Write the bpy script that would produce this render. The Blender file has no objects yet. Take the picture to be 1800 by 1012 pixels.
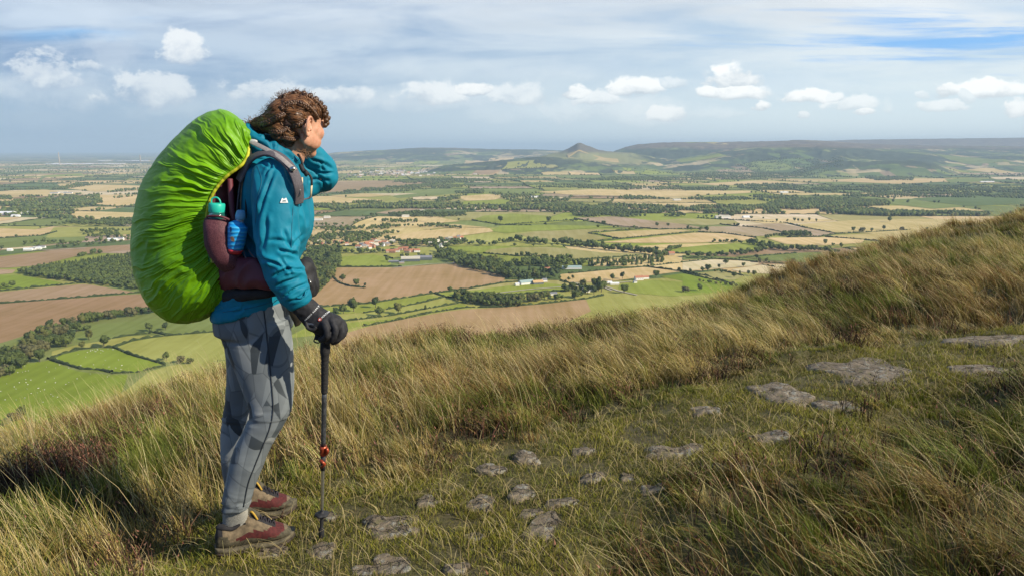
import bpy, bmesh, math, random
import numpy as np
from mathutils import Vector, Matrix, noise as mnoise
scene = bpy.context.scene
COL = scene.collection
R = math.radians
# ------------------------------------------------------------------ camera
CAMZ = 1.44
FOC = 1300.0
PITCH = math.atan((506 - 262) / FOC)
cp, sp = math.cos(PITCH), math.sin(PITCH)
cam_d = bpy.data.cameras.new('camera'); cam = bpy.data.objects.new('camera', cam_d); COL.objects.link(cam)
cam.location = (0, 0, CAMZ); cam.rotation_euler = (math.pi / 2 - PITCH, 0, 0)
cam_d.sensor_width = 36; cam_d.lens = FOC / 1800 * 36
cam_d.clip_start = 0.05; cam_d.clip_end = 120000
scene.camera = cam

def lin(c):
    c = c / 255.0
    return c / 12.92 if c <= 0.04045 else ((c + 0.055) / 1.055) ** 2.4
def rgb(r, g, b):
    return (lin(r), lin(g), lin(b), 1.0)
def ray(px, py):
    rx, ry = (px - 900) / FOC, (506 - py) / FOC
    return rx, cp + ry * sp, -sp + ry * cp
def P(px, py, Y):
    x, y, z = ray(px, py); k = Y / y
    return Vector((x * k, Y, CAMZ + z * k))
PLAIN = -270.0
def G(px, py, z=PLAIN):
    x, y, zz = ray(px, py); k = (z - CAMZ) / zz
    return np.array((x * k, y * k))
def UV(px, py):
    x, y, z = ray(px, py); return x / y, z / y

# ------------------------------------------------------------------ sun, sky, exposure
SUN_EL, SUN_AZ = R(33), R(-24)          # azimuth measured from +X towards +Y (negative = behind the camera)
sv = Vector((math.cos(SUN_EL) * math.cos(SUN_AZ), math.cos(SUN_EL) * math.sin(SUN_AZ), math.sin(SUN_EL)))
sl = bpy.data.lights.new('sun', 'SUN'); sun = bpy.data.objects.new('sun', sl); COL.objects.link(sun)
sun.rotation_euler = sv.to_track_quat('Z', 'Y').to_euler()
sl.energy = 5.0; sl.angle = R(0.6); sl.color = (1.0, 0.90, 0.73)
sun.location = (20, -10, 30)
scene.view_settings.view_transform = 'Standard'; scene.view_settings.look = 'None'
scene.view_settings.exposure = 0.32; scene.view_settings.gamma = 1.0
scene.cycles.volume_max_steps = 64
scene.cycles.max_bounces = 6; scene.cycles.diffuse_bounces = 3; scene.cycles.transmission_bounces = 4
scene.cycles.transparent_max_bounces = 12; scene.cycles.volume_bounces = 0

class NT:
    def __init__(s, tree):
        s.t = tree; s.n = tree.nodes; s.l = tree.links
    def new(s, typ, **kw):
        n = s.n.new(typ)
        for k, v in kw.items():
            if k.startswith('i_'):
                n.inputs[k[2:].replace('_', ' ')].default_value = v
            else: setattr(n, k, v)
        return n
    def put(s, v, sock):
        if isinstance(v, bpy.types.NodeSocket): s.l.new(v, sock)
        else: sock.default_value = v
    def m(s, op, a, b=None, c=None, clamp=False):
        n = s.n.new('ShaderNodeMath'); n.operation = op; n.use_clamp = clamp
        s.put(a, n.inputs[0])
        if b is not None: s.put(b, n.inputs[1])
        if c is not None: s.put(c, n.inputs[2])
        return n.outputs[0]
    def mix(s, f, a, b, blend='MIX'):
        n = s.n.new('ShaderNodeMix'); n.data_type = 'RGBA'; n.blend_type = blend
        s.put(f, n.inputs[0]); s.put(a, n.inputs[6]); s.put(b, n.inputs[7])
        return n.outputs[2]
    def ss(s, x, lo, hi):
        n = s.n.new('ShaderNodeMapRange'); n.interpolation_type = 'SMOOTHSTEP'
        s.put(x, n.inputs[0]); s.put(lo, n.inputs[1]); s.put(hi, n.inputs[2])
        return n.outputs[0]
    def noise(s, vec, scale, detail=4, rough=0.55, dist=0.0, dim='3D'):
        n = s.n.new('ShaderNodeTexNoise'); n.noise_dimensions = dim
        if vec is not None: s.l.new(vec, n.inputs['Vector'])
        n.inputs['Scale'].default_value = scale; n.inputs['Detail'].default_value = detail
        n.inputs['Roughness'].default_value = rough; n.inputs['Distortion'].default_value = dist
        return n.outputs['Fac'], n.outputs['Color']
    def comb(s, x, y, z):
        n = s.n.new('ShaderNodeCombineXYZ')
        s.put(x, n.inputs[0]); s.put(y, n.inputs[1]); s.put(z, n.inputs[2]); return n.outputs[0]
    def ramp(s, f, stops):
        n = s.n.new('ShaderNodeValToRGB'); s.l.new(f, n.inputs[0])
        e = n.color_ramp.elements
        while len(e) > 1: e.remove(e[-1])
        e[0].position = stops[0][0]; e[0].color = stops[0][1]
        for p, c in stops[1:]:
            k = e.new(p); k.color = c
        return n.outputs[0]

world = bpy.data.worlds.new('World'); scene.world = world; world.use_nodes = True
W = NT(world.node_tree); W.n.clear()
tc = W.new('ShaderNodeTexCoord'); sep = W.new('ShaderNodeSeparateXYZ'); W.l.new(tc.outputs['Generated'], sep.inputs[0])
X_, Y_, Z_ = sep.outputs
yy = W.m('MAXIMUM', Y_, 0.02)
U = W.m('DIVIDE', X_, yy); V = W.m('DIVIDE', Z_, yy)
sky = W.new('ShaderNodeTexSky', sky_type='NISHITA', sun_disc=False, sun_elevation=SUN_EL,
            sun_rotation=math.atan2(sv.x, sv.y), air_density=1.0, dust_density=0.6, ozone_density=2.0, altitude=400.0)
bgA = W.new('ShaderNodeBackground'); W.l.new(sky.outputs[0], bgA.inputs[0]); bgA.inputs[1].default_value = 0.085
# high layer cloud, laid out on a plane overhead so that it streaks towards the horizon
zz = W.m('ADD', W.m('MAXIMUM', Z_, 0.0), 0.045)
plane = W.comb(W.m('DIVIDE', X_, zz), W.m('MULTIPLY', W.m('DIVIDE', Y_, zz), 1.35), 3.7)
n1, _ = W.noise(plane, 0.55, 7, 0.52, 0.5)
n2, _ = W.noise(plane, 0.17, 4, 0.5, 0.3)
uvv = W.comb(U, W.m('MULTIPLY', V, 6.0), 0.0)
n3, _ = W.noise(uvv, 3.2, 6, 0.55, 0.4)
right = W.ss(U, -0.75, 0.55)
veil_lo = W.mix(right, rgb(136, 163, 190), rgb(216, 230, 234))
veil_hi = W.mix(right, rgb(176, 193, 212), rgb(218, 226, 230))
veil_dk = W.mix(right, rgb(104, 134, 176), rgb(180, 202, 221))
hi = W.ss(V, 0.02, 0.16)
veil = W.mix(hi, veil_lo, W.mix(W.ss(n3, 0.36, 0.60), veil_dk, veil_hi))
# grey belly of the layer cloud at the top
top = W.ss(W.m('ADD', V, W.m('MULTIPLY', W.m('SUBTRACT', n3, 0.5), 0.10)), 0.135, 0.20)
veil = W.mix(W.m('MULTIPLY', top, 0.8), veil, W.mix(W.ss(n1, 0.3, 0.7), W.mix(right, rgb(142, 158, 180), rgb(196, 202, 208)), W.mix(right, rgb(205, 216, 228), rgb(232, 235, 236))))
# openings where the blue shows: streaks at upper right and a little at upper left
def gauss(uc, vc, ru, rv, uu=None, vv=None):
    a = W.m('DIVIDE', W.m('SUBTRACT', uu or U, uc), ru); b = W.m('DIVIDE', W.m('SUBTRACT', vv or V, vc), rv)
    return W.m('SUBTRACT', 1.0, W.m('SQRT', W.m('ADD', W.m('MULTIPLY', a, a), W.m('MULTIPLY', b, b))))
n4, _ = W.noise(W.comb(U, W.m('MULTIPLY', V, 11.0), 5.0), 2.4, 6, 0.6, 0.6)
n5, _ = W.noise(W.comb(W.m('ADD', U, W.m('MULTIPLY', V, 1.2)), W.m('MULTIPLY', V, 16.0), 9.0), 3.4, 7, 0.62, 0.4)
op = W.ss(W.m('ADD', W.m('MULTIPLY', gauss(*UV(1660, 66), 0.34, 0.050), 0.55), W.m('MULTIPLY', W.m('SUBTRACT', n5, 0.5), 2.6)), 0.10, 0.85)
op2 = W.ss(W.m('ADD', W.m('MULTIPLY', gauss(*UV(130, 55), 0.22, 0.03), 0.4), W.m('SUBTRACT', n4, 0.50)), 0.20, 0.50)
veil = W.mix(W.m('MULTIPLY', op, 0.9), veil, rgb(112, 176, 236))
veil = W.mix(W.m('MULTIPLY', op2, 0.8), veil, rgb(120, 178, 228))
# low cumulus: (px, py, rx, ry, brightness)
CU = [(1290,132,46,24,1.0),(1300,158,42,14,1.0),(1335,186,18,9,.95),(1248,162,22,9,.9),(1120,153,44,15,1.0),(1012,163,30,10,.85),(1050,172,38,14,.62),
      (832,154,28,10,.95),(762,164,46,18,.66),(600,166,44,15,.60),(470,156,60,18,.56),(262,152,74,30,.62),(318,80,34,28,.85),(190,90,60,42,.36),(80,128,54,28,.60),
      (150,112,26,12,.62),(20,150,60,30,.42),(1425,168,38,11,.95),(1500,180,40,14,.62),(1520,194,22,8,.8),(1665,156,24,14,.95),(1745,156,46,13,.95),(1790,188,22,14,.8),
      (1650,184,40,10,.6),(1175,196,24,11,.68),(1120,190,26,18,.45),(1410,202,12,6,.6),(1620,166,14,6,.5),(1560,188,10,14,.4),(920,164,44,18,.55),(900,196,90,18,.3),
      (1185,145,20,10,.5),(690,176,40,14,.40),(1270,196,60,12,.35),(60,205,70,22,.22),(430,168,120,24,.34),(730,172,150,24,.36),(130,150,150,40,.36),(1060,188,150,28,.40),(600,118,170,26,.26),(1350,150,170,26,.26),(980,122,160,20,.24),(330,185,120,22,.30),(1470,170,14,8,.7),(1240,128,10,8,.4),(1700,165,14,12,.5)]
wn, wc = W.noise(W.comb(W.m('MULTIPLY', U, 1.0), W.m('MULTIPLY', V, 1.5), 1.3), 24, 6, 0.62, 0.2)
wb, _ = W.noise(W.comb(U, W.m('MULTIPLY', V, 1.6), 8.3), 9, 3, 0.5, 0.0)
ws = W.new('ShaderNodeSeparateXYZ'); W.l.new(wc, ws.inputs[0])
Uw = W.m('ADD', U, W.m('MULTIPLY', W.m('SUBTRACT', ws.outputs[0], 0.5), 0.022))
Vw = W.m('ADD', V, W.m('MULTIPLY', W.m('SUBTRACT', ws.outputs[1], 0.5), 0.016))
def cloud_layer(veil, lst, e0, e1, namp, soft):
    f = None; h = None; br = None
    for (px, py, rx, ry, b) in lst:
        u0, v0 = UV(px, py); ru, rv = rx / FOC * 1.38, ry / FOC * 1.55
        a = W.m('MULTIPLY', W.m('SUBTRACT', Uw, u0), 1 / ru); c = W.m('MULTIPLY', W.m('SUBTRACT', Vw, v0 - rv * .25), 1 / rv)
        cc = W.m('MULTIPLY', c, W.m('ADD', 1.0, W.m('MULTIPLY', W.m('LESS_THAN', c, 0.0), 0.7)))
        d = W.m('SUBTRACT', 1.0, W.m('SQRT', W.m('ADD', W.m('MULTIPLY', a, a), W.m('MULTIPLY', cc, cc))))
        if f is None: f, h, br = d, c, W.m('ADD', b, 0.0)
        else:
            g = W.m('GREATER_THAN', d, f); ng = W.m('SUBTRACT', 1.0, g)
            h = W.m('ADD', W.m('MULTIPLY', h, ng), W.m('MULTIPLY', c, g)); br = W.m('ADD', W.m('MULTIPLY', br, ng), W.m('MULTIPLY', g, b)); f = W.m('MAXIMUM', f, d)
    dens = W.m('ADD', f, W.m('MULTIPLY', W.m('SUBTRACT', wn, 0.5), namp)); dens = W.m('ADD', dens, W.m('MULTIPLY', W.m('SUBTRACT', wb, 0.5), 0.8))
    al = W.m('MULTIPLY', W.ss(dens, e0, e1), W.ss(br, 0.05, 0.95))
    lit = W.ss(W.m('ADD', W.m('ADD', h, W.m('MULTIPLY', W.m('SUBTRACT', wn, 0.5), 2.2)), W.m('MULTIPLY', dens, 0.5)), -0.6, 0.75)
    ccol = W.mix(lit, W.mix(right, rgb(150, 168, 192), rgb(202, 211, 216)), W.mix(right, rgb(228, 231, 232), rgb(255, 255, 252)))
    return W.mix(al, veil, ccol)
veil = cloud_layer(veil, [c for c in CU if c[4] < .5], -0.1, 0.7, 1.6, 1)
veil = cloud_layer(veil, [c for c in CU if c[4] >= .5], 0.02, 0.36, 1.9, 0)
# unseen sky behind and overhead made darker blue, to strengthen light contrast
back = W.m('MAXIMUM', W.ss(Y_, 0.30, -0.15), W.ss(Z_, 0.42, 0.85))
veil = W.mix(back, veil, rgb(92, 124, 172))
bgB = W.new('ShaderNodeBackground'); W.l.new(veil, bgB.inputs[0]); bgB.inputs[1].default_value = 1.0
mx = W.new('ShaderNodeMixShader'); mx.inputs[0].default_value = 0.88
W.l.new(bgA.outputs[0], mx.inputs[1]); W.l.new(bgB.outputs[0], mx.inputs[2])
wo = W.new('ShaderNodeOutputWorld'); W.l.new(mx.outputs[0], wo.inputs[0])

# ------------------------------------------------------------------ helpers
def mat(name, base=(0.5, 0.5, 0.5, 1), rough=0.6, **kw):
    m = bpy.data.materials.new(name); m.use_nodes = True
    n = NT(m.node_tree); b = m.node_tree.nodes['Principled BSDF']
    b.inputs['Base Color'].default_value = base; b.inputs['Roughness'].default_value = rough
    for k, v in kw.items(): b.inputs[k.replace('_', ' ')].default_value = v
    m['_'] = 1
    return m, n, b
def bump(n, b, h, strength=0.3, dist=0.01):
    k = n.new('ShaderNodeBump'); k.inputs['Strength'].default_value = strength; k.inputs['Distance'].default_value = dist
    n.l.new(h, k.inputs['Height']); n.l.new(k.outputs[0], b.inputs['Normal']); return k
def ocoord(n): return n.new('ShaderNodeTexCoord').outputs['Object']
def simple(name, c, rough=0.6, var=0.12, scale=30, bumps=0.0, bdist=0.002, **kw):
    m, n, b = mat(name, c, rough, **kw)
    f, _ = n.noise(ocoord(n), scale, 5, 0.6)
    d = tuple(x * max(0, (1 - var * 1.6)) for x in c[:3]) + (1,); l = tuple(min(1, x * (1 + var * 1.6)) for x in c[:3]) + (1,)
    n.l.new(n.mix(n.ss(f, 0.3, 0.7), d, l), b.inputs['Base Color'])
    if bumps: bump(n, b, f, bumps, bdist)
    return m
def tag(o, label=None, cat=None, group=None, kind=None):
    if label: o['label'] = label
    if cat: o['category'] = cat
    if group: o['group'] = group
    if kind: o['kind'] = kind
    return o
def empty(name, loc=(0, 0, 0), rz=0.0):
    o = bpy.data.objects.new(name, None); COL.objects.link(o); o.location = loc; o.rotation_euler = (0, 0, rz)
    o.empty_display_size = 0.1
    return o
def mkobj(name, verts, faces, m=None, parent=None, smooth=False, mats=None, midx=None):
    me = bpy.data.meshes.new(name)
    me.from_pydata([tuple(v) for v in verts], [], [tuple(int(i) for i in f) for f in faces])
    return finish(name, me, m, parent, smooth, mats, midx)
def finish(name, me, m=None, parent=None, smooth=False, mats=None, midx=None):
    if m is not None: me.materials.append(m)
    for q in mats or []: me.materials.append(q)
    if midx is not None: me.polygons.foreach_set('material_index', np.asarray(midx, dtype=np.int32))
    if smooth: me.polygons.foreach_set('use_smooth', np.ones(len(me.polygons), dtype=bool))
    me.update()
    o = bpy.data.objects.new(name, me); COL.objects.link(o)
    if parent is not None:
        o.parent = parent
        o.matrix_parent_inverse = Matrix.Translation(-parent.location) if parent.rotation_euler.z == 0 else (Matrix.Translation(parent.location) @ Matrix.Rotation(parent.rotation_euler.z, 4, 'Z')).inverted()
    return o
def fastmesh(name, co, quads, colors=None, nside=4):
    """co (N,3), quads (M,nside) -> mesh, optional per-vertex colour attribute 'tint'"""
    me = bpy.data.meshes.new(name)
    co = np.ascontiguousarray(co, dtype=np.float32); quads = np.ascontiguousarray(quads, dtype=np.int32)
    me.vertices.add(len(co)); me.vertices.foreach_set('co', co.ravel())
    M = len(quads); me.loops.add(M * nside); me.loops.foreach_set('vertex_index', quads.ravel())
    me.polygons.add(M); me.polygons.foreach_set('loop_start', np.arange(M, dtype=np.int32) * nside)
    me.update(calc_edges=True)
    if colors is not None:
        a = me.color_attributes.new('tint', 'FLOAT_COLOR', 'POINT')
        c = np.ones((len(co), 4), dtype=np.float32); c[:, :3] = colors[:, :3]
        a.data.foreach_set('color', c.ravel())
    return me
def tintmat(name, rough=0.7, sub=0.0, var=0.15, scale=3.0, spec=0.3, bumps=0.0, transl=0.0):
    m, n, b = mat(name, rough=rough)
    at = n.new('ShaderNodeAttribute', attribute_name='tint')
    f, _ = n.noise(ocoord(n), scale, 3, 0.6)
    c = n.mix(n.ss(f, 0.3, 0.7), (1 - var,) * 3 + (1,), (1 + var,) * 3 + (1,))
    cc = n.mix(1.0, at.outputs['Color'], c, 'MULTIPLY')
    n.l.new(cc, b.inputs['Base Color'])
    b.inputs['Specular IOR Level'].default_value = spec
    if transl > 0:
        tr = n.new('ShaderNodeBsdfTranslucent'); n.l.new(cc, tr.inputs[0])
        mxs = n.new('ShaderNodeMixShader'); mxs.inputs[0].default_value = transl
        n.l.new(b.outputs[0], mxs.inputs[1]); n.l.new(tr.outputs[0], mxs.inputs[2])
        n.l.new(mxs.outputs[0], m.node_tree.nodes['Material Output'].inputs[0])
    return m
def gridfaces(nr, nc, wrap=False):
    i = np.arange(nr - 1)[:, None]; j = np.arange(nc if wrap else nc - 1)[None, :]
    a = i * nc + j; b = i * nc + (j + 1) % nc; c = (i + 1) * nc + (j + 1) % nc; d = (i + 1) * nc + j
    return np.stack([a, b, c, d], -1).reshape(-1, 4)
rs = np.random.RandomState(7)
def vnoise2(x, y, seed=0):
    """cheap smooth value noise, vectorised"""
    x = np.asarray(x, float); y = np.asarray(y, float)
    xi = np.floor(x).astype(np.int64); yi = np.floor(y).astype(np.int64); fx = x - xi; fy = y - yi
    fx = fx * fx * (3 - 2 * fx); fy = fy * fy * (3 - 2 * fy)
    def hsh(a, b):
        v = np.sin(a * 127.1 + b * 311.7 + seed * 74.7) * 43758.5453
        return v - np.floor(v)
    return (hsh(xi, yi) * (1 - fx) + hsh(xi + 1, yi) * fx) * (1 - fy) + (hsh(xi, yi + 1) * (1 - fx) + hsh(xi + 1, yi + 1) * fx) * fy
def fbm(x, y, seed=0, oct=4):
    s = 0; a = 0.5; t = 0
    for k in range(oct):
        s = s + a * vnoise2(x * 2 ** k, y * 2 ** k, seed + k * 13); t += a; a *= 0.5
    return s / t
# ================================================================== LAND
# ---- near hillside: smooth height function through surveyed points, then the brow and the scarp
CP = [(-.9,2.6,-.065),(-.5,2.7,-.05),(-.3,2.5,-.03),(0,2,0),(1.2,2.3,.04),(3,2.5,.15),(5,3,.3),(-2.2,2.6,-.16),(-1.5,3.6,-.12),(-5,3,-.75),
      (.5,3.3,-.02),(1.4,4.2,.02),(3.5,5,.16),(7,6.5,.40),(-1,5.5,-.46),(1.5,6.4,-.36),(4,7.5,.0),(8,9,.22),
      (-4.7,6.5,-1.33),(-2.8,7,-.80),(-1.1,7.5,-.64),(.6,8,-.66),(2.8,9,-.50),(4.9,10.5,-.17),(9.5,13,.30),(14,16,.62),
      (-8,5,-1.95),(-8,2,-1.2),(0,-3,.2),(-6,-3,-.5),(6,-3,.5),(20,10,1.3),(20,0,1.6),(-14,0,-2.4),(-14,8,-3.4)]
_c = np.array(CP, float)
def _phi(r): return r * r * np.log(r + 1e-9)
_n = len(_c); _A = np.zeros((_n + 3, _n + 3)); _d = np.hypot(_c[:, None, 0] - _c[None, :, 0], _c[:, None, 1] - _c[None, :, 1])
_A[:_n, :_n] = _phi(_d) + np.eye(_n) * 0.4; _A[:_n, _n] = 1; _A[:_n, _n + 1:] = _c[:, :2]; _A[_n:, :_n] = _A[:_n, _n:].T
_w = np.linalg.solve(_A, np.r_[_c[:, 2], 0, 0, 0])
BX = [-30, -8, -4.7, -2.8, -1.1, .6, 2.8, 4.9, 9.5, 14, 40]; BY = [5.5, 6.0, 6.6, 7.1, 7.6, 8.1, 9.1, 10.6, 13.1, 16, 22]
PATH_PX = [(330,1010),(380,955),(470,918),(580,882),(700,850),(850,805),(1000,765),(1150,722),(1250,684),(1400,640),(1600,600),(1800,572),(2000,552),
           (2000,615),(1800,652),(1600,700),(1480,738),(1350,792),(1200,838),(1100,878),(1000,940),(900,1020),(700,1180),(300,1180)]
def _flat_hit(px, py):
    x, y, z = ray(px, py); t = np.arange(1.0, 30, .02); g = ground(x * t, y * t, False); k = np.argmax(CAMZ + z * t < g); return (x * t[k], y * t[k])
PATH_G = None
def path_in(x, y):
    """signed distance to the edge of the worn path, positive inside"""
    x = np.asarray(x, float); y = np.asarray(y, float); d = np.full(x.shape, 1e9); ins = np.zeros(x.shape, bool)
    for (x0, y0), (x1, y1) in zip(PATH_G, PATH_G[1:] + PATH_G[:1]):
        t = np.clip(((x - x0) * (x1 - x0) + (y - y0) * (y1 - y0)) / ((x1 - x0) ** 2 + (y1 - y0) ** 2 + 1e-9), 0, 1)
        d = np.minimum(d, np.hypot(x - x0 - t * (x1 - x0), y - y0 - t * (y1 - y0)))
        c = (y0 > y) != (y1 > y)
        if y1 != y0: ins ^= c & (x < (x1 - x0) * (y - y0) / (y1 - y0) + x0)
    return np.where(ins, d, -d) + .34 * (fbm(x * 1.6, y * 1.6, 3, 3) - .5) + .16 * (fbm(x * 6, y * 6, 4, 2) - .5)
def path_mask(x, y): return np.clip(path_in(x, y) / .12 + .4, 0, 1)
def ground(x, y, bumps=True):
    x = np.asarray(x, float); y = np.asarray(y, float)
    cx = np.clip(x, -14, 20); cy = np.clip(y, -3, 16)
    r = np.hypot(cx[..., None] - _c[:, 0], cy[..., None] - _c[:, 1])
    z = (_phi(r) * _w[:_n]).sum(-1) + _w[_n] + _w[_n + 1] * cx + _w[_n + 2] * cy
    yb = np.interp(x, BX, BY)
    t = y - yb - 0.3
    over = np.where(t > 0, t * t / (t + 2.2), 0)
    z = z - over * 0.66 + np.where(x < -14, (x + 14) * 0.2, 0) + np.where(x > 20, (x - 20) * 0.04, 0)
    if bumps:
        m = 1 - path_mask(x, y) * 0.85
        z = z + m * (0.26 * (fbm(x * 1.3, y * 1.3, 5, 3) - .5) + 0.10 * (fbm(x * 5, y * 5, 9, 2) - .5)) + 0.03 * (fbm(x * 4, y * 4, 19, 3) - .5)
    return z
PATH_G = [_flat_hit(*p) for p in PATH_PX]
def axis(lo, a, b, hi, fine, grow):
    v = list(np.arange(a, b, fine)); s = fine
    while v[-1] < hi: s *= grow; v.append(v[-1] + s)
    s = fine
    while v[0] > lo: s *= grow; v.insert(0, v[0] - s)
    return np.array(v)
gx = axis(-420, -6, 11, 520, .055, 1.12); gy = axis(-40, 1.0, 14, 620, .055, 1.12)
XX, YY = np.meshgrid(gx, gy)
ZZ = np.maximum(ground(XX, YY), PLAIN - 3)
me = fastmesh('hillside', np.stack([XX, YY, ZZ], -1).reshape(-1, 3), gridfaces(len(gy), len(gx)))
m, n, b = mat('hillside_soil', rough=0.95)
oc = ocoord(n); f1, _ = n.noise(oc, 2.2, 6, 0.65); f2, _ = n.noise(oc, 45, 5, 0.7); f3, _ = n.noise(oc, 9, 5, 0.6)
base = n.ramp(f1, [(0.3, (0.050, 0.038, 0.016, 1)), (0.5, (0.100, 0.082, 0.026, 1)), (0.7, (0.125, 0.105, 0.036, 1))])
base = n.mix(n.ss(f3, 0.4, 0.7), base, (0.085, 0.080, 0.020, 1))
base = n.mix(n.m('MULTIPLY', n.ss(f2, 0.45, 0.7), 0.6), base, (0.13, 0.105, 0.05, 1))
n.l.new(base, b.inputs['Base Color']); bump(n, b, f2, 0.8, 0.02)
o = finish('ground', me, m, smooth=True); tag(o, kind='structure')

# ---- plain and far hills: one polar sheet out to the horizon
def interp_ridge(pts, pxs): return np.interp(pxs, [p[0] for p in pts], [p[1] for p in pts])
az = np.linspace(R(-52), R(56), 1300)
rad = np.concatenate([np.linspace(330, 6000, 60), np.geomspace(6100, 24000, 330), np.geomspace(24500, 62000, 26)])
AZ, RD = np.meshgrid(az, rad)
# pixel column that a given azimuth has in the survey photo, near the horizon line
kx = ray(900, 262)[1]
PXc = 900 + FOC * np.tan(AZ) * kx
DY = RD * np.cos(AZ)
def ridge(pts, D, back, front, sharp=1.6, rough=0.16, seed=0):
    """pts: skyline (column, row). D: distance (m). Rises over `front` metres and falls over `back`."""
    el = interp_ridge(pts, PXc)
    top = CAMZ + (262 - el) / FOC / kx * D * 1.0 - PLAIN          # height over the plain
    top = np.maximum(top, 0)
    t = (DY - D)
    s = np.where(t < 0, 1 + t / front, 1 - t / back); s = np.clip(s, 0, 1)
    s = s * s * (3 - 2 * s)
    nz = fbm(AZ * 55 + 7, RD / 900.0, seed, 4) - .5
    s2 = np.clip(s * (1 + rough * 2.2 * nz * (1 - s)), 0, 1) ** (1 / sharp if sharp > 1 else 1)
    return top * s2
HH = np.zeros_like(AZ)
farA = [(-400,291),(430,291),(520,281),(560,273),(590,268.5),(640,265.5),(700,262.5),(740,260),(800,260.5),(860,262.5),(950,263.5),(1010,266),(1080,268),(1200,275),(1300,291),(2500,291)]
cone = [(880,300),(935,280),(965,271),(985,266.8),(998,262),(1007,256.5),(1015,252.2),(1020,251.6),(1027,254.5),(1038,258.5),(1052,264),(1076,267),(1110,269),(1150,276),(1220,300),(2500,300)]
moorB = [(800,300),(1000,295),(1060,275),(1085,264),(1100,259),(1120,254.5),(1160,251.5),(1200,250.5),(1260,250.5),(1330,249.5),(1380,248),(1400,247),(1440,248),(1470,250.5),(1500,252),(1600,256),(1800,258),(2600,260)]
moorC = [(900,300),(1200,256),(1330,250.2),(1420,249.5),(1470,247.8),(1500,246.4),(1600,245.2),(1700,244.2),(1800,243),(1900,242),(2600,240)]
spur = [(1000,300),(1080,288),(1150,284),(1200,278),(1260,268),(1300,262),(1350,257),(1400,254),(1440,254.5),(1500,259),(1560,263),(1640,268),(1700,276),(1760,272),(1900,266),(2600,262)]
bluff = [(1000,310),(1390,305),(1440,291),(1480,284),(1540,283.5),(1600,282),(1640,286),(1670,297),(1700,306),(2600,306)]
spur2 = [(700,310),(780,291),(860,284),(930,277),(960,275),(1020,278),(1060,283),(1120,290),(1180,300),(2500,310)]
for args in ((farA,17500,5000,3800,1.8,.10,1),(cone,10500,700,1300,1.0,.05,2),(moorB,13500,4000,3200,1.7,.28,3),(moorC,18500,6000,3500,1.7,.2,4),
             (spur,11200,2600,2600,1.5,.4,5),(bluff,8300,1500,900,1.3,.3,6),(spur2,9300,1500,1300,1.3,.3,7)):
    HH = np.maximum(HH, ridge(*args))
HH = np.where(HH < 12, 0, HH - 12 * np.exp(-(HH - 12) / 20.0))
HH = np.maximum(HH, 0) + np.where(HH > 3, 14 * (fbm(AZ * 160, RD / 260.0, 33, 3) - .5), 0)
HH = np.maximum(HH, 0)
far_tab = HH
hx = RD * np.sin(AZ); hy = RD * np.cos(AZ); hz = PLAIN + HH
def hill_h(x, y):
    i = np.clip(np.searchsorted(rad, np.hypot(x, y)), 1, len(rad) - 1); j = np.clip(np.searchsorted(az, np.arctan2(x, y)), 1, len(az) - 1)
    return HH[i, j]
me = fastmesh('land', np.stack([hx, hy, hz], -1).reshape(-1, 3), gridfaces(len(rad), len(az)))
m, n, b = mat('far_land', rough=1.0); b.inputs['Specular IOR Level'].default_value = 0.1
geo = n.new('ShaderNodeNewGeometry'); sp3 = n.new('ShaderNodeSeparateXYZ'); n.l.new(geo.outputs['Position'], sp3.inputs[0])
pos = geo.outputs['Position']
flat = n.comb(sp3.outputs[0], sp3.outputs[1], 0.0)
wf, wcol = n.noise(flat, 0.0007, 3, 0.5)
wv = n.new('ShaderNodeVectorMath', operation='MULTIPLY_ADD'); n.l.new(wcol, wv.inputs[0]); wv.inputs[1].default_value = (380, 380, 0); n.l.new(flat, wv.inputs[2])
vor = n.new('ShaderNodeTexVoronoi', distance='CHEBYCHEV'); vor.inputs['Scale'].default_value = 1 / 330.0; vor.inputs['Randomness'].default_value = 0.85
n.l.new(wv.outputs[0], vor.inputs['Vector'])
vs = n.new('ShaderNodeSeparateColor'); n.l.new(vor.outputs['Color'], vs.inputs[0])
fieldc = n.ramp(vs.outputs[0], [(0.0, (.10, .14, .045, 1)), (.18, (.16, .20, .055, 1)), (.34, (.22, .25, .08, 1)), (.5, (.40, .33, .15, 1)), (.62, (.48, .38, .21, 1)), (.76, (.30, .22, .13, 1)), (.86, (.13, .17, .05, 1))])
fieldc.node.color_ramp.interpolation = 'CONSTANT'
wd, _ = n.noise(flat, 0.0011, 5, 0.62)
wd2, _ = n.noise(flat, 0.006, 4, 0.62)
woods = n.ss(n.m('ADD', wd, n.m('MULTIPLY', n.m('SUBTRACT', wd2, 0.5), 0.5)), 0.50, 0.54)
woodc = n.mix(n.ss(wd2, 0.35, 0.65), (.036, .050, .030, 1), (.070, .086, .046, 1))
c = n.mix(woods, fieldc, woodc)
hgt = n.m('SUBTRACT', sp3.outputs[2], PLAIN)
slopewood = n.ss(n.m('ADD', hgt, n.m('MULTIPLY', n.m('SUBTRACT', wd2, 0.5), 160)), 40, 90)
g1, _ = n.noise(flat, 0.00075, 4, 0.6)
slopewood = n.m('MULTIPLY', slopewood, n.ss(n.m('ADD', g1, n.m('MULTIPLY', n.m('SUBTRACT', wd2, .5), .3)), 0.44, 0.52))
c = n.mix(slopewood, c, woodc)
moor = n.ss(n.m('ADD', hgt, n.m('MULTIPLY', n.m('SUBTRACT', wd, 0.5), 120)), 255, 300)
moorcol = n.mix(n.ss(wd2, 0.4, 0.62), (.11, .080, .062, 1), (.20, .155, .10, 1))
c = n.mix(moor, c, moorcol)
cpx = (1019 - 900) / FOC * 10500 / 1.0
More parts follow.
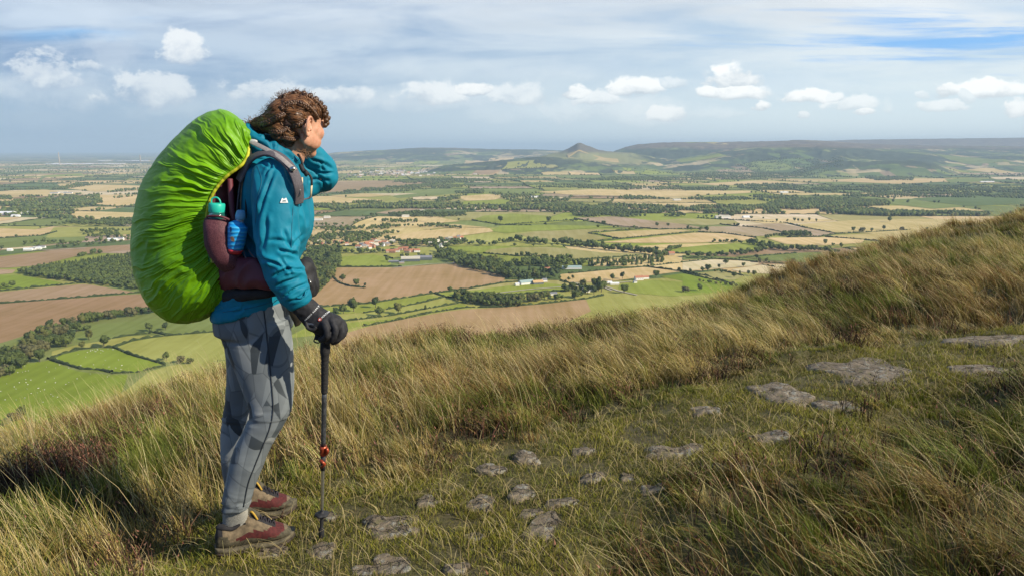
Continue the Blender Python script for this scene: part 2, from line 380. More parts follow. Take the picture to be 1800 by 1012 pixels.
dcx = n.m('DIVIDE', n.m('SUBTRACT', sp3.outputs[0], cpx), 900.0); dcy = n.m('DIVIDE', n.m('SUBTRACT', sp3.outputs[1], 10200.0), 1500.0)
cm = n.ss(n.m('ADD', n.m('SQRT', n.m('ADD', n.m('MULTIPLY', dcx, dcx), n.m('MULTIPLY', dcy, dcy))), n.m('MULTIPLY', n.m('SUBTRACT', wd2, .5), .8)), 1.0, .7)
c = n.mix(n.m('MULTIPLY', cm, n.ss(hgt, 40, 110)), c, n.mix(n.ss(hgt, 190, 250), (.24, .24, .10, 1), (.13, .115, .085, 1)))
n.l.new(c, b.inputs['Base Color'])
o = finish('land', me, m, smooth=True); tag(o, kind='structure')

# ---- surveyed fields (columns/rows of the survey photo dropped onto the plain)
SH = {'pas': (.195,.250,.022), 'pas2': (.255,.285,.042), 'ygr': (.310,.300,.070), 'dgr': (.115,.155,.045), 'mgr': (.185,.215,.055), 'brn': (.385,.255,.115), 'brn2': (.335,.225,.115),
      'pnk': (.400,.295,.175), 'str': (.600,.440,.200), 'str2': (.520,.395,.165), 'olv': (.340,.300,.105), 'pst': (.62,.50,.30), 'ora': (.47,.30,.15), 'plg': (.30,.185,.090)}
FLD = [
 ('mgr',[(-140,645),(60,585),(150,560),(300,548),(600,548),(700,600),(500,700),(300,900),(-140,1000)]),
 ('ygr',[(540,541),(760,516),(1000,501),(1300,480),(1500,480),(1500,540),(1000,600),(600,600)]),
 ('ygr',[(-140,842),(0,782),(215,692),(262,654),(300,643),(400,634),(600,632),(700,600),(900,640),(300,900),(-100,1000)]),
 ('pas',[(-140,700),(0,650),(40,641),(88,634),(110,644),(140,654),(195,660),(225,659),(215,690),(100,740),(0,780),(-140,840)]),
 ('pas',[(90,633),(110,624),(140,617),(175,613),(200,613),(240,629),(285,640),(262,650),(235,657),(197,656),(142,650),(112,641)]),
 ('ygr',[(205,611),(232,601),(265,595),(300,591),(385,584),(430,581),(440,610),(400,632),(350,640),(300,638),(270,633),(228,620)]),
 ('ygr',[(205,592),(262,590),(298,592),(265,594),(230,600),(203,609),(180,611),(150,613),(110,622),(90,628),(92,618),(140,606),(188,599)]),
 ('mgr',[(165,571),(230,565),(285,559),(385,553),(560,548),(600,570),(560,575),(385,581),(300,588),(265,586),(205,589),(190,597),(140,602),(120,595)]),
 ('plg',[(-140,560),(0,535),(90,528),(248,517),(300,525),(385,532),(330,545),(255,548),(210,554),(150,560),(100,576),(50,588),(20,598),(0,604),(-140,640)]),
 ('brn2',[(-140,527),(0,514),(110,503),(150,500),(243,515),(130,524),(0,532),(-140,545)]),
 ('pas',[(-140,496),(0,485),(35,485),(108,497),(100,501),(0,511),(-140,524)]),
 ('brn2',[(-140,466),(0,452),(100,441),(228,430),(330,424),(330,436),(232,440),(150,447),(70,467),(20,471),(0,472),(-140,484)]),
 ('brn2',[(-140,486),(0,474),(28,475),(22,481),(0,483),(-140,495)]),
 ('str',[(-140,406),(0,402),(95,406),(75,412),(0,418),(-140,427)]),
 ('mgr',[(-140,430),(0,420),(75,414),(100,408),(150,410),(150,424),(50,434),(-140,447)]),
 ('ygr',[(95,400),(150,399),(300,400),(300,409),(160,416),(80,419)]),
 ('dgr',[(0,441),(60,436),(130,428),(300,420),(300,427),(100,438),(0,450)]),
 ('brn',[(592,471),(690,471),(780,465),(800,465),(860,478),(888,488),(886,495),(830,506),(750,516),(650,532),(570,538),(520,530),(560,515),(577,497),(588,482)]),
 ('brn',[(545,446),(580,446),(575,460),(540,470)]),
 ('pas2',[(594,468),(602,452),(655,448),(690,455),(686,467),(640,469)]),
 ('pas2',[(540,545),(650,535),(753,519),(776,523),(742,531),(698,540),(640,550),(600,553),(540,558)]),
 ('ygr',[(560,563),(605,556),(700,543),(785,529),(800,532),(740,544),(690,554),(610,563),(540,572)]),
 ('pas2',[(540,576),(612,568),(680,562),(760,547),(810,534),(826,540),(760,550),(690,564),(640,573),(560,590),(500,596)]),
 ('brn',[(560,600),(650,574),(720,560),(800,546),(880,541),(960,535),(1028,527),(1038,531),(1045,545),(900,610),(600,630)]),
 ('pas2',[(770,516),(840,510),(893,503),(960,498),(1000,503),(995,511),(940,516),(880,519),(820,521),(790,523)]),
 ('ygr',[(1030,527),(1060,521),(1110,523),(1160,528),(1300,518),(1400,500),(1500,520),(1300,570),(1100,575),(1040,550)]),
 ('str',[(985,483),(1040,478),(1130,470),(1198,478),(1150,484),(1100,492),(1060,496),(1000,497),(985,491)]),
 ('str',[(1138,468),(1240,456),(1320,460),(1300,469),(1230,477),(1200,477)]),
 ('olv',[(850,446),(850,434),(900,436),(960,435),(1000,438),(1060,445),(1138,447),(1138,451),(1080,456),(1040,458),(1000,455),(900,449)]),
 ('pas2',[(790,436),(860,433),(920,434),(858,440),(850,446),(795,440)]),
 ('pas2',[(1090,500),(1120,497),(1150,493),(1200,497),(1240,501),(1300,497),(1310,504),(1280,514),(1240,518),(1180,522),(1110,516),(1087,508)]),
 ('pas',[(1160,487),(1200,482),(1230,486),(1300,493),(1250,499),(1200,495)]),
 ('olv',[(905,413),(940,408),(1035,404),(1115,404),(1030,411),(1048,414),(1070,420),(1050,423),(1000,428),(940,419)]),
 ('pas2',[(860,407),(880,398),(960,396),(1045,398),(1100,399),(1030,403),(935,407),(890,411)]),
 ('pas2',[(850,380),(900,376),(960,380),(1010,388),(960,394),(880,395),(830,388)]),
 ('str2',[(1052,411),(1080,408),(1180,404),(1218,406),(1160,413),(1090,419),(1080,418)]),
 ('str',[(1050,427),(1090,424),(1160,417),(1222,410),(1300,412),(1328,420),(1300,425),(1220,428),(1120,428)]),
 ('str',[(1100,435),(1180,430),(1255,429),(1290,428),(1240,434),(1160,437)]),
 ('pas2',[(1170,440),(1200,436),(1250,431),(1330,427),(1345,432),(1330,440),(1260,446),(1180,446)]),
 ('pnk',[(1245,399),(1320,399),(1383,410),(1350,415),(1320,417),(1270,410),(1225,407)]),
 ('pnk',[(1308,397),(1370,394),(1440,406),(1468,411),(1440,417),(1390,414)]),
 ('pnk',[(1010,384),(1080,381),(1200,395),(1240,402),(1160,404),(1080,399)]),
 ('olv',[(1150,389),(1200,385),(1290,388),(1300,394),(1240,397),(1190,394)]),
 ('str2',[(1400,395),(1500,388),(1600,386),(1720,386),(1640,404),(1560,412),(1460,409),(1420,403)]),
 ('str2',[(1452,416),(1520,412),(1600,408),(1700,404),(1700,420),(1560,424)]),
 ('str',[(1345,419),(1450,418),(1520,422),(1515,428),(1440,433),(1380,430)]),
 ('mgr',[(1290,452),(1350,448),(1440,444),(1460,455),(1420,463),(1370,460)]),
 ('mgr',[(1200,449),(1290,453),(1380,462),(1330,459),(1240,456),(1200,458)]),
 ('pst',[(1200,460),(1240,457),(1310,460),(1336,464),(1320,469),(1260,473),(1200,477)]),
 ('pst',[(1285,475),(1340,466),(1440,466),(1440,475),(1360,483),(1310,480)]),
 ('olv',[(1225,481),(1265,477),(1308,486),(1290,494),(1240,489)]),
 ('pas',[(1200,484),(1230,491),(1290,500),(1290,514),(1200,516)]),
 ('str',[(1310,388),(1400,385),(1480,388),(1390,394),(1340,394)]),
 ('str',[(745,407),(800,401),(860,402),(868,408),(800,417),(700,424),(660,430),(560,434),(640,422)]),
 ('str2',[(750,398),(800,395),(860,401),(790,401),(745,405)]),
 ('pnk',[(660,375),(700,368),(745,362),(760,366),(720,371),(680,377)]),
 ('str',[(720,386),(770,383),(810,390),(760,394)]),
 ('str',[(520,350),(560,346),(640,350),(680,353),(620,357),(520,359)]),
 ('str2',[(580,344),(640,341),(690,344),(650,347),(600,347)]),
 ('mgr',[(690,345),(740,340),(840,334),(850,336),(770,344),(700,349)]),
 ('str',[(800,346),(860,342),(890,344),(870,352),(820,354)]),
 ('brn2',[(540,328),(580,320),(690,318),(760,320),(700,330),(600,338),(540,340)]),
 ('str2',[(590,301),(640,300),(635,305),(590,306)]),
 ('ygr',[(640,298),(700,293),(730,291),(720,295),(690,299),(650,300)]),
 ('pnk',[(756,294),(790,291),(796,295),(760,299)]),
 ('str',[(940,338),(1050,333),(1150,337),(1320,336),(1320,340),(1150,348),(1120,346),(1000,343)]),
 ('str',[(1225,324),(1330,318),(1370,319),(1370,324),(1260,327)]),
 ('str',[(1460,317),(1530,313),(1680,315),(1660,320),(1580,324),(1480,320)]),
 ('dgr',[(1600,350),(1700,343),(1850,345),(1850,358),(1700,363),(1640,356)]),
 ('mgr',[(1540,352),(1600,350),(1640,357),(1700,364),(1640,368),(1560,359)]),
 ('mgr',[(1660,316),(1720,313),(1730,320),(1670,322)]),
 ('pst',[(1740,312),(1850,311),(1850,316),(1750,316)]),
 ('str',[(100,324),(220,326),(270,328),(270,336),(190,337),(170,338),(110,331)]),
 ('str',[(0,337),(80,334),(110,338),(150,341),(90,346),(0,343),(-100,342)]),
 ('str',[(-100,354),(0,352),(90,348),(110,350),(20,356),(-100,360)]),
 ('str',[(150,352),(180,350),(270,349),(270,360),(205,363),(150,358)]),
 ('str',[(72,379),(110,372),(180,373),(270,376),(270,384),(140,387),(125,378)]),
 ('str',[(-100,380),(0,383),(40,383),(0,390),(-100,394)]),
 ('mgr',[(60,327),(75,309),(140,306),(145,309),(80,312)]),
 ('pas2',[(70,310),(110,307),(145,305),(145,308),(90,312)]),
]
def chaikin(pts, k=1):
    p = np.array(pts, float)
    for _ in range(k):
        q = np.roll(p, -1, 0)
        p = np.stack([p * .94 + q * .06, p * .06 + q * .94], 1).reshape(-1, 2)
    return p
def inpoly(x, y, poly):
    x = np.asarray(x); y = np.asarray(y); r = np.zeros(x.shape, bool)
    for (x0, y0), (x1, y1) in zip(poly, np.roll(poly, -1, 0)):
        c = ((y0 > y) != (y1 > y)); 
        with np.errstate(divide='ignore', invalid='ignore'): xi = (x1 - x0) * (y - y0) / (y1 - y0 + 1e-12) + x0
        r ^= c & (x < xi)
    return r
def gpoly(pts): return np.array([G(*p) for p in pts])
m, n, b = mat('field_soil_and_crops', rough=1.0); b.inputs['Specular IOR Level'].default_value = 0.08
at = n.new('ShaderNodeAttribute', attribute_name='tint'); oc = ocoord(n)
a1, _ = n.noise(oc, 0.006, 4, 0.6); a2, _ = n.noise(oc, 0.05, 3, 0.6)
mp = n.new('ShaderNodeMapping'); mp.inputs['Rotation'].default_value = (0, 0, 0.5); mp.inputs['Scale'].default_value = (0.09, 0.004, 1); n.l.new(oc, mp.inputs[0])
a3, _ = n.noise(mp.outputs[0], 1.0, 2, 0.5)
v = n.m('ADD', 0.42, n.m('ADD', n.m('MULTIPLY', a1, 0.62), n.m('ADD', n.m('MULTIPLY', a2, 0.24), n.m('MULTIPLY', n.m('SUBTRACT', a3, 0.2), 0.5))))
n.l.new(n.mix(1.0, at.outputs['Color'], n.comb(v, v, n.m('MULTIPLY', v, v)), 'MULTIPLY'), b.inputs['Base Color'])
field_mat = m
def field_mesh(items, name, zoff, zstep=0.0):
    V = []; F = []; Cc = []
    for ii, (col, poly) in enumerate(items):
        i0 = len(V); V += [(x, y, PLAIN + zoff + zstep * ii + hill_h(x, y)) for x, y in poly]; F.append(list(range(i0, i0 + len(poly)))); Cc += [col] * len(poly)
    me = bpy.data.meshes.new(name); me.from_pydata(V, [], F)
    a = me.color_attributes.new('tint', 'FLOAT_COLOR', 'POINT')
    c4 = np.ones((len(V), 4), np.float32); c4[:, :3] = np.array(Cc); a.data.foreach_set('color', c4.ravel())
    o = finish(name, me, field_mat); tag(o, kind='structure'); return o
prs = random.Random(3)
surveyed = [(k, chaikin(gpoly(p))) for k, p in FLD]
def jit(c, s=0.07): 
    k = 1 + prs.uniform(-s, s); return (c[0] * k, c[1] * k * (1 + prs.uniform(-.03, .03)), c[2] * k)
# generated patchwork for everything the survey leaves open
gen = []; edges = []
def warp(p):
    x, y = p
    return (x + 240 * (vnoise2(x / 900, y / 900, 41) - .5) + 500 * (vnoise2(x / 2600, y / 2600, 43) - .5),
            y + 240 * (vnoise2(x / 900, y / 900, 42) - .5) + 500 * (vnoise2(x / 2600, y / 2600, 44) - .5))
def split(x0, y0, x1, y1):
    w, h = x1 - x0, y1 - y0
    lim = 300 + 60 * prs.random() + (y0 / 12000) * 150
    if max(w, h * 1.25) < lim * 1.7 and not (max(w, h) > lim * 1.2 and prs.random() < .5):
        rects.append((x0, y0, x1, y1)); return
    t = prs.uniform(.36, .64)
    if w > h * 1.15 or (w > h * .8 and prs.random() < .4):
        xm = x0 + w * t; split(x0, y0, xm, y1); split(xm, y0, x1, y1)
    else:
        ym = y0 + h * t; split(x0, y0, x1, ym); split(x0, ym, x1, y1)
rects = []
for bx in range(-12, 15):
    for by in range(0, 14):
        split(bx * 1000, 500 + by * 1000, bx * 1000 + 1000, 1500 + by * 1000)
pal = ['str', 'str', 'str2', 'pst', 'pnk', 'ygr', 'ygr', 'pas2', 'mgr', 'mgr', 'dgr', 'olv', 'brn2', 'str2', 'pas2', 'pas2']
def to_px(x, y, z=PLAIN):
    d = y * cp - (z - CAMZ) * sp; u = y * sp + (z - CAMZ) * cp
    return 900 + FOC * x / d, 506 - FOC * u / d
for (x0, y0, x1, y1) in rects:
    cx, cy = (x0 + x1) / 2, (y0 + y1) / 2
    if abs(cx) > cy * .80 + 500: continue
    if hill_h(cx, cy) > 25 and prs.random() < .9: continue
    g = 2.2; pts = []
    for (ax, ay), (bx_, by_) in (((x0+g,y0+g),(x1-g,y0+g)),((x1-g,y0+g),(x1-g,y1-g)),((x1-g,y1-g),(x0+g,y1-g)),((x0+g,y1-g),(x0+g,y0+g))):
        for t in np.linspace(0, 1, 5)[:-1]: pts.append(warp((ax + (bx_ - ax) * t, ay + (by_ - ay) * t)))
    px, py = to_px(cx, cy)
    pl = pal
    if px < 560 and py < 400: pl = ['str', 'str2', 'mgr', 'dgr', 'str', 'brn2', 'pst', 'ygr', 'dgr']
    if px > 1350 and py < 345: pl = ['mgr', 'dgr', 'pnk', 'dgr', 'ygr', 'mgr', 'str2']
    gen.append((jit(SH[prs.choice(pl)], .12), pts))
    edges.append([warp((x0 + (x1 - x0) * t, y0)) for t in np.linspace(0, 1, 7)]); edges.append([warp((x0, y0 + (y1 - y0) * t)) for t in np.linspace(0, 1, 7)])
field_mesh(gen, 'fields', 0.5)
field_mesh([(jit(SH[k], .04), p) for k, p in surveyed], 'fields', 1.0, 0.012)
# dark rough grass verge between the fields is the sheet below them
SURV = [p for _, p in surveyed]; SURVB = [(p[:, 0].min(), p[:, 0].max(), p[:, 1].min(), p[:, 1].max()) for p in SURV]
def in_survey(x, y):
    r = np.zeros(np.shape(x), bool)
    x = np.asarray(x); y = np.asarray(y); xa, xb, ya, yb = x.min(), x.max(), y.min(), y.max()
    for p, bb in zip(SURV, SURVB):
        if bb[0] > xb or bb[1] < xa or bb[2] > yb or bb[3] < ya: continue
        r |= inpoly(x, y, p)
    return r
# a few tracks
def strip_quad(pts, w, z):
    p = np.array(pts); t = np.gradient(p, axis=0); t /= np.linalg.norm(t, axis=1)[:, None]; nrm = np.stack([-t[:, 1], t[:, 0]], 1)
    a = p + nrm * w / 2; c = p - nrm * w / 2
    V = [(x, y, PLAIN + z + .3) for x, y in a] + [(x, y, PLAIN + z + .3) for x, y in c]; k = len(p)
    return V, [(i, i + 1, k + i + 1, k + i) for i in range(k - 1)]
trackm = simple('pale_track_gravel', (.42, .37, .28, 1), .95, .1, .2)
for pts in ([(826,521),(880,516),(930,510),(1000,505),(1060,503),(1085,512),(1120,520)], [(1005,497),(1030,503),(1060,506),(1075,512)], [(690,472),(760,465),(800,464)],
            [(1060,500),(1080,499),(1110,496)], [(150,438),(90,440),(40,443)], [(640,446),(700,438),(780,432),(860,425)]):
    V, F = strip_quad([G(*p) for p in pts], 5, 1.9); o = mkobj('track', V, F, trackm); tag(o, kind='structure')
# ================================================================== TREES, HEDGES, BUILDINGS, SHEEP ON THE PLAIN
tr = np.random.RandomState(11)
def ico(sub):
    bm = bmesh.new(); bmesh.ops.create_icosphere(bm, subdivisions=sub, radius=1.0)
    v = np.array([x.co[:] for x in bm.verts]); f = np.array([[q.index for q in x.verts] for x in bm.faces]); bm.free(); return v, f
I1 = ico(1); I2 = ico(2)
TREECOL = [(.080,.104,.024), (.098,.124,.028), (.058,.082,.026), (.135,.140,.036), (.115,.108,.042)]
def crown_proto(kind, seed, leaves=330):
    """unit tree: crown spans z 0.18..1, radius about .42"""
    r = np.random.RandomState(seed); V = []; F = []; Cc = []
    col = np.array(TREECOL[seed % 5])
    if kind == 'round': lobes = [(r.uniform(-.2, .2), r.uniform(-.2, .2), r.uniform(.42, .80), r.uniform(.17, .25)) for _ in range(9)] + [(0, 0, .56, .30)]
    elif kind == 'tall': lobes = [(r.uniform(-.08, .08), r.uniform(-.08, .08), z, .17 * (1.15 - abs(z - .5))) for z in np.linspace(.25, .88, 8)]
    elif kind == 'cone': lobes = [(0, 0, z, .30 * (1.05 - z)) for z in np.linspace(.18, .92, 7)]
    else: lobes = [(r.uniform(-.34, .34), r.uniform(-.3, .3), r.uniform(.30, .62), r.uniform(.18, .26)) for _ in range(10)]
    for (x, y, z, q) in lobes:
        v = I1[0] * (q * .86) * (1 + r.uniform(-.16, .16, (len(I1[0]), 1))) + (x, y, z)
        F += (I1[1] + sum(len(a) for a in V)).tolist(); V.append(v)
        k = r.uniform(.75, 1.15); Cc.append(np.tile(col * k, (len(v), 1)))
    n0 = sum(len(a) for a in V)
    L = []
    LC = []
    for i in range(leaves):
        x, y, z, q = lobes[r.randint(len(lobes))]
        d = r.normal(size=3); d /= np.linalg.norm(d)
        c = np.array((x, y, z)) + d * q * r.uniform(.82, 1.15)
        a = np.cross(d, r.normal(size=3)); a /= np.linalg.norm(a) + 1e-9; bq = np.cross(d, a) + d * r.uniform(-.7, .7)
        s = r.uniform(.035, .075)
        L += [c - a * s - bq * s * .6, c + a * s - bq * s * .4, c + bq * s]
        k = r.uniform(.65, 1.5); LC += [col * k] * 3
    V.append(np.array(L)); Cc.append(np.array(LC))
    F += [(n0 + 3 * i, n0 + 3 * i + 1, n0 + 3 * i + 2) for i in range(leaves)]
    return np.concatenate(V), np.array(F), np.concatenate(Cc)
leafm = tintmat('tree_foliage', rough=.8, var=.25, scale=.25, spec=.15)
barkm = simple('tree_bark', (.10, .08, .055, 1), .9, .2, .8)
KINDS = [('round', 0), ('round', 1), ('round', 3), ('round', 2), ('tall', 5), ('cone', 7), ('wide', 4), ('wide', 6)]
protos = []
def tube_mesh(name, pts, rad, nseg=8):
    V = []; F = []
    pts = [np.array(p, float) for p in pts]
    for i, p in enumerate(pts):
        t = pts[min(i + 1, len(pts) - 1)] - pts[max(i - 1, 0)]; t /= np.linalg.norm(t) + 1e-9
        a = np.cross(t, (0, 1, .3)); a /= np.linalg.norm(a) + 1e-9; b_ = np.cross(t, a)
        for k in range(nseg):
            th = 2 * math.pi * k / nseg; V.append(p + (a * math.cos(th) + b_ * math.sin(th)) * rad[i])
    for i in range(len(pts) - 1):
        for k in range(nseg): F.append((i*nseg+k, i*nseg+(k+1)%nseg, (i+1)*nseg+(k+1)%nseg, (i+1)*nseg+k))
    F.append(tuple(range(nseg))[::-1]); F.append(tuple((len(pts)-1)*nseg + k for k in range(nseg)))
    return V, F
for kk, (kd, sd) in enumerate(KINDS):
    v, f, c = crown_proto(kd, sd)
    me = fastmesh('crown', v, f, c, 3); me.materials.append(leafm)
    tv, tf = tube_mesh('trunk', [(0, 0, -.02), (.01, 0, .2), (0, .01, .4), (.03, .02, .6)], [.035, .026, .018, .006], 7)
    bv, bf = tube_mesh('limb', [(0, 0, .22), (.08, .03, .38), (.16, .05, .5)], [.016, .011, .005], 5); n0 = len(tv)
    cv, cf = tube_mesh('limb', [(0, 0, .26), (-.09, -.02, .4), (-.15, -.06, .54)], [.015, .010, .005], 5); n1 = n0 + len(bv)
    tm = bpy.data.meshes.new('trunk'); tm.from_pydata([tuple(q) for q in tv + bv + cv], [], [tuple(q) for q in tf] + [tuple(i + n0 for i in q) for q in bf] + [tuple(i + n1 for i in q) for q in cf])
    tm.materials.append(barkm); protos.append((me, tm))
lowp = [crown_proto('round', 20 + i, 60) for i in range(3)] + [crown_proto('wide', 25, 60), crown_proto('cone', 27, 40), crown_proto('tall', 26, 40)]
def tiny(seed):
    r = np.random.RandomState(seed); v = I1[0] * (.42, .42, .42) * (1 + r.uniform(-.3, .3, (len(I1[0]), 1))) + (0, 0, .5)
    return v, I1[1], np.tile(np.array(TREECOL[seed % 5]), (len(v), 1)) * r.uniform(.7, 1.3, (len(v), 1))
tinyp = [tiny(i) for i in range(4)]
TREES = []   # x, y, height, proto index, cluster
CL = []      # clusters: (label, group)
def cluster(label, group): CL.append((label, group)); return len(CL) - 1
def row(pts, spacing, h, cl, kinds=(0, 1, 2, 3, 6, 7), jitter=6, hv=.3):
    g = [G(*p) for p in pts]
    for a, b_ in zip(g[:-1], g[1:]):
        L = np.linalg.norm(b_ - a); k = max(1, int(L / (spacing * .62))); jitter = max(jitter, 6)
        for i in range(k):
            p = a + (b_ - a) * ((i + tr.uniform(0, 1)) / k) + tr.uniform(-jitter, jitter, 2)
            TREES.append((p[0], p[1], h * tr.uniform(1 - hv, 1 + hv), kinds[tr.randint(len(kinds))], cl))
def wood(pts, spacing, h, cl, kinds=(0, 1, 2, 3, 7)):
    poly = gpoly(pts); lo = poly.min(0); hi_ = poly.max(0)
    clump = spacing > 17
    if clump: spacing *= .62
    nx = int((hi_[0] - lo[0]) / spacing) + 1; ny = int((hi_[1] - lo[1]) / spacing) + 1
    if nx * ny > 60000: spacing *= 2; nx //= 2; ny //= 2
    x, y = np.meshgrid(lo[0] + np.arange(nx) * spacing, lo[1] + np.arange(ny) * spacing)
    x = x.ravel() + tr.uniform(-.45, .45, x.size) * spacing; y = y.ravel() + tr.uniform(-.45, .45, y.size) * spacing
    k = inpoly(x, y, poly)
    if clump: k &= (fbm(x / 95 + 3, y / 45, 31, 3) > .525)
    for a, b_ in zip(x[k], y[k]): TREES.append((a, b_, h * tr.uniform(.75, 1.25), kinds[tr.randint(len(kinds))], cl))
def single(lst, label, group=None):
    cl = cluster(label, group)
    for (px, py, h, k) in lst:
        g = G(px, py); TREES.append((g[0], g[1], h, k, cl))
# singles (column, row of the foot, height, kind)
single([(183,610,17,0)], 'round spreading hedgerow tree at the top edge of the bright sheep pasture')
single([(144,614,11,2)], 'pale grey green bushy tree beside the round tree above the sheep pasture')
single([(263,583,15,1)], 'left one of two round trees standing in the green slope field under the green rucksack')
single([(291,581,13,3)], 'right one of two round trees standing in the green slope field under the green rucksack')
single([(293,634,12,1)], 'small round tree on the hedge right of the sheep pasture')
single([(318,638,11,6),(335,640,9,7)], 'bushy tree at the hedge end just above the heather on the left', 'bushy trees at the hedge end above the left heather')
single([(40,738,14,0),(25,742,11,6),(14,748,9,7)], 'dark tree at the bottom corner of the sheep pasture', 'dark trees in the bottom corner of the sheep pasture')
single([(70,637,18,0)], 'dark tree at the left top corner of the sheep pasture')
single([(602,496,18,1)], 'taller round tree on the curved hedge inside the big ploughed field')
single([(626,504,16,0)], 'middle round tree on the curved hedge inside the big ploughed field')
single([(642,505,9,3)], 'smallest tree at the tip of the curved hedge inside the big ploughed field')
single([(622,548,24,0)], 'tall dark tree right above the glove in the green strips')
single([(604,552,18,1),(590,556,15,3)], 'tree just above the black glove at the left end of the green strips', 'trees just above the black glove')
single([(660,542,21,3),(668,556,17,1)], 'broad tree standing between the green strip fields', 'broad trees between the green strips')
single([(700,552,19,2)], 'dark upright tree on the hedge between two green strips')
single([(748,545,8,4)], 'tiny narrow tree alone on the lower strip hedge')
single([(1290,489,14,1)], 'round tree at the corner of the small green field right of the farm')
single([(1395,466,16,0)], 'round tree standing on the hedge left of the pale stubble near the grassy slope')
single([(1153,488,16,0)], 'round tree right of the white farmhouse')
single([(1097,516,18,0)], 'round dark tree in the green field left of the white farmhouse')
single([(1052,512,26,4),(1046,508,22,0),(1057,514,24,1),(1044,518,18,3),(1062,508,18,7)], 'tall tree in the dense farm clump around the white farm cottages', 'tall trees of the dense farm clump')
single([(1024,510,21,2)], 'dark copper coloured tree at the left of the farm clump')
single([(1077,493,14,0),(1094,491,16,3)], 'slender tree on the near edge of the straw strip', 'slender trees along the straw strip')
single([(1007,492,10,3),(1000,494,9,1)], 'small tree by the left end of the straw strip', 'small trees by the left end of the straw strip')
single([(1213,480,11,1),(1194,478,10,0)], 'small tree on the hedge above the green paddocks', 'small trees on the hedge above the paddocks')
single([(1244,478,17,0),(1235,478,12,1),(1264,473,11,3)], 'tree on the hedge above the olive triangle field', 'trees on the hedge above the olive triangle field')
single([(1205,514,13,6),(1230,512,16,1)], 'dark tree at the lower edge of the green field by the grass slope', 'dark trees at the lower edge by the grass slope')
single([(1275,466,15,1),(1307,470,11,0)], 'tree beside the dark hedge at the pale stubble', 'trees beside the dark hedge at the pale stubble')
single([(1335,463,14,3),(1347,462,12,1),(1330,456,12,0)], 'tree on the hedge between the two far green fields', 'trees on the hedge between the far green fields')
single([(1325,486,13,0),(1315,484,11,3)], 'tree half hidden by the grass slope below the stubble', 'trees half hidden by the grass slope')
single([(1231,407,16,1),(1243,408,19,0),(1209,405,17,3),(1215,406,14,1)], 'round tree on the hedge over the straw field', 'round trees on the hedge over the straw field')
single([(1564,391,22,0)], 'lone round tree out in the wide stubble field')
single([(1365,391,13,0),(1384,391,12,1),(1396,390,15,0),(1403,391,14,3),(1410,391,13,1),(1422,390,16,0),(1435,391,13,2)], 'one of the loose row of round trees standing in the stubble', 'loose row of round trees in the stubble')
single([(1500,408,17,0),(1515,409,19,6),(1532,408,15,7),(1553,405,17,0),(1585,406,15,6)], 'tree on the hedge at the bottom of the wide stubble field', 'hedge trees at the bottom of the wide stubble field')
single([(965,391,22,0)], 'lone round tree in the bright green field')
single([(880,391,24,0)], 'round tree at the top edge of the bright green field')
single([(1061,397,18,0),(1155,399,17,1),(1174,399,13,0)], 'round tree on the hedge of the pinkish field', 'round trees on the hedge of the pinkish field')
single([(1450,431,17,0)], 'small round tree at the far end of the green hedge beside the slope')
single([(1570,357,20,0),(1596,358,21,1),(1642,358,15,0),(1650,358,16,3)], 'far round tree on the green fields at the right', 'far round trees on the green fields at the right')
single([(681,461,14,0)], 'small tree at the top corner of the big ploughed field')
single([(700,512,5,7)], 'low bush in the middle of the big ploughed field') if False else None
# rows and clumps
c1 = cluster('dark green tree in the thick belt between the ploughed field and the sheep pasture', 'thick tree belt left of the rucksack')
row([(10,650),(35,628),(60,612),(100,590)], 9, 16, c1, jitter=12); row([(40,640),(60,622),(90,602)], 10, 16, c1, jitter=10); row([(100,590),(130,585),(155,578)], 9, 14, c1)
row([(120,575),(160,566),(200,560),(245,554),(290,548)], 9, 15, c1); row([(0,662),(20,655),(45,645)], 8, 14, c1, jitter=9)
row([(100,612),(125,606),(152,600)], 9, 17, c1, jitter=10); row([(55,600),(90,580),(120,572)], 9, 13, c1)
c2 = cluster('tree in the wooded clump behind the black pouch and gloved wrist', 'wooded clump behind the pouch and wrist')
wood([(545,440),(600,440),(598,462),(590,482),(572,508),(548,520),(530,500)], 12, 18, c2)
row([(700,455),(760,452)], 10, 15, c2) if False else None
c3 = cluster('tree in the dark diagonal wood at the right end of the big ploughed field', 'diagonal wood beyond the big ploughed field')
wood([(765,441),(800,448),(850,458),(905,472),(900,488),(885,490),(850,480),(800,466),(775,455)], 13, 17, c3)
c4 = cluster('tree of the small leafy wood on the near edge of the long brown field', 'small leafy wood above the long brown field')
wood([(795,519),(850,523),(900,530),(925,533),(910,540),(870,540),(820,535),(798,527)], 9, 14, c4)
row([(900,532),(940,530),(1000,525),(1020,520)], 10, 14, c4, jitter=9); row([(990,514),(1015,511),(1030,518)], 9, 15, c4, jitter=9)
c5 = cluster('tree in the mixed wood around the green roofed farm shed', 'mixed wood around the farm sheds')
wood([(880,470),(960,452),(1010,456),(1010,470),(985,480),(975,496),(905,494),(885,488)], 20, 15, c5, kinds=(0,1,2,3,5,5))
c6 = cluster('narrow conifer in the straight row above the straw strip', 'straight conifer row above the straw strip')
row([(1010,466),(1060,468),(1110,466),(1150,462),(1165,460)], 11, 15, c6, kinds=(5, 4, 5, 0), jitter=5); row([(1018,462),(1070,463),(1120,460),(1160,455)], 10, 15, c6, kinds=(5, 4, 1), jitter=5)
c7 = cluster('tree in the long dark belt running across the middle fields', 'long dark tree belt across the middle fields')
row([(975,428),(1010,433),(1050,438),(1100,443),(1150,448),(1165,452)], 9, 17, c7, jitter=8); row([(985,425),(1030,431),(1090,438),(1150,443)], 12, 15, c7, jitter=9)
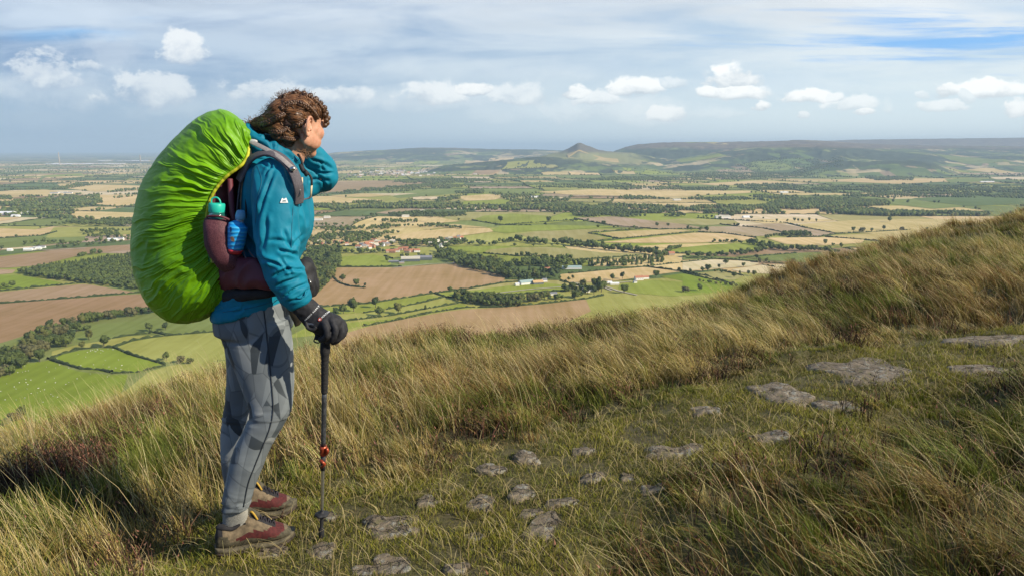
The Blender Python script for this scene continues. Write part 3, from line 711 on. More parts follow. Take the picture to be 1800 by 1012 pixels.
row([(880,427),(920,425),(960,432)], 11, 19, c7, jitter=14); row([(690,433),(740,430),(800,428),(880,433)], 15, 15, c7, jitter=14); row([(1165,452),(1180,440),(1200,436)], 12, 13, c7)
c8 = cluster('tree in the dark belt running into the grass slope', 'dark tree belt running into the grass slope')
row([(1200,452),(1240,453),(1290,450),(1345,441)], 13, 15, c8, jitter=10); row([(1340,436),(1380,441),(1420,442),(1480,446)], 10, 18, c8, jitter=13); row([(1320,430),(1345,435),(1370,440)], 10, 17, c8, jitter=9)
row([(1250,427),(1290,427),(1320,430)], 16, 12, c8); row([(1265,427),(1310,426)], 24, 11, c8)
c9 = cluster('tree in the square copse on the straw fields', 'square copse on the straw fields')
wood([(1375,412),(1425,411),(1428,417),(1380,417)], 13, 14, c9)
row([(1345,420),(1360,416),(1378,414)], 14, 11, c9)
row([(1228,496),(1260,500),(1300,505)], 11, 8, c8); row([(1262,479),(1305,484)], 11, 8, c8); row([(0+885,467),(940,462),(960,463)], 16, 10, c5) 
row([(890,452),(930,450),(965,455)], 18, 12, c5)
c10 = cluster('tree of the hedgerow around the far farm at the left', 'trees around the far left farm')
row([(80,428),(130,430),(180,424),(240,418)], 16, 14, c10, jitter=12); row([(100,437),(140,434),(230,424)], 16, 13, c10, jitter=10); row([(40,432),(80,424)], 22, 11, c10)
c11 = cluster('tree in the broad wood between the brown fields at the left', 'broad wood between the brown fields')
wood([(28,480),(70,472),(130,472),(200,462),(330,452),(330,510),(250,510),(230,510),(180,503),(130,496),(110,494),(50,485)], 9, 12, c11)
c12 = cluster('low dense plantation conifer behind the broad wood at the left', 'dark plantation at the left')
wood([(75,469),(150,459),(235,447),(330,440),(330,452),(235,461),(150,469),(110,472)], 9, 9, c12, kinds=(5, 5, 4, 5))
row([(140,452),(180,446)], 14, 16, c11)
row([(-30,508),(0,508),(20,506)], 9, 13, c11)
cF = cluster('', '')
# village
row([(560,432),(600,430),(660,424),(700,424)], 12, 14, cF, jitter=25); row([(600,446),(650,446),(690,444)], 11, 14, cF, jitter=12); wood([(545,415),(640,410),(700,412),(690,420),(620,428),(545,430)], 26, 14, cF)
wood([(690,425),(770,424),(830,425),(800,434),(760,440),(720,443),(690,440)], 24, 14, cF); row([(725,452),(770,450),(800,452)], 18, 10, cF)
# mid and far belts
for pts, sp_, hh in (([(820,372),(900,362),(1000,360),(1100,362),(1200,366),(1290,364),(1370,362),(1370,376),(1200,380),(1100,383),(1040,384),(960,374),(900,371)], 24, 15),
        ([(1330,366),(1380,352),(1480,350),(1560,356),(1565,362),(1480,366),(1400,370)], 20, 15), ([(1120,380),(1200,376),(1290,378),(1290,384),(1200,386)], 24, 15),
        ([(1440,372),(1500,369),(1560,374),(1640,376),(1640,381),(1560,381),(1480,378)], 18, 16), ([(1640,374),(1700,374),(1740,377),(1740,380),(1640,380)], 22, 14),
        ([(1480,345),(1560,340),(1640,340),(1800,344),(1800,350),(1600,347),(1500,350)], 36, 13), ([(1400,335),(1480,328),(1640,328),(1820,332),(1820,342),(1640,338),(1500,338)], 36, 14),
        ([(1180,352),(1300,346),(1400,345),(1400,351),(1300,353)], 34, 13), ([(1520,314),(1560,311),(1606,314),(1604,318),(1540,318)], 34, 15),
        ([(540,362),(640,356),(760,358),(840,360),(900,366),(880,372),(760,368),(640,367),(540,372)], 24, 14),
        ([(680,378),(740,374),(820,376),(820,380),(760,384),(700,382)], 26, 13), ([(770,350),(810,346),(810,352),(760,356)], 28, 13), ([(800,338),(850,335),(850,341),(800,342)], 28, 14),
        ([(700,318),(760,314),(860,316),(860,320),(760,324),(690,322)], 36, 13), ([(600,338),(660,330),(760,324),(840,328),(760,333),(680,340)], 34, 12),
        ([(540,398),(600,392),(660,392),(720,402),(700,412),(640,408),(560,410)], 32, 13), ([(640,390),(720,388),(790,398),(820,404),(760,402),(700,398)], 30, 13),
        ([(60,350),(120,346),(180,350),(180,360),(130,366),(60,372),(0,366),(0,358)], 32, 13), ([(60,392),(120,386),(230,386),(330,388),(330,400),(230,398),(140,396),(80,396)], 26, 14),
        ([(0,370),(60,366),(140,370),(120,384),(60,384),(0,378)], 30, 13), ([(0,346),(24,347),(20,352),(0,352)], 30, 13), ([(18,333),(68,330),(70,334),(20,336)], 34, 14),
        ([(185,336),(250,332),(260,336),(190,339)], 34, 12), ([(90,334),(140,322),(180,324),(110,334)], 40, 12), ([(150,345),(175,344),(175,350),(150,350)], 34, 12),
        ([(40,346),(130,344),(135,348),(60,350)], 34, 12), ([(140,410),(230,400),(330,402),(330,412),(220,416),(160,420)], 34, 13),
        ([(940,330),(1000,326),(1100,328),(1280,332),(1280,336),(1100,334)], 42, 13), ([(1290,326),(1370,324),(1420,330),(1370,336),(1300,332)], 40, 13),
        ([(1000,316),(1100,312),(1240,314),(1240,318),(1080,319)], 50, 12), ([(1200,306),(1330,300),(1480,300),(1480,308),(1330,314),(1220,314)], 52, 13),
        ([(860,340),(940,345),(1000,352),(1000,360),(900,356)], 40, 13), ([(1080,345),(1180,349),(1180,352),(1100,352)], 40, 12)):
    wood(pts, sp_ * .8, hh, cF)
# hedgerow trees on the generated patchwork
HEDGE = []
for e in edges:
    e = np.array(e); mid = e.mean(0)
    if mid[1] < 900 or abs(mid[0]) > mid[1] * .78 + 200: continue
    if hill_h(mid[0], mid[1]) > 60: continue
    inn = in_survey(e[:, 0], e[:, 1])
    if not inn.any() and mid[1] < 8000 and tr.rand() < .85: HEDGE.append(e)
    L = np.linalg.norm(e[-1] - e[0]); dens = tr.choice([.1, .4, 1.1, 2.4]) * L / 60
    px_, py_ = to_px(mid[0], mid[1])
    for _ in range(int(dens + tr.rand())):
        t = tr.rand() * (len(e) - 1.001); i = int(t); p = e[i] + (e[i + 1] - e[i]) * (t - i) + tr.uniform(-5, 5, 2)
        if mid[1] < 9000 and in_survey(p[0:1], p[1:2])[0]: continue
        TREES.append((p[0], p[1], tr.uniform(8, 16), (0, 1, 2, 3, 6)[tr.randint(5)], cF))
# largest ones are individuals
def vis(t):
    px, py = to_px(t[0], t[1]); 
    yb = np.interp(px, [0, 380, 600, 1000, 1300, 1500, 1800], [745, 625, 600, 565, 505, 445, 370])
    inside_body = (232 < px < 440 and py < 560)
    return -20 < px < 1820 and py < yb + 10 and not inside_body
ind = sorted([t for t in TREES if t[4] != cF and vis(t)], key=lambda t: -t[2] / math.hypot(t[0], t[1]))
singl = [t for t in TREES if t[4] < c1]
ind = singl + [t for t in ind if t[4] >= c1][:290 - len(singl)]
indset = set(id(t) for t in ind)
cnt = {}
treebase = []
for t in ind:
    x, y, h, k, cl = t
    e = empty('tree', (x, y, PLAIN + 1.2)); e.rotation_euler.z = tr.uniform(0, 6.28); s = h / .95; e.scale = (s * tr.uniform(.85, 1.1), s * tr.uniform(.85, 1.1), s)
    lab, grp = CL[cl]; tag(e, lab, 'tree', grp)
    for nm, me in (('crown', protos[k][0]), ('trunk', protos[k][1])):
        o = bpy.data.objects.new(nm, me); COL.objects.link(o); o.parent = e
T = np.array([(t[0], t[1], t[2], t[3]) for t in TREES if id(t) not in indset])
T = T[np.abs(T[:, 0]) < T[:, 1] * .78 + 100]
dd = np.hypot(T[:, 0], T[:, 1]); near = dd < 3300
V = []; F = []; Cc = []; nv = 0
prid = np.where(near, np.array((0, 1, 2, 0, 5, 4, 3, 3))[T[:, 3].astype(int)], 6 + tr.randint(0, 4, len(T)))
tz = PLAIN + 1 + hill_h(T[:, 0], T[:, 1])
for k, (v, f, c) in enumerate(lowp + tinyp):
    s_ = T[prid == k]; z_ = tz[prid == k]; N = len(s_)
    if not N: continue
    a = tr.uniform(0, 6.28, N)[:, None]; sc = (s_[:, 2] * (1.0 if k < 6 else 1.15))[:, None]; wx = tr.uniform(.9, 1.2, (N, 1)) * sc; wy = tr.uniform(.9, 1.2, (N, 1)) * sc
    vx = v[None, :, 0] * wx; vy = v[None, :, 1] * wy; vz = v[None, :, 2] * sc
    P3 = np.stack([vx * np.cos(a) - vy * np.sin(a) + s_[:, 0:1], vx * np.sin(a) + vy * np.cos(a) + s_[:, 1:2], vz - s_[:, 2:3] * .08 + z_[:, None]], -1)
    V.append(P3.reshape(-1, 3)); F.append((f[None] + (np.arange(N) * len(v))[:, None, None]).reshape(-1, 3) + nv); nv += N * len(v)
    Cc.append((c[None] * tr.uniform(.8, 1.25, (N, 1, 1))).reshape(-1, 3))
me = fastmesh('woodland', np.concatenate(V), np.concatenate(F), np.concatenate(Cc), 3)
o = finish('woodland', me, leafm); tag(o, 'mass of far woods, belts and hedgerow trees spread over the plain', 'woodland', kind='stuff')
print('trees', len(TREES), 'individual', len(ind))
# hedges
hedgem = tintmat('hedge_leaves', rough=.9, var=.3, scale=.6, spec=.1)
def hedge_geo(pts, w, h, step):
    p = np.array(pts, float); seg = np.r_[0, np.cumsum(np.linalg.norm(np.diff(p, axis=0), axis=1))]
    k = max(3, int(seg[-1] / step)); s = np.linspace(0, seg[-1], k)
    q = np.stack([np.interp(s, seg, p[:, 0]), np.interp(s, seg, p[:, 1])], 1)
    t = np.gradient(q, axis=0); t /= np.linalg.norm(t, axis=1)[:, None] + 1e-9; nn = np.stack([-t[:, 1], t[:, 0]], 1)
    prof = [(-.5, 0), (-.55, .6), (-.25, 1), (.25, 1), (.55, .6), (.5, 0)]
    V = np.zeros((k, 6, 3))
    hh = h * tr.uniform(.45, 1.5, k) * np.where(tr.uniform(0, 1, k) < .08, .15, 1); ww = w * tr.uniform(.7, 1.3, k)
    for j, (a, b_) in enumerate(prof):
        V[:, j, :2] = q + nn * (a * ww)[:, None] + tr.uniform(-.25, .25, (k, 2)); V[:, j, 2] = PLAIN + .4 + b_ * hh * tr.uniform(.85, 1.15, k) + (hill_h(q[0, 0], q[0, 1]))
    F = gridfaces(k, 6)
    return V.reshape(-1, 3), F, np.tile(np.array((.040, .055, .018)), (k * 6, 1)) * np.repeat(tr.uniform(.6, 1.6, k * 6)[:, None], 3, 1)
V = []; F = []; Cc = []; nv = 0
for e in HEDGE:
    d = np.linalg.norm(np.mean(e, 0)); v, f, c = hedge_geo(e, 3.2 + d / 2500, 2.2 + d / 4000, 14 if d > 3000 else 7)
    V.append(v); F.append(f + nv); nv += len(v); Cc.append(c)
me = fastmesh('hedgerow_network', np.concatenate(V), np.concatenate(F), np.concatenate(Cc))
o = finish('hedgerow_network', me, hedgem); tag(o, 'far network of hedgerows dividing the fields of the plain', 'hedgerows', kind='stuff')
HP = [
 ([(197,656),(175,651),(142,649),(112,640),(88,633)], 'broken hedge dividing the bright sheep pasture in two'),
 ([(85,633),(112,622),(140,615),(175,611),(200,612)], 'hedge along the top left edge of the upper sheep pasture'),
 ([(200,611),(230,624),(262,633),(290,641)], 'gappy hedge down the right side of the upper sheep pasture'),
 ([(197,657),(240,655),(262,650),(290,643)], 'hedge at the lower right edge of the upper sheep pasture'),
 ([(200,611),(232,600),(265,594),(300,590),(385,583)], 'hedge above the pale green slope field'),
 ([(265,584),(298,590)], 'short dark hedge with the two round trees beside it'),
 ([(190,597),(230,590),(265,586)], 'thin hedge above the dull strip field at the left'),
 ([(0,534),(60,530),(130,524),(243,515),(280,512)], 'thin dark hedge between the two brown fields at the left'),
 ([(100,503),(130,499),(150,498)], 'short hedge at the tip of the green field at the left'),
 ([(0,512),(100,502)], 'thin hedge along the bottom of the left green field'),
 ([(586,488),(596,498),(614,504),(642,507)], 'dark curved hedge with three trees inside the big ploughed field'),
 ([(540,543),(570,540),(650,534),(752,518),(830,507),(888,497),(960,492)], 'long hedge along the bottom of the big ploughed field'),
 ([(756,514),(775,520),(788,524)], 'dark hedge at the left of the small leafy wood'),
 ([(640,551),(700,541),(745,532),(780,523)], 'hedge between the first and second green strips'),
 ([(600,566),(690,555),(742,545),(805,534)], 'hedge between the second and third green strips'),
 ([(640,574),(690,565),(760,550),(820,541),(880,541),(960,534),(1030,526),(1060,520)], 'hedge along the top of the long brown field'),
 ([(592,470),(650,470),(700,469),(705,470)], 'dark hedge between the small green field and the ploughed field'),
 ([(676,450),(690,456)], 'dark hedge beside the grey farm sheds'),
 ([(838,474),(870,478),(885,482)], 'dark hedge at the far corner of the big ploughed field'),
 ([(790,524),(840,521),(900,519),(960,514),(1000,512)], 'hedge behind the small leafy wood'),
 ([(985,494),(1010,500),(1030,506)], 'thick dark hedge leading down to the farm clump'),
 ([(1000,482),(1060,476),(1130,470),(1200,462),(1260,456),(1320,460)], 'hedge along the top of the straw strips'),
 ([(1138,469),(1170,474),(1200,478),(1240,485),(1290,500)], 'hedge slanting down between straw strip and paddocks'),
 ([(1035,411),(1050,413),(1075,418),(1090,421)], 'dark zigzag hedge at the left of the rectangular straw field'),
 ([(1034,410),(1080,407),(1130,403)], 'hedge along the top of the rectangular straw field'),
 ([(1050,425),(1090,421),(1150,415),(1220,409)], 'hedge along the bottom of the rectangular straw field'),
 ([(1225,384+0),(1300,388),(1383,393),(1420,402),(1468,411)], 'hedge between the pinkish fields and the wide stubble'),
 ([(1265,395),(1300,399)], 'short thick hedge at the top of the left pinkish field'),
 ([(1304,399),(1340,402),(1383,411)], 'thick straight hedge between the two pinkish fields'),
 ([(1222,409),(1265,410),(1330,419)], 'hedge under the left pinkish field'),
 ([(1383,418),(1440,417),(1470,412),(1530,409),(1600,405)], 'long hedge under the wide stubble'),
 ([(1450,417),(1500,421),(1560,426)], 'hedge dropping behind the slope under the wide stubble'),
 ([(1200,455),(1240,455),(1290,458),(1340,462),(1380,464),(1430,468)], 'hedge along the top of the pale stubble fields'),
 ([(1338,466),(1360,470),(1385,473)], 'thick dark hedge inside the pale stubble'),
 ([(1200,479),(1220,485),(1260,494),(1290,499)], 'bushy hedge between the olive triangle and the green field'),
 ([(1258,476),(1285,480),(1306,486)], 'bushy hedge on the right of the olive triangle'),
 ([(960,412),(1000,409),(860,413+0)], None),
 ([(850,446),(900,450),(950,451)], 'hedge under the olive stubble'), ([(1010,458),(1060,455),(1135,449)], 'hedge at the right bottom of the olive stubble'),
 ([(1180,446),(1240,447)], 'hedge under the bright green field'), ([(1300,455),(1350,450),(1400,446)], 'hedge over the far green field by the slope'),
 ([(870,397),(960,391),(1015,387)], 'hedge under the bright green triangle'), ([(830,388),(880,396),(935,397)], 'hedge at the left of the bright green triangle'),
 ([(0,420),(75,415),(100,408)], 'hedge under the left straw field'), ([(1010,385),(1080,398),(1160,404),(1240,403)], 'long bushy hedge under the far pinkish field')]
for pts, lab in HP:
    if lab is None: continue
    g = [G(*p) for p in pts]; d = np.linalg.norm(np.mean(g, 0))
    v, f, c = hedge_geo(g, 3.6 + d / 1500, 2.6 + d / 2200, 4)
    base = v.mean(0); base[2] = v[:, 2].min()
    o = finish('hedge', fastmesh('hedge', v - base, f, c), hedgem); o.location = base; tag(o, lab, 'hedge', 'hedges between the near fields')
# buildings
roofs = {'red': simple('red_pantile_roof', (.42,.17,.09,1), .8, .15, 1.5), 'gry': simple('grey_slate_roof', (.22,.22,.23,1), .7, .1, 1.5), 'grn': simple('pale_green_metal_roof', (.30,.40,.36,1), .6, .08, .8),
         'buf': simple('buff_sheet_roof', (.55,.50,.38,1), .7, .08, .8), 'ora': simple('orange_sheet_roof', (.55,.36,.16,1), .7, .1, .8), 'wht': simple('white_sheet_roof', (.78,.78,.76,1), .6, .05, .8)}
walls = {'wht': simple('white_rendered_wall', (.80,.78,.73,1), .8, .05, 1), 'stn': simple('stone_wall', (.45,.36,.26,1), .9, .12, 1.5), 'brk': simple('brick_wall', (.42,.22,.15,1), .9, .12, 1.5), 'drk': simple('dark_sheet_wall', (.12,.14,.15,1), .7, .1, 1)}
glassm = simple('dark_window_glass', (.03,.04,.05,1), .2, .1, 1)
def gable(w, l, hw, hr, ov=.35):
    """walls + roof slab, ridge along X (length l), depth w"""
    X, Y = l / 2, w / 2
    wv = [(-X,-Y,0),(X,-Y,0),(X,Y,0),(-X,Y,0),(-X,-Y,hw),(X,-Y,hw),(X,Y,hw),(-X,Y,hw),(-X,0,hw+hr),(X,0,hw+hr)]
    wf = [(0,1,5,4),(2,3,7,6),(1,2,6,9,5),(3,0,4,8,7)]
    s = hr / Y; X += ov; Yo = Y + ov; z0 = hw - ov * s; t = .25
    rv = [(-X,-Yo,z0+.02),(X,-Yo,z0+.02),(X,0,hw+hr+.02),(-X,0,hw+hr+.02),(X,Yo,z0+.02),(-X,Yo,z0+.02)]
    rv += [(a, b_, c + t) for a, b_, c in rv]
    rf = [(6,7,8,9),(9,8,10,11),(3,2,1,0),(5,4,2,3),(0,1,7,6),(4,5,11,10),(0,6,9,3),(3,9,11,5),(1,2,8,7),(2,4,10,8)]
    return wv, wf, rv, rf
bcache = {}
def building(name, px, py, l, w, hw, hr, wall, roof, rz, label, cat, group=None, chim=False, wins=0):
    x, y = G(px, py); e = empty(name, (x, y, PLAIN + 1.2), 0); e.rotation_euler.z = rz; tag(e, label, cat, group)
    key = (l, w, hw, hr, wall, roof, chim, wins)
    if key not in bcache:
        wv, wf, rv, rf = gable(w, l, hw, hr)
        L = []
        for nm, v, f, mm in (('wall', wv, wf, walls[wall]), ('roof', rv, rf, roofs[roof])):
            me = bpy.data.meshes.new(nm); me.from_pydata(v, [], f); me.materials.append(mm); L.append((nm, me, None))
        def boxme(nm, c, s, mm):
            v = [(c[0]+i*s[0], c[1]+j*s[1], c[2]+k*s[2]) for i in (-.5,.5) for j in (-.5,.5) for k in (-.5,.5)]
            me = bpy.data.meshes.new(nm); me.from_pydata(v, [], [(0,1,3,2),(4,6,7,5),(0,4,5,1),(2,3,7,6),(0,2,6,4),(1,5,7,3)]); me.materials.append(mm); return me
        if chim: L.append(('chimney', boxme('chimney', (l*.36, 0, hw+hr+.5), (.9, .9, 1.8), walls['brk']), 'roof'))
        for i in range(wins):
            L.append(('window', boxme('window', (-l/2 + l*(i+.5)/wins, -w/2-.02, hw*.55), (1.1, .12, 1.2), glassm), 'wall'))
        bcache[key] = L
    got = {}
    for nm, me, par in bcache[key]:
        o = bpy.data.objects.new(nm, me); COL.objects.link(o); o.parent = got.get(par, e); got.setdefault(nm, o)
building('farm_shed', 722,459, 46,26,6,5,'drk','buf', .1, 'broad buff roofed farm shed at the top edge of the big ploughed field', 'shed')
building('farm_shed', 744,457, 44,20,6,4,'drk','gry', .08, 'long grey roofed farm shed at the top edge of the big ploughed field', 'shed')
building('farm_shed', 692,462, 24,10,3,2,'drk','gry', .1, 'low grey shed left of the broad buff roofed shed', 'shed')
building('farm_shed', 706,464, 12,8,3,2,'stn','gry', .3, 'small grey outbuilding in front of the broad buff roofed shed', 'shed')
building('farm_shed', 925,500, 30,16,4.5,4,'wht','grn', .45, 'pale green roofed barn beside the mixed wood', 'barn')
building('farm_shed', 945,500, 22,12,4,4,'drk','ora', .35, 'orange yellow roofed barn right of the pale green roofed barn', 'barn')
building('farm_shed', 909,503, 8,7,4,1.5,'wht','wht', .3, 'small white hut left of the pale green roofed barn', 'hut')
building('farm_shed', 957,496, 10,8,4,3,'wht','gry', .3, 'small white cottage right of the orange yellow roofed barn', 'cottage')
building('farm_shed', 1005,473, 44,18,4,3,'wht','grn', .05, 'long pale glasshouse roof behind the straw strip', 'glasshouse')
building('farm_house', 1123,493, 18,9,5.5,3.5,'wht','red', .25, 'white farmhouse with a red roof standing at the green field', 'house', None, True, 4)
building('farm_shed', 1135,491, 12,8,4,2.5,'wht','red', .2, 'lower white wing right of the red roofed farmhouse', 'house')
building('farm_shed', 1116,498, 7,6,3,2,'wht','gry', .4, 'tiny white outbuilding in front of the red roofed farmhouse', 'hut')
building('farm_house', 1030,514, 14,8,5,3,'wht','gry', .3, 'white cottage under the dense farm clump', 'cottage', None, True, 3)
building('farm_house', 1038,511, 10,8,5,3,'wht','gry', 1.2, 'second white cottage tucked right of the first in the farm clump', 'cottage')
building('farm_shed', 1066,499, 22,10,3,1.5,'wht','wht', .1, 'pale low sheds on the track right of the farm clump', 'shed')
building('farm_shed', 1080,501, 18,8,3,1.5,'wht','wht', .1, 'second pale low shed right of the farm clump', 'shed')
building('farm_shed', 967,519, 26,8,3,2,'wht','gry', .2, 'long grey shed behind the small leafy wood', 'shed')
building('farm_house', 962,477, 12,8,5,3,'stn','red', .2, 'stone house with a red roof in the mixed wood', 'house', None, True, 2)
building('farm_house', 1180,449, 16,10,5,4,'stn','red', .2, 'stone farmhouse beside the bright green field', 'house', None, True, 3)
building('farm_shed', 1290,387+0, 60,24,6,4,'wht','wht', .05, 'far white farm shed behind the pinkish fields', 'shed') if False else None
building('farm_shed', 1270,384, 60,22,6,4,'wht','buf', .05, 'long far white farm shed above the pinkish fields', 'shed')
building('farm_shed', 1312,384, 30,16,5,4,'wht','wht', .1, 'short far white farm building above the pinkish fields', 'shed')
building('farm_shed', 198,424, 26,12,5,3,'wht','wht', .1, 'left one of two far white barns left of the rucksack', 'barn')
building('farm_shed', 212,423, 18,12,6,3,'wht','gry', .1, 'right one of two far white barns left of the rucksack', 'barn')
for i, (a, b_, l) in enumerate([(50,441,22),(58,440,14),(66,439,20),(74,437,18),(18,442,12)]):
    building('farm_shed', a, b_, l,9,4,2.5,'wht',('wht','gry')[i%2], .15, 'pale low farm building strung along the left hedge', 'shed', 'pale farm buildings strung along the left hedge')
building('farm_shed', 6,378, 90,40,8,6,'wht','wht', .05, 'very large far white shed at the left edge', 'shed')
for i, (a, b_, l) in enumerate([(32,377,40),(48,376,30),(28,382,30)]):
    building('farm_shed', a, b_, l,18,5,4,'wht',('buf','wht','wht')[i], .1, 'far pale shed right of the very large white shed', 'shed', 'far pale sheds right of the very large white shed')
for (a, b_, l) in [(96,341,50),(110,340,60),(120,341,50),(740,373,30),(713,382,30),(1735,321,120),(1378,340,50),(560,388,30),(575,384,24),(940+0,348,40),(1190,353,40)]:
    building('farm_shed', a, b_, l,16,5,4,'wht',('gry','wht','buf')[int(a)%3], .1, 'small pale farm building far out among the fields', 'shed', 'small pale farm buildings far out')
vr = random.Random(5)
vill = [(630,437),(640,436),(648,434),(655,436),(661,433),(668,431),(673,434),(645,431),(653,429),(664,428),(676,429),(636,433),(658,425),(685,431),(690,427),(566,432),(575,429),(589,428),(600,429),(562,428),(610,432),(684,432),(650,438)]
for i, (a, b_) in enumerate(vill):
    building('village_house', a, b_, vr.choice([10, 13, 16]), 8, 5, 3.6, ('wht','stn','wht','brk')[i % 4], ('red','gry','red','red','buf')[i % 5], vr.uniform(-.5, .8), 'small red or grey roofed house of the village behind the small green field', 'house', 'village houses behind the small green field', i % 2 == 0, 2)
for i, (a, b_) in enumerate([(682,445),(690,445),(697,444),(704,441),(712,440),(718,441),(716,445),(724,444),(733,444)]):
    building('village_house', a, b_, vr.choice([12, 16]), 8, 5, 3.8, ('stn','brk','wht')[i % 3], 'red', vr.uniform(-.3, .5), 'red roofed house in the row just above the grey farm sheds', 'house', 'red roofed houses just above the farm sheds', True, 2)
for i, (a, b_) in enumerate([(752,427),(760,426),(770,427),(778,425),(785,424),(792,422),(800,422),(806,419),(756,431),(768,433),(790,428),(784,431),(811,421),(745,429)]):
    building('village_house', a, b_, vr.choice([10, 13]), 8, 5, 3.8, ('wht','stn')[i % 2], ('red','gry','buf')[i % 3], vr.uniform(-.5, .8), 'pale house at the right end of the village near the long tree belt', 'house', 'pale houses at the right end of the village', True, 2)
building('village_house', 775,436, 16,9,7,5,'wht','gry', 1.3, 'large white gabled house at the right end of the village', 'house', None, True, 3)
for i in range(150):
    a = vr.gauss(730, 62); b_ = 304 + vr.gauss(0, 3.2) - (a - 730) * .035
    building('town_house', a, b_, vr.choice([18, 26, 34]), 16, 7, 5, ('wht','stn')[i % 2], ('buf','gry','red','wht')[i % 4], vr.uniform(-.3, .3), 'pale speck of a house in the far town below the blue hill', 'house', 'houses of the far town below the blue hill')
for i in range(26):
    a = vr.uniform(40, 250) if i % 3 else vr.uniform(180, 255); b_ = (289.5 if i % 3 else 283.5) + vr.uniform(-.6, .6)
    building('works_building', a, b_, vr.choice([110, 160, 240]), 90, 9, 6, 'stn', 'wht', 0, 'pale low works building on the blue plain near the left horizon', 'factory', 'pale works buildings near the left horizon')
def stack(px, py, h, r0, label):
    x, y = G(px, py); v, f = tube_mesh('s', [(0,0,0),(0,0,h*.5),(0,0,h*.96),(0,0,h)], [r0*.7, r0*.6, r0*.45, r0*.5], 14)
    e = empty('works_chimney', (x, y, PLAIN)); tag(e, label, 'chimney')
    mkobj('shaft', [(a[0]+x, a[1]+y, a[2]+PLAIN) for a in v], f, walls['stn'], e, True)
stack(105, 290, 210, 15, 'tall thin pale works chimney on the left horizon plain')
stack(247, 286, 150, 22, 'shorter pale works chimney nearer the rucksack on the left horizon')
# sheep
sheepm = simple('sheep_wool', (.85,.83,.76,1), .9, .05, 5); sheepd = simple('sheep_face', (.12,.10,.09,1), .9, .05, 5)
def sheep_mesh():
    V = []; F = []; M = []
    def blob(c, s, mi):
        n0 = len(V); V.extend([tuple(np.array(c) + q * np.array(s)) for q in I2[0]]); F.extend([tuple(int(i + n0) for i in f) for f in I2[1]]); M.extend([mi] * len(I2[1]))
    blob((0, 0, .68), (.62, .33, .32), 0); blob((.55, 0, .85), (.2, .16, .2), 0); blob((.74, 0, .84), (.19, .1, .11), 1)
    blob((.62, .14, .93), (.04, .1, .04), 1); blob((.62, -.14, .93), (.04, .1, .04), 1)
    for x in (-.38, .36):
        for y in (-.16, .16):
            v, f = tube_mesh('l', [(x, y, .5), (x + .02, y, .28), (x - .02, y, 0)], [.08, .05, .04], 6); n0 = len(V); V.extend([tuple(q) for q in v]); F.extend([tuple(i + n0 for i in q) for q in f]); M.extend([1] * len(f))
    me = bpy.data.meshes.new('sheep'); me.from_pydata(V, [], F); me.materials.append(sheepm); me.materials.append(sheepd); me.polygons.foreach_set('material_index', np.array(M, np.int32)); return me
sm = sheep_mesh()
for i in range(78):
    if i < 30: px, py = vr.uniform(100, 215), vr.uniform(618, 652)
    elif i < 55: px, py = vr.uniform(20, 200), vr.uniform(642, 675)
    else: px, py = vr.uniform(0, 120), vr.uniform(670, 720)
    if i < 14: px, py = vr.uniform(150, 200), 614 + vr.uniform(0, 7)
    if not (inpoly(np.array([px]), np.array([py]), np.array(FLD[3][1]))[0] or inpoly(np.array([px]), np.array([py]), np.array(FLD[4][1]))[0]): continue
    x, y = G(px, py); o = bpy.data.objects.new('sheep', sm); COL.objects.link(o); o.location = (x, y, PLAIN + 1.0); o.rotation_euler.z = vr.uniform(0, 6.28); o.scale = (0.95,) * 3
    tag(o, 'white sheep grazing in the bright green pasture below the slope', 'sheep', 'sheep grazing in the bright green pasture')
# ================================================================== GRASS, HEATHER, STONES
gr = np.random.RandomState(21)
def GG(px, py):
    """where the line of sight through a survey column/row meets the hillside"""
    x, y, z = ray(px, py)
    t = np.concatenate([np.arange(1.2, 30, .02)]); g = ground(x * t, y * t, True); zz = CAMZ + z * t
    k = np.argmax(zz < g); return np.array((x * t[k], y * t[k], g[k]))
def blades(x, y, h, w, azim, lean, cb, ct, segs=3, sink=.01, zoff=0.0):
    N = len(x); z = ground(x, y) - sink + zoff; t = np.linspace(0, 1, segs + 1)[None, :]
    h = h[:, None]; lean = lean[:, None]
    out = h * lean * t ** 1.9; up = h * t * np.sqrt(np.clip(1 - (lean * t ** .9 * .75) ** 2, .08, 1))
    cxp = x[:, None] + np.cos(azim)[:, None] * out; cyp = y[:, None] + np.sin(azim)[:, None] * out; czp = z[:, None] + up
    wa = gr.uniform(0, math.pi, N)[:, None]; ww = w[:, None] * (1 - t ** 1.6) * .5 + .00025
    L = np.stack([cxp - np.cos(wa) * ww, cyp - np.sin(wa) * ww, czp], -1); Rr = np.stack([cxp + np.cos(wa) * ww, cyp + np.sin(wa) * ww, czp], -1)
    co = np.stack([L, Rr], 2).reshape(N, -1, 3)                        # N, (segs+1)*2, 3
    base = (np.arange(N) * (segs + 1) * 2)[:, None, None]
    q = np.array([[2*i, 2*i+1, 2*i+3, 2*i+2] for i in range(segs)])[None]
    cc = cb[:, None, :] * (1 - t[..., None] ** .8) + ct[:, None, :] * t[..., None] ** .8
    return co.reshape(-1, 3), (base + q).reshape(-1, 4), np.repeat(cc, 2, axis=1).reshape(-1, 3)
class Bag:
    def __init__(s): s.V = []; s.F = []; s.C = []; s.n = 0
    def add(s, v, f, c): s.V.append(v.astype(np.float32)); s.F.append((f + s.n).astype(np.int32)); s.C.append(c.astype(np.float32)); s.n += len(v)
    def obj(s, name, m, label, cat):
        me = fastmesh(name, np.concatenate(s.V), np.concatenate(s.F), np.concatenate(s.C)); o = finish(name, me, m); tag(o, label, cat, kind='stuff'); return o
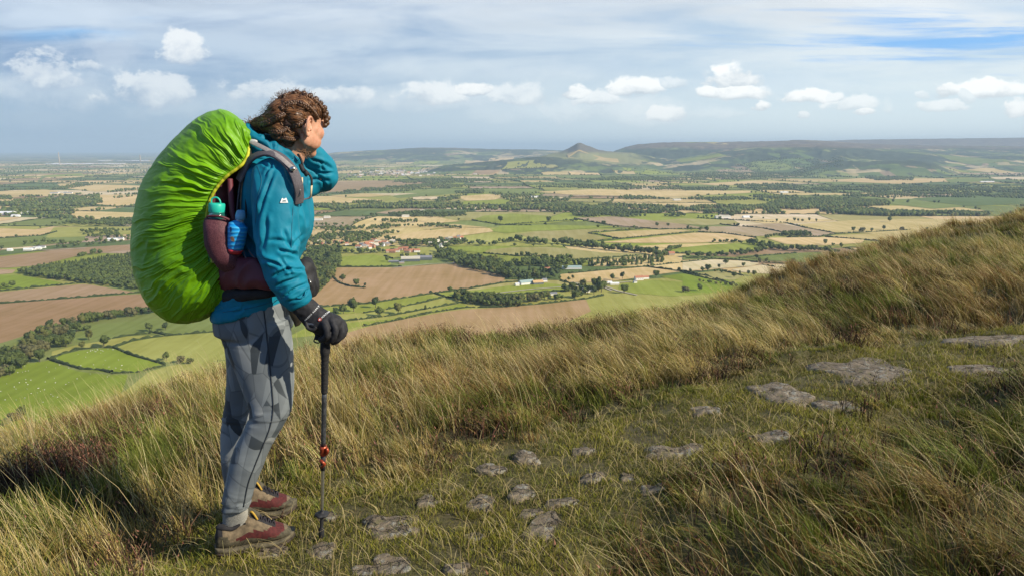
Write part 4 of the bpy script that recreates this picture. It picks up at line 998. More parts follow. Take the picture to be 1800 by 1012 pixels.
def sample(dens_fn, ymin, ymax, n):
    """positions in the fan the camera can see (plus margin), rejection by density"""
    y = np.sqrt(gr.uniform(ymin ** 2, ymax ** 2, n)); x = gr.uniform(-1, 1, n) * (.76 * y + 1.55)
    k = gr.uniform(0, 1, n) < dens_fn(x, y); return x[k], y[k]
def col(c, n, v=.2): return np.array(c)[None] * gr.uniform(1 - v, 1 + v, (n, 1)) * gr.uniform(.93, 1.07, (n, 3))
STRAW = (.64, .485, .175); STRAW2 = (.50, .385, .11); GREEN = (.145, .185, .024); GREEN2 = (.090, .125, .026); BASE = (.060, .066, .018); RUST = (.30, .155, .055)
def zone(x, y):
    """0..1 fields that say what grows where"""
    pm = path_mask(x, y)
    T = fbm(x * 1.15 + 3, y * 1.15, 51, 4); T2 = fbm(x * 3.2, y * 3.2, 57, 3); brow = np.clip((y - (np.interp(x, BX, BY) - 2.6)) / 2.4, 0, 1)
    return pm, T, T2, brow
HEATH = []
for (px, py, rx_, ry_) in [(20,850,.50,.22),(80,838,.45,.2),(150,815,.42,.2),(215,780,.38,.22),(262,752,.40,.24),(310,738,.35,.2),(352,735,.35,.18),(120,800,.3,.14),(372,640,.5,.3),(400,628,.5,.3),(340,655,.4,.25),(1300,578,.16,.12)]:
    g = GG(px, py + 4); HEATH.append((g[0], g[1], rx_ * .9, ry_ * 1.0))
def heath_mask(x, y):
    m = np.zeros_like(x)
    for hx_, hy_, a, b_ in HEATH:
        m = np.maximum(m, 1 - np.hypot((x - hx_) / a, (y - hy_) / b_))
    return np.clip(m * 3 + (fbm(x * 6, y * 6, 77, 2) - .5) * 1.5, 0, 1) * (m > -.25) * (1 - path_mask(x, y))
long_b = Bag()
WIND = math.pi
def params(x, y):
    T = fbm(x * .95 + 3, y * .95, 51, 4); T2 = fbm(x * 3.0, y * 3.0, 57, 3); d = np.hypot(x, y); brow = np.clip((y - (np.interp(x, BX, BY) - 2.6)) / 2.4, 0, 1)
    pin = path_in(x, y); right_ = np.clip((x + 1.0) / 3.0, 0, 1)
    straw = np.clip((T - .48) * 8 + .50 + .5 * (T2 - .5) + brow * .22 - .42 * np.clip((3.9 - y) / 1.4, 0, 1) * (x > -.6) + .12 * (x < -1.5), .06, .95)
    rust = np.clip((fbm(x * .75 + 9, y * .75, 71, 3) - .52) * 4.0 + brow * .22, .0, .62)
    return T, T2, d, brow, pin, right_, straw, rust
def colours(N, straw, rust, shade):
    isS = gr.uniform(0, 1, N) < straw; rs_ = gr.uniform(0, 1, N) < rust
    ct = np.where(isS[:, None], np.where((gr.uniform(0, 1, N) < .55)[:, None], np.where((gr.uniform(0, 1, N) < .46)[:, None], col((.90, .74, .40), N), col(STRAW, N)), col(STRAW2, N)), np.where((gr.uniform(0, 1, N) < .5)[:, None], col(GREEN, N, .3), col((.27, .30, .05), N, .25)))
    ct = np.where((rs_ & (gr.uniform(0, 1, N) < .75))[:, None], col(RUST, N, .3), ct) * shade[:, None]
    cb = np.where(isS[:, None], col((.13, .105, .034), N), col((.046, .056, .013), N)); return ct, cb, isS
# low filler between the tussocks
x, y = sample(lambda x, y: np.clip(2.6 / y, .2, 1) ** 1.2, 1.25, 17.0, 640000)
k = (y < np.interp(x, BX, BY) + 2.0); x, y = x[k], y[k]; T, T2, d, brow, pin, right_, straw, rust = params(x, y)
k = (gr.uniform(0, 1, len(x)) > np.clip(pin / .10 + .5, 0, 1)) & (gr.uniform(0, 1, len(x)) > heath_mask(x, y) * .9)
x, y, T, T2, d, brow, pin, right_, straw, rust = [a[k] for a in (x, y, T, T2, d, brow, pin, right_, straw, rust)]; N = len(x)
ct, cb, isS = colours(N, straw * .75, rust, gr.uniform(.7, 1.1, N))
ht = (.07 + .12 * T) * gr.uniform(.5, 1.3, N) * np.clip(-pin / .5, .3, 1)
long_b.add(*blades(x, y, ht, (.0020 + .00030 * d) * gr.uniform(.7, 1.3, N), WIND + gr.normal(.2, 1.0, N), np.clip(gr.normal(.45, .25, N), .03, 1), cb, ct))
# tussocks: every one has its own height, colour and lean
tx, ty = sample(lambda x, y: np.clip(3.4 / y, .22, 1), 1.25, 17, 23000)
T, T2, d, brow, pin, right_, straw, rust = params(tx, ty)
k = (ty < np.interp(tx, BX, BY) + 1.3) & (pin < .02) & (gr.uniform(0, 1, len(tx)) > heath_mask(tx, ty) * .85)
tx, ty, T, T2, d, brow, pin, right_, straw, rust = [a[k] for a in (tx, ty, T, T2, d, brow, pin, right_, straw, rust)]; n_ = len(tx)
th_ = (.13 + .18 * np.clip(T * 1.6 - .3, 0, 1) + .05 * T2) * gr.uniform(.6, 1.25, n_) * np.clip(-pin / .75 + .1, .30, 1) * (1 - .30 * brow)
tlean = np.clip(gr.normal(.46 + .38 * right_ - .1 * np.clip((ty - 6) / 4, 0, 1), .16, n_), .08, .98); ta = WIND - .15 + gr.normal(0, .30, n_) + (fbm(tx * .8, ty * .8, 91, 2) - .5) * 2.2
tst = np.clip(straw + gr.normal(0, .28, n_), .02, .98); tr_u = rust * (gr.uniform(0, 1, n_) < .7) * 1.3; tsh = gr.uniform(.62, 1.25, n_)
per = (gr.randint(26, 88, n_) * np.clip(1.25 - .02 * d, .8, 1.2)).astype(int); R_ = lambda a: np.repeat(a, per); M = per.sum()
rr = np.abs(gr.normal(0, 1, M)) * R_(gr.uniform(.025, .075, n_)); th = gr.uniform(0, 6.283, M); x = R_(tx) + rr * np.cos(th); y = R_(ty) + rr * np.sin(th)
mixf = gr.uniform(0, 1, M) < R_(.42 - .30 * right_); az_ = np.where(mixf, th + gr.normal(0, .4, M), R_(ta) + gr.normal(0, .28, M))
lean = np.clip(R_(tlean) * np.where(mixf, .9, 1.0) + gr.normal(0, .14, M), .02, 1.0); ct, cb, isS = colours(M, R_(tst), R_(tr_u), R_(tsh))
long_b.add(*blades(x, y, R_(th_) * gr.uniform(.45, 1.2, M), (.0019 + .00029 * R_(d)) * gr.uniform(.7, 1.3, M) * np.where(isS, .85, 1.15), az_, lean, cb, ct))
# tall pale stems with seed heads
x, y = sample(lambda x, y: np.clip(2.5 / y, .15, 1) * (path_in(x, y) < -.25), 1.6, 15, 30000)
k = y < np.interp(x, BX, BY) + 1.0; x, y = x[k], y[k]; N = len(x); right_ = np.clip((x + 1.0) / 3.0, 0, 1)
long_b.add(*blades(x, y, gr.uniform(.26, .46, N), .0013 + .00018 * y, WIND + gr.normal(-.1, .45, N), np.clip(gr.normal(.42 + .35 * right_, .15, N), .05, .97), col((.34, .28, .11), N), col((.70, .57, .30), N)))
grassm = tintmat('grass_blades', rough=.55, var=.12, scale=2.0, spec=.25, transl=.28)
long_b.obj('long_grass', grassm, 'long wind blown straw and green moor grass covering the slope', 'grass')
# short turf on the path
# heather
hb = Bag()
x, y = sample(lambda x, y: heath_mask(x, y), 2.0, 9.5, 420000)
k = gr.uniform(0, 1, len(x)) < .8; x, y = x[k], y[k]; N = len(x)
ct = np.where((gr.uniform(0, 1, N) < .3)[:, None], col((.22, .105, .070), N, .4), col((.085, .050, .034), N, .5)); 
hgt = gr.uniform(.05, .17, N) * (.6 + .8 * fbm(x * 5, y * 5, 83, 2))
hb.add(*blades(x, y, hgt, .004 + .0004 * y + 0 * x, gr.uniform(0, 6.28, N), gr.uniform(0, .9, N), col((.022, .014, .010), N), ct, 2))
# tiny leaf flecks through the heather
q = gr.randint(0, N, 90000); px_, py_ = x[q] + gr.uniform(-.02, .02, len(q)), y[q] + gr.uniform(-.02, .02, len(q))
zo = gr.uniform(.02, .17, len(q)); M = len(q)
ctt = np.where((gr.uniform(0, 1, M) < .22)[:, None], col((.26, .12, .085), M, .4), col((.06, .040, .022), M, .4))
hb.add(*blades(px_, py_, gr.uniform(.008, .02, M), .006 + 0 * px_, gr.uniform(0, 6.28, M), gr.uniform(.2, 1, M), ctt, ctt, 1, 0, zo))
heathm = tintmat('heather_sprigs', rough=.8, var=.2, scale=6, spec=.1)
hb.obj('heather', heathm, 'dark brown heather growing low through the grass', 'heather')
# stones of the path
stm, n, b = mat('path_stone_surface', rough=.9); oc = ocoord(n)
s1, _ = n.noise(oc, 9, 6, .65); s2, _ = n.noise(oc, 60, 5, .7); s3, _ = n.noise(oc, 22, 4, .6)
cst = n.ramp(s1, [(.3, (.110, .084, .054, 1)), (.5, (.205, .160, .105, 1)), (.7, (.31, .25, .17, 1))])
cst = n.mix(n.m('MULTIPLY', n.ss(s3, .56, .64), .7), cst, (.30, .30, .25, 1)); cst = n.mix(n.m('MULTIPLY', n.ss(s2, .55, .7), .5), cst, (.05, .045, .035, 1))
cst = n.mix(n.m('MULTIPLY', n.ss(s3, .44, .36), .6), cst, (.09, .095, .03, 1))
vc = n.new('ShaderNodeTexVoronoi', feature='DISTANCE_TO_EDGE'); vc.inputs['Scale'].default_value = 7.5; vw = n.new('ShaderNodeVectorMath', operation='MULTIPLY_ADD'); _, ncl = n.noise(oc, 12, 4, .6); n.l.new(ncl, vw.inputs[0]); vw.inputs[1].default_value = (.16, .16, .16); n.l.new(oc, vw.inputs[2]); n.l.new(vw.outputs[0], vc.inputs['Vector'])
crk = n.ss(vc.outputs['Distance'], .035, .0); cst = n.mix(n.m('MULTIPLY', crk, .8), cst, (.03, .026, .016, 1))
n.l.new(cst, b.inputs['Base Color']); bump(n, b, n.m('SUBTRACT', n.m('ADD', s2, n.m('MULTIPLY', s3, 1.5)), n.m('MULTIPLY', crk, 1.6)), 1.0, .016)
STONE_FOOT = []
def stone(px, py, wpx, hpx, label, rot=0.0, hgt=.014, light=1.0):
    c = GG(px, py); d = math.hypot(c[0], c[1]); k = d / FOC
    a = wpx * k * .5; l = abs(GG(px, py - hpx * .5)[1] - GG(px, py + hpx * .5)[1]) * .5; l = min(max(l, .035), .6); STONE_FOOT.append((c[0], c[1], a, l, rot))
    r = np.random.RandomState(int(px * 7 + py)); nr, ns = 9, 30; V = []
    ph = r.uniform(0, 6.28, 4); am = r.uniform(.04, .13, 4)
    ths = np.linspace(0, 2 * math.pi, ns, endpoint=False)
    out = 1 + sum(am[i] * np.cos((i + 2) * ths + ph[i]) for i in range(4)); out /= np.maximum(np.abs(np.cos(ths)), np.abs(np.sin(ths))) ** .45; kk = r.rand(ns); out *= 1 + .22 * (np.convolve(np.r_[kk, kk[:2]], [.4, .3, .3], 'valid')[:ns] - .5)
    for i in range(nr):
        f = i / (nr - 1); rr_ = f ** .8
        for j, t in enumerate(ths):
            lx, ly = math.cos(t) * out[j] * rr_ * a, math.sin(t) * out[j] * rr_ * l
            X = c[0] + lx * math.cos(rot) - ly * math.sin(rot); Y = c[1] + lx * math.sin(rot) + ly * math.cos(rot)
            V.append([X, Y, lx, f])
    V = np.array(V); gz = ground(V[:, 0], V[:, 1], False) * .0 + ground(V[:, 0], V[:, 1])
    gm = gz.mean(); top = gm * .35 + gz * .65 + hgt + .022 * (fbm(V[:, 0] * 14, V[:, 1] * 14, 5, 3) - .5) + .03 * (np.floor(fbm(V[:, 0] * 5, V[:, 1] * 5, 8, 2) * 5) / 5 - .5)
    z = np.where(V[:, 3] > .93, gz - .06, np.where(V[:, 3] > .8, top - .008, top))
    P3 = np.stack([V[:, 0], V[:, 1], z], -1); c3 = np.array((c[0], c[1], gm)); 
    o = finish('stone', fastmesh('stone', P3 - c3, gridfaces(nr, ns, True)), stm, smooth=False); o.location = c3; tag(o, label, 'stone', 'stones set in the path'); return o
for a in [(690,918,120,22,'long flat stone right of the trekking pole, the rear one of a pair',0.15),(688,938,118,24,'long pale edged stone right of the pole, the front one of a pair',0.1),(780,914,64,22,'grey slab right of the pair of long stones',0),
          (845,886,56,32,'pale lichen covered stone with a pointed top left of the path centre',.2),(915,870,46,36,'dark upright cracked stone beside the pale pointed one',-.5),(955,930,70,52,'white patched lumpy stone at the path centre in front',-.4),
          (935,905,60,14,'narrow stone running up from the white patched stone',.5),(985,888,76,14,'narrow slanting stone above the white patched stone',.35),(725,808,0,0,None),(860,830,60,16,'thin mossy slab at the grass edge above the pale stone',-.2),
          (925,808,54,20,'brown slab at the grass edge in mid path',0),(1025,795,44,16,'small grey slab below the tall grass in mid path',0),(1040,845,60,14,'thin grey stone with a pale edge in mid path',.3),(1103,842,30,12,'small pale pointed stone right of mid path',0),
          (1185,797,120,26,'broad flat brown slab sunk in the right of the path',.1),(1355,770,76,26,'flat worn slab between the grass tufts at the right',0),(1290,822,90,20,'brown slab half hidden by foreground grass',0),
          (1372,690,96,42,'rough pale grey rock patch in the moss at the right',.1),(1525,655,150,52,'largest cracked rock patch far along the path',-.1),(1470,718,80,18,'dark slab just below the rough pale rock patch',0),(1240,724,60,16,'dark low stone at the left end of the moss bank',0),
          (1745,600,140,26,'last dark rock slab at the far right end of the path',-.1),(1715,650,90,18,'low dark slab under the last rock slab',0),(690,996,90,34,'big pale stone cut by the bottom edge of the picture',.3),(640,1003,60,20,'stone at the bottom edge left of the big pale stone',0),
          (800,1006,60,18,'dark stone at the bottom edge right of the big pale stone',0),(565,972,52,32,'flat grey stone in front of the pole tip',0),(575,912,40,14,'pale stone just behind the pole tip',0),(482,975,66,18,'flat stone at the toe of the near shoe',0),(832,945,44,14,'small mossy stone in the turf right of the pole',0),
          (752,884,50,20,'low dark stone under the green tuft',0),(1095,880,0,0,None),(1150,862,60,14,'dark low stone in front of the broad brown slab',0)]:
    if a[4]: stone(*a)
sb = Bag()
xx_ = gr.uniform(-3.4, 8.5, 1900000); yy_ = gr.uniform(1.2, 8, 1900000)
k = (np.abs(xx_) < .76 * yy_ + 1.55) & (gr.uniform(0, 1, len(xx_)) < np.clip(2.9 / yy_, .3, 1)); xx_, yy_ = xx_[k], yy_[k]
pin = path_in(xx_, yy_); k = pin > -.22; x, y = xx_[k], yy_[k]
for (sx_, sy_, a_, l_, rot_) in STONE_FOOT:
    dx, dy = x - sx_, y - sy_; u_ = (dx * math.cos(rot_) + dy * math.sin(rot_)) / a_; v_ = (-dx * math.sin(rot_) + dy * math.cos(rot_)) / l_
    kk = (np.hypot(u_, v_) > .78 + .75 * (fbm(x * 16, y * 16, 6, 2) - .5)) | (gr.uniform(0, 1, len(x)) < .05); x, y = x[kk], y[kk]
N = len(x); T = fbm(x * 1.9, y * 1.9, 61, 3); T3 = fbm(x * 8, y * 8, 63, 3)
bare = gr.uniform(0, 1, N) < np.clip((.44 - T3) * 7, 0, .85); x, y, T = x[~bare], y[~bare], T[~bare]; N = len(x)
ct = np.where((gr.uniform(0, 1, N) < np.clip((T - .36) * 4, .1, .9))[:, None], col((.42, .40, .05), N, .35), col((.21, .225, .035), N, .35)); ct = np.where((gr.uniform(0, 1, N) < .20)[:, None], col((.42, .33, .13), N), ct)
sb.add(*blades(x, y, gr.uniform(.008, .034, N) * (.5 + T), .0016 + .0006 * y + 0 * x, gr.uniform(0, 6.28, N), gr.uniform(.2, .95, N), col((.075, .072, .018), N), ct, 1, .003))
# straws lying on the path
q = gr.randint(0, N, 5200); x, y = x[q], y[q]; N = len(x)
sb.add(*blades(x, y, gr.uniform(.03, .12, N), .0014 + .0003 * y, gr.uniform(0, 6.28, N), gr.uniform(.96, 1.0, N), col((.30, .24, .10), N), col((.50, .40, .19), N), 3, .0))
sb.obj('turf', grassm, 'short mossy yellow green turf along the worn path', 'turf')
# ================================================================== THE WALKER
from mathutils.bvhtree import BVHTree
def vn3(p, seed=0):
    x, y, z = p[:, 0], p[:, 1], p[:, 2]; xi, yi, zi = [np.floor(a).astype(np.int64) for a in (x, y, z)]; fx, fy, fz = x - xi, y - yi, z - zi
    fx, fy, fz = [a * a * (3 - 2 * a) for a in (fx, fy, fz)]
    def h(a, b, c):
        v = np.sin(a * 127.1 + b * 311.7 + c * 191.3 + seed * 74.7) * 43758.5453; return v - np.floor(v)
    r = 0
    for i in (0, 1):
        for j in (0, 1):
            for k in (0, 1):
                r = r + h(xi + i, yi + j, zi + k) * (fx if i else 1 - fx) * (fy if j else 1 - fy) * (fz if k else 1 - fz)
    return r
def loft(secs, n=30, ex=2.3, shrink=1.0, sub=3):
    """closed tube through cross sections (xl, yl, xr, yr, Y, half depth) traced in survey columns and rows"""
    S = np.array(secs, float); k = len(S); tt = np.linspace(0, k - 1, (k - 1) * sub + 1)
    i = np.clip(np.floor(tt).astype(int), 0, k - 2); f = (tt - i)[:, None]
    p0 = S[np.maximum(i - 1, 0)]; p1 = S[i]; p2 = S[i + 1]; p3 = S[np.minimum(i + 2, k - 1)]
    Q = .5 * (2 * p1 + (p2 - p0) * f + (2 * p0 - 5 * p1 + 4 * p2 - p3) * f ** 2 + (3 * p1 - p0 - 3 * p2 + p3) * f ** 3)
    V = []; F = []
    th = np.linspace(0, 2 * math.pi, n, endpoint=False); ct, st = np.cos(th), np.sin(th)
    ct = np.sign(ct) * np.abs(ct) ** (2 / ex); st = np.sign(st) * np.abs(st) ** (2 / ex)
    for (xl, yl, xr, yr, Y, d) in Q:
        a = np.array(P(xl, yl, Y)); b_ = np.array(P(xr, yr, Y)); c = (a + b_) / 2; h = (b_ - a) / 2 * shrink
        V.append(c[None] + ct[:, None] * h[None] + st[:, None] * np.array((0, d * shrink, 0))[None])
    m = len(Q); V = np.concatenate(V); F = gridfaces(m, n, True).tolist()
    c0 = len(V); V = np.concatenate([V, V[:n].mean(0)[None], V[-n:].mean(0)[None]])
    F += [(c0, (j + 1) % n, j) for j in range(n)] + [(c0 + 1, (m - 1) * n + j, (m - 1) * n + (j + 1) % n) for j in range(n)]
    return V, F
def ell(c, r, fr=None, sub=2):
    v = (I2[0] if sub == 2 else I1[0]) * np.array(r)
    if fr is not None: v = v @ np.array(fr)
    return v + np.array(c), [tuple(f) for f in (I2[1] if sub == 2 else I1[1])]
def ell_px(px, py, Y, rp, ry=None):
    s = 1 / 505.0; return ell(P(px, py, Y), (rp * s, (ry if ry else rp * s), rp * s))
def tube(pts, rad, nseg=10, flat=1.0, up=(0, 1, 0)):
    pts = [np.array(p, float) for p in pts]; V = []; F = []
    if not hasattr(rad, '__len__'): rad = [rad] * len(pts)
    for i, p in enumerate(pts):
        t = pts[min(i + 1, len(pts) - 1)] - pts[max(i - 1, 0)]; t /= np.linalg.norm(t) + 1e-9
        a = np.cross(t, up); a /= np.linalg.norm(a) + 1e-9; b_ = np.cross(a, t)
        for k in range(nseg):
            th = 2 * math.pi * k / nseg; V.append(p + a * math.cos(th) * rad[i] * flat + b_ * math.sin(th) * rad[i])
    m = len(pts); F = gridfaces(m, nseg, True).tolist(); F.append(tuple(range(nseg))[::-1]); F.append(tuple((m - 1) * nseg + k for k in range(nseg)))
    return np.array(V), F
def smoothpath(pts, sub=6):
    S = np.array([list(p) for p in pts], float); k = len(S); tt = np.linspace(0, k - 1, (k - 1) * sub + 1); i = np.clip(np.floor(tt).astype(int), 0, k - 2); f = (tt - i)[:, None]
    p0 = S[np.maximum(i - 1, 0)]; p1 = S[i]; p2 = S[i + 1]; p3 = S[np.minimum(i + 2, k - 1)]
    return .5 * (2 * p1 + (p2 - p0) * f + (2 * p0 - 5 * p1 + 4 * p2 - p3) * f ** 2 + (3 * p1 - p0 - 3 * p2 + p3) * f ** 3)
def fuse(parts, voxel=.006, smooth=4, sf=.5):
    """several closed shapes -> one continuous skin (vertices, faces)"""
    V = []; F = []; n0 = 0
    for v, f in parts:
        V += [tuple(q) for q in v]; F += [tuple(int(i) + n0 for i in q) for q in f]; n0 += len(v)
    me = bpy.data.meshes.new('tmp'); me.from_pydata(V, [], F); 
    bm = bmesh.new(); bm.from_mesh(me); bmesh.ops.recalc_face_normals(bm, faces=bm.faces); bm.to_mesh(me); bm.free()
    o = bpy.data.objects.new('tmp', me); COL.objects.link(o)
    md = o.modifiers.new('r', 'REMESH'); md.mode = 'VOXEL'; md.voxel_size = voxel; md.adaptivity = 0
    ms = o.modifiers.new('s', 'SMOOTH'); ms.iterations = smooth; ms.factor = sf
    dg = bpy.context.evaluated_depsgraph_get(); ev = o.evaluated_get(dg); m2 = ev.to_mesh()
    nv = len(m2.vertices); co = np.empty(nv * 3, np.float32); m2.vertices.foreach_get('co', co); no = np.empty(nv * 3, np.float32); m2.vertices.foreach_get('normal', no)
    nl = len(m2.loops); li = np.empty(nl, np.int32); m2.loops.foreach_get('vertex_index', li); q = li.reshape(-1, 4) if nl == 4 * len(m2.polygons) else None
    if q is None: q = np.array([list(p.vertices) for p in m2.polygons if len(p.vertices) == 4])
    ev.to_mesh_clear(); bpy.data.objects.remove(o); bpy.data.meshes.remove(me)
    return co.reshape(-1, 3).astype(float), q, no.reshape(-1, 3).astype(float)
def pix(v):
    d = v[:, 1] * cp - (v[:, 2] - CAMZ) * sp; u = v[:, 1] * sp + (v[:, 2] - CAMZ) * cp
    return 900 + FOC * v[:, 0] / d, 506 - FOC * u / d
def bump01(x, c, w): return np.exp(-((x - c) / w) ** 2)
def shape_obj(name, v, q, m, parent, **kw):
    return finish(name, fastmesh(name, v, q), m, parent, smooth=True, **kw)
def bvh_of(v, q): return BVHTree.FromPolygons([tuple(a) for a in v], [tuple(int(i) for i in f) for f in q])
def cast(bvh, px, py, off=.0015):
    r = Vector(ray(px, py)).normalized(); h = bvh.ray_cast(Vector((0, 0, CAMZ)), r)
    if h[0] is None: return None
    n_ = h[1] if h[1].dot(r) < 0 else -h[1]
    return h[0] + n_ * off
YC = 2.72
person = empty('person', (P(441, 960, 2.6).x, 2.66, -.06)); tag(person, 'woman in a teal jacket and grey patterned leggings, one arm raised to her face', 'person')
# ---- garments as traced tubes
TORSO = [(462,256,520,284,YC,.09),(446,276,530,308,YC,.165),(438,310,535,340,YC,.195),(431,350,541,375,YC,.185),(424,390,540,402,YC,.172),(415,430,530,432,YC,.162),(405,470,518,466,YC,.160),(395,508,511,497,YC,.17),(385,540,508,514,YC,.178),(383,556,506,528,YC,.180)]
ARMN = [(456,290,500,272,2.60,.06),(450,302,519,298,2.555,.075),(448,335,523,335,2.525,.073),(449,375,522,378,2.505,.067),(453,415,521,415,2.49,.062),(460,450,523,440,2.485,.060),(470,478,525,461,2.485,.057),(484,508,533,486,2.49,.052),(498,530,541,508,2.495,.047),(513,545,547,525,2.50,.041)]
ARMF = [(496,290,500,352,2.84,.06),(522,281,530,349,2.89,.062),(548,280,556,341,2.93,.058),(570,286,577,329,2.95,.052),(583,296,587,320,2.955,.040),(588,304,589,314,2.955,.02)]
FORE = [(556,322,589,303,2.955,.045),(548,304,583,288,2.94,.048),(540,290,568,272,2.91,.044),(532,276,556,260,2.88,.036)]
PELV = [(384,545,507,524,2.71,.165),(382,562,509,556,2.71,.168),(384,580,511,578,2.71,.160)]
LEGN = [(386,566,508,560,2.66,.10),(394,598,512,600,2.645,.092),(410,634,514.5,634,2.635,.085),(422,667,515.5,662,2.63,.080),(433,697,514,698,2.62,.070),(441,722,511,722,2.61,.061),(431,750,497,748,2.60,.058),(413,785,476,785,2.595,.057),(402,825,461,822,2.59,.051),(394.5,862,447,858,2.585,.042),(391,897,437,893,2.585,.038)]
LEGF = [(390,566,500,562,2.78,.10),(396,598,498,600,2.79,.09),(401,642,478,640,2.80,.082),(400,672,462,672,2.81,.073),(398,702,454,704,2.81,.062),(391,745,449,745,2.815,.058),(389,783,444,783,2.82,.057),(393,829,439,829,2.825,.050),(399,865,436,865,2.83,.040),(402,888,436,888,2.83,.037)]
# ---- head frame: looking away from the lens and a little down
FA = R(62); tilt = R(14)
fwd = np.array((math.cos(FA) * math.cos(tilt), math.sin(FA) * math.cos(tilt), -math.sin(tilt)))
sid = np.array((math.sin(FA), -math.cos(FA), 0.0)); upv = np.cross(sid, fwd); upv = upv if upv[2] > 0 else -upv
HC = np.array(P(525, 207, 2.70))
def HL(f, s, u): return HC + fwd * f + sid * s + upv * u
FR = np.array([fwd, sid, upv])
headparts = [ell(HL(0, 0, 0), (.092, .071, .079), FR), ell(HL(.03, 0, -.035), (.068, .066, .070), FR), ell(HL(.045, 0, -.075), (.050, .050, .050), FR), ell(HL(.076, 0, -.108), (.022, .026, .020), FR),
    ell(HL(.055, .040, -.040), (.030, .028, .030), FR), ell(HL(.062, -.040, -.040), (.026, .026, .026), FR), ell(HL(.040, .040, -.072), (.042, .022, .034), FR), ell(HL(.045, -.046, -.075), (.034, .020, .028), FR),
    ell(HL(.012, .046, -.068), (.040, .018, .036), FR), ell(HL(.012, -.056, -.075), (.030, .013, .030), FR),
    ell(HL(.082, 0, .008), (.015, .052, .014), FR), ell(HL(.078, .032, -.012), (.013, .016, .013), FR), ell(HL(.078, -.032, -.012), (.013, .016, .013), FR), ell(HL(.094, 0, -.020), (.012, .010, .026), FR), ell(HL(.106, 0, -.036), (.015, .013, .011), FR), ell(HL(.098, .011, -.040), (.009, .007, .007), FR), ell(HL(.098, -.011, -.040), (.009, .007, .007), FR),
    ell(HL(.090, 0, -.064), (.011, .024, .0065), FR), ell(HL(.087, 0, -.074), (.011, .021, .007), FR)]
NECK = [(489,222,542,246,2.71,.055),(490,248,541,264,2.715,.055),(484,268,533,284,2.72,.058),(472,288,524,306,2.72,.075)]
# far hand held up in front of the brow, hidden behind her head from here
W0 = np.array(P(541, 266, 2.88)); H0 = HL(.125, -.085, -.03)
handparts = [tube([W0, (W0 + H0) / 2, H0 - (H0 - W0) * .25], [.026, .024, .026], 10), ell(H0 - (H0 - W0) * .12, (.026, .034, .045))]
hd = (H0 - W0) / np.linalg.norm(H0 - W0); hs = np.cross(hd, (0, 0, 1)); hs /= np.linalg.norm(hs)
for j, (o_, L) in enumerate(((-.03, .062), (-.010, .074), (.011, .078), (.031, .068))):
    b0 = H0 + hs * o_ + hd * .02; handparts.append(tube([b0, b0 + hd * L * .4 - fwd * .006, b0 + hd * L * .75 - fwd * .018, b0 + hd * L * .95 - fwd * .034], [.0095, .009, .0085, .0065], 8))
b0 = H0 - hd * .03 + hs * .03; handparts.append(tube([b0, b0 + hs * .022 + hd * .012, b0 + hs * .034 + hd * .036], [.011, .010, .008], 8))
body_parts = headparts + [loft(NECK)] + handparts + [loft(s, shrink=.84) for s in (TORSO, ARMN, FORE, PELV, LEGN, LEGF)] + [loft(ARMF[:5], shrink=.84)]
v, q, no = fuse(body_parts, .0042, 5)
skin, n, b = mat('skin', (.56, .30, .20, 1), .5); oc = ocoord(n); f1, _ = n.noise(oc, 35, 5, .6); f2, _ = n.noise(oc, 260, 3, .6)
n.l.new(n.mix(n.ss(f1, .3, .7), (.50, .235, .145, 1), (.62, .345, .225, 1)), b.inputs['Base Color']); bump(n, b, f2, .15, .001)
b.inputs['Subsurface Weight'].default_value = .12; b.inputs['Subsurface Radius'].default_value = (.012, .005, .003)
body = shape_obj('body', v, q, skin, person)
# eyes, brows, ear details
def simple_obj(name, vf, m, parent, smooth=True): return mkobj(name, vf[0], vf[1], m, parent, smooth)
eyem = simple('eye_white', (.8, .78, .74, 1), .2, .02); irism = simple('iris', (.08, .10, .07, 1), .2, .1); browm = simple('eyebrow_hair', (.10, .05, .025, 1), .8, .2)
for s_ in (-1, 1):
    e_ = simple_obj('eye', ell(HL(.072, s_ * .030, -.012), (.012, .012, .012), FR), eyem, body); simple_obj('iris', ell(HL(.0825, s_ * .030, -.013), (.003, .0052, .0052), FR), irism, e_) if False else simple_obj('iris', ell(HL(.0825, s_ * .030, -.013), (.003, .0052, .0052), FR), irism, body)
    simple_obj('eyebrow', tube(smoothpath([HL(.098, s_ * .014, .012), HL(.096, s_ * .030, .018), HL(.086, s_ * .046, .012)]), .003, 8), browm, body)
def earmesh(s_):
    c = lambda f, u, o=0.0: HL(f - .026, s_ * (.069 + o), u - .040)
    helix = smoothpath([c(.016,-.004,.002), c(.016,.014,.006), c(.006,.029,.012), c(-.010,.030,.018), c(-.019,.016,.020), c(-.018,-.004,.017), c(-.010,-.020,.010), c(.000,-.031,.006), c(.010,-.030,.003), c(.013,-.018,.001)], 4)
    parts = [tube(helix, .0046, 8), ell(c(-.002, .002, -.001), (.019, .009, .028), FR), tube(smoothpath([c(.004,.020,.008), c(-.006,.014,.013), c(-.009,0,.012), c(-.003,-.012,.008), c(.008,-.014,.006)]), .0036, 8), ell(c(.014, -.006, .006), (.005, .005, .008), FR), ell(c(.004, -.028, .005), (.009, .005, .009), FR)]
    return fuse(parts, .0016, 3)
for s_ in (1, -1):
    ve, qe, _ = earmesh(s_); shape_obj('ear', ve, qe, skin, body)
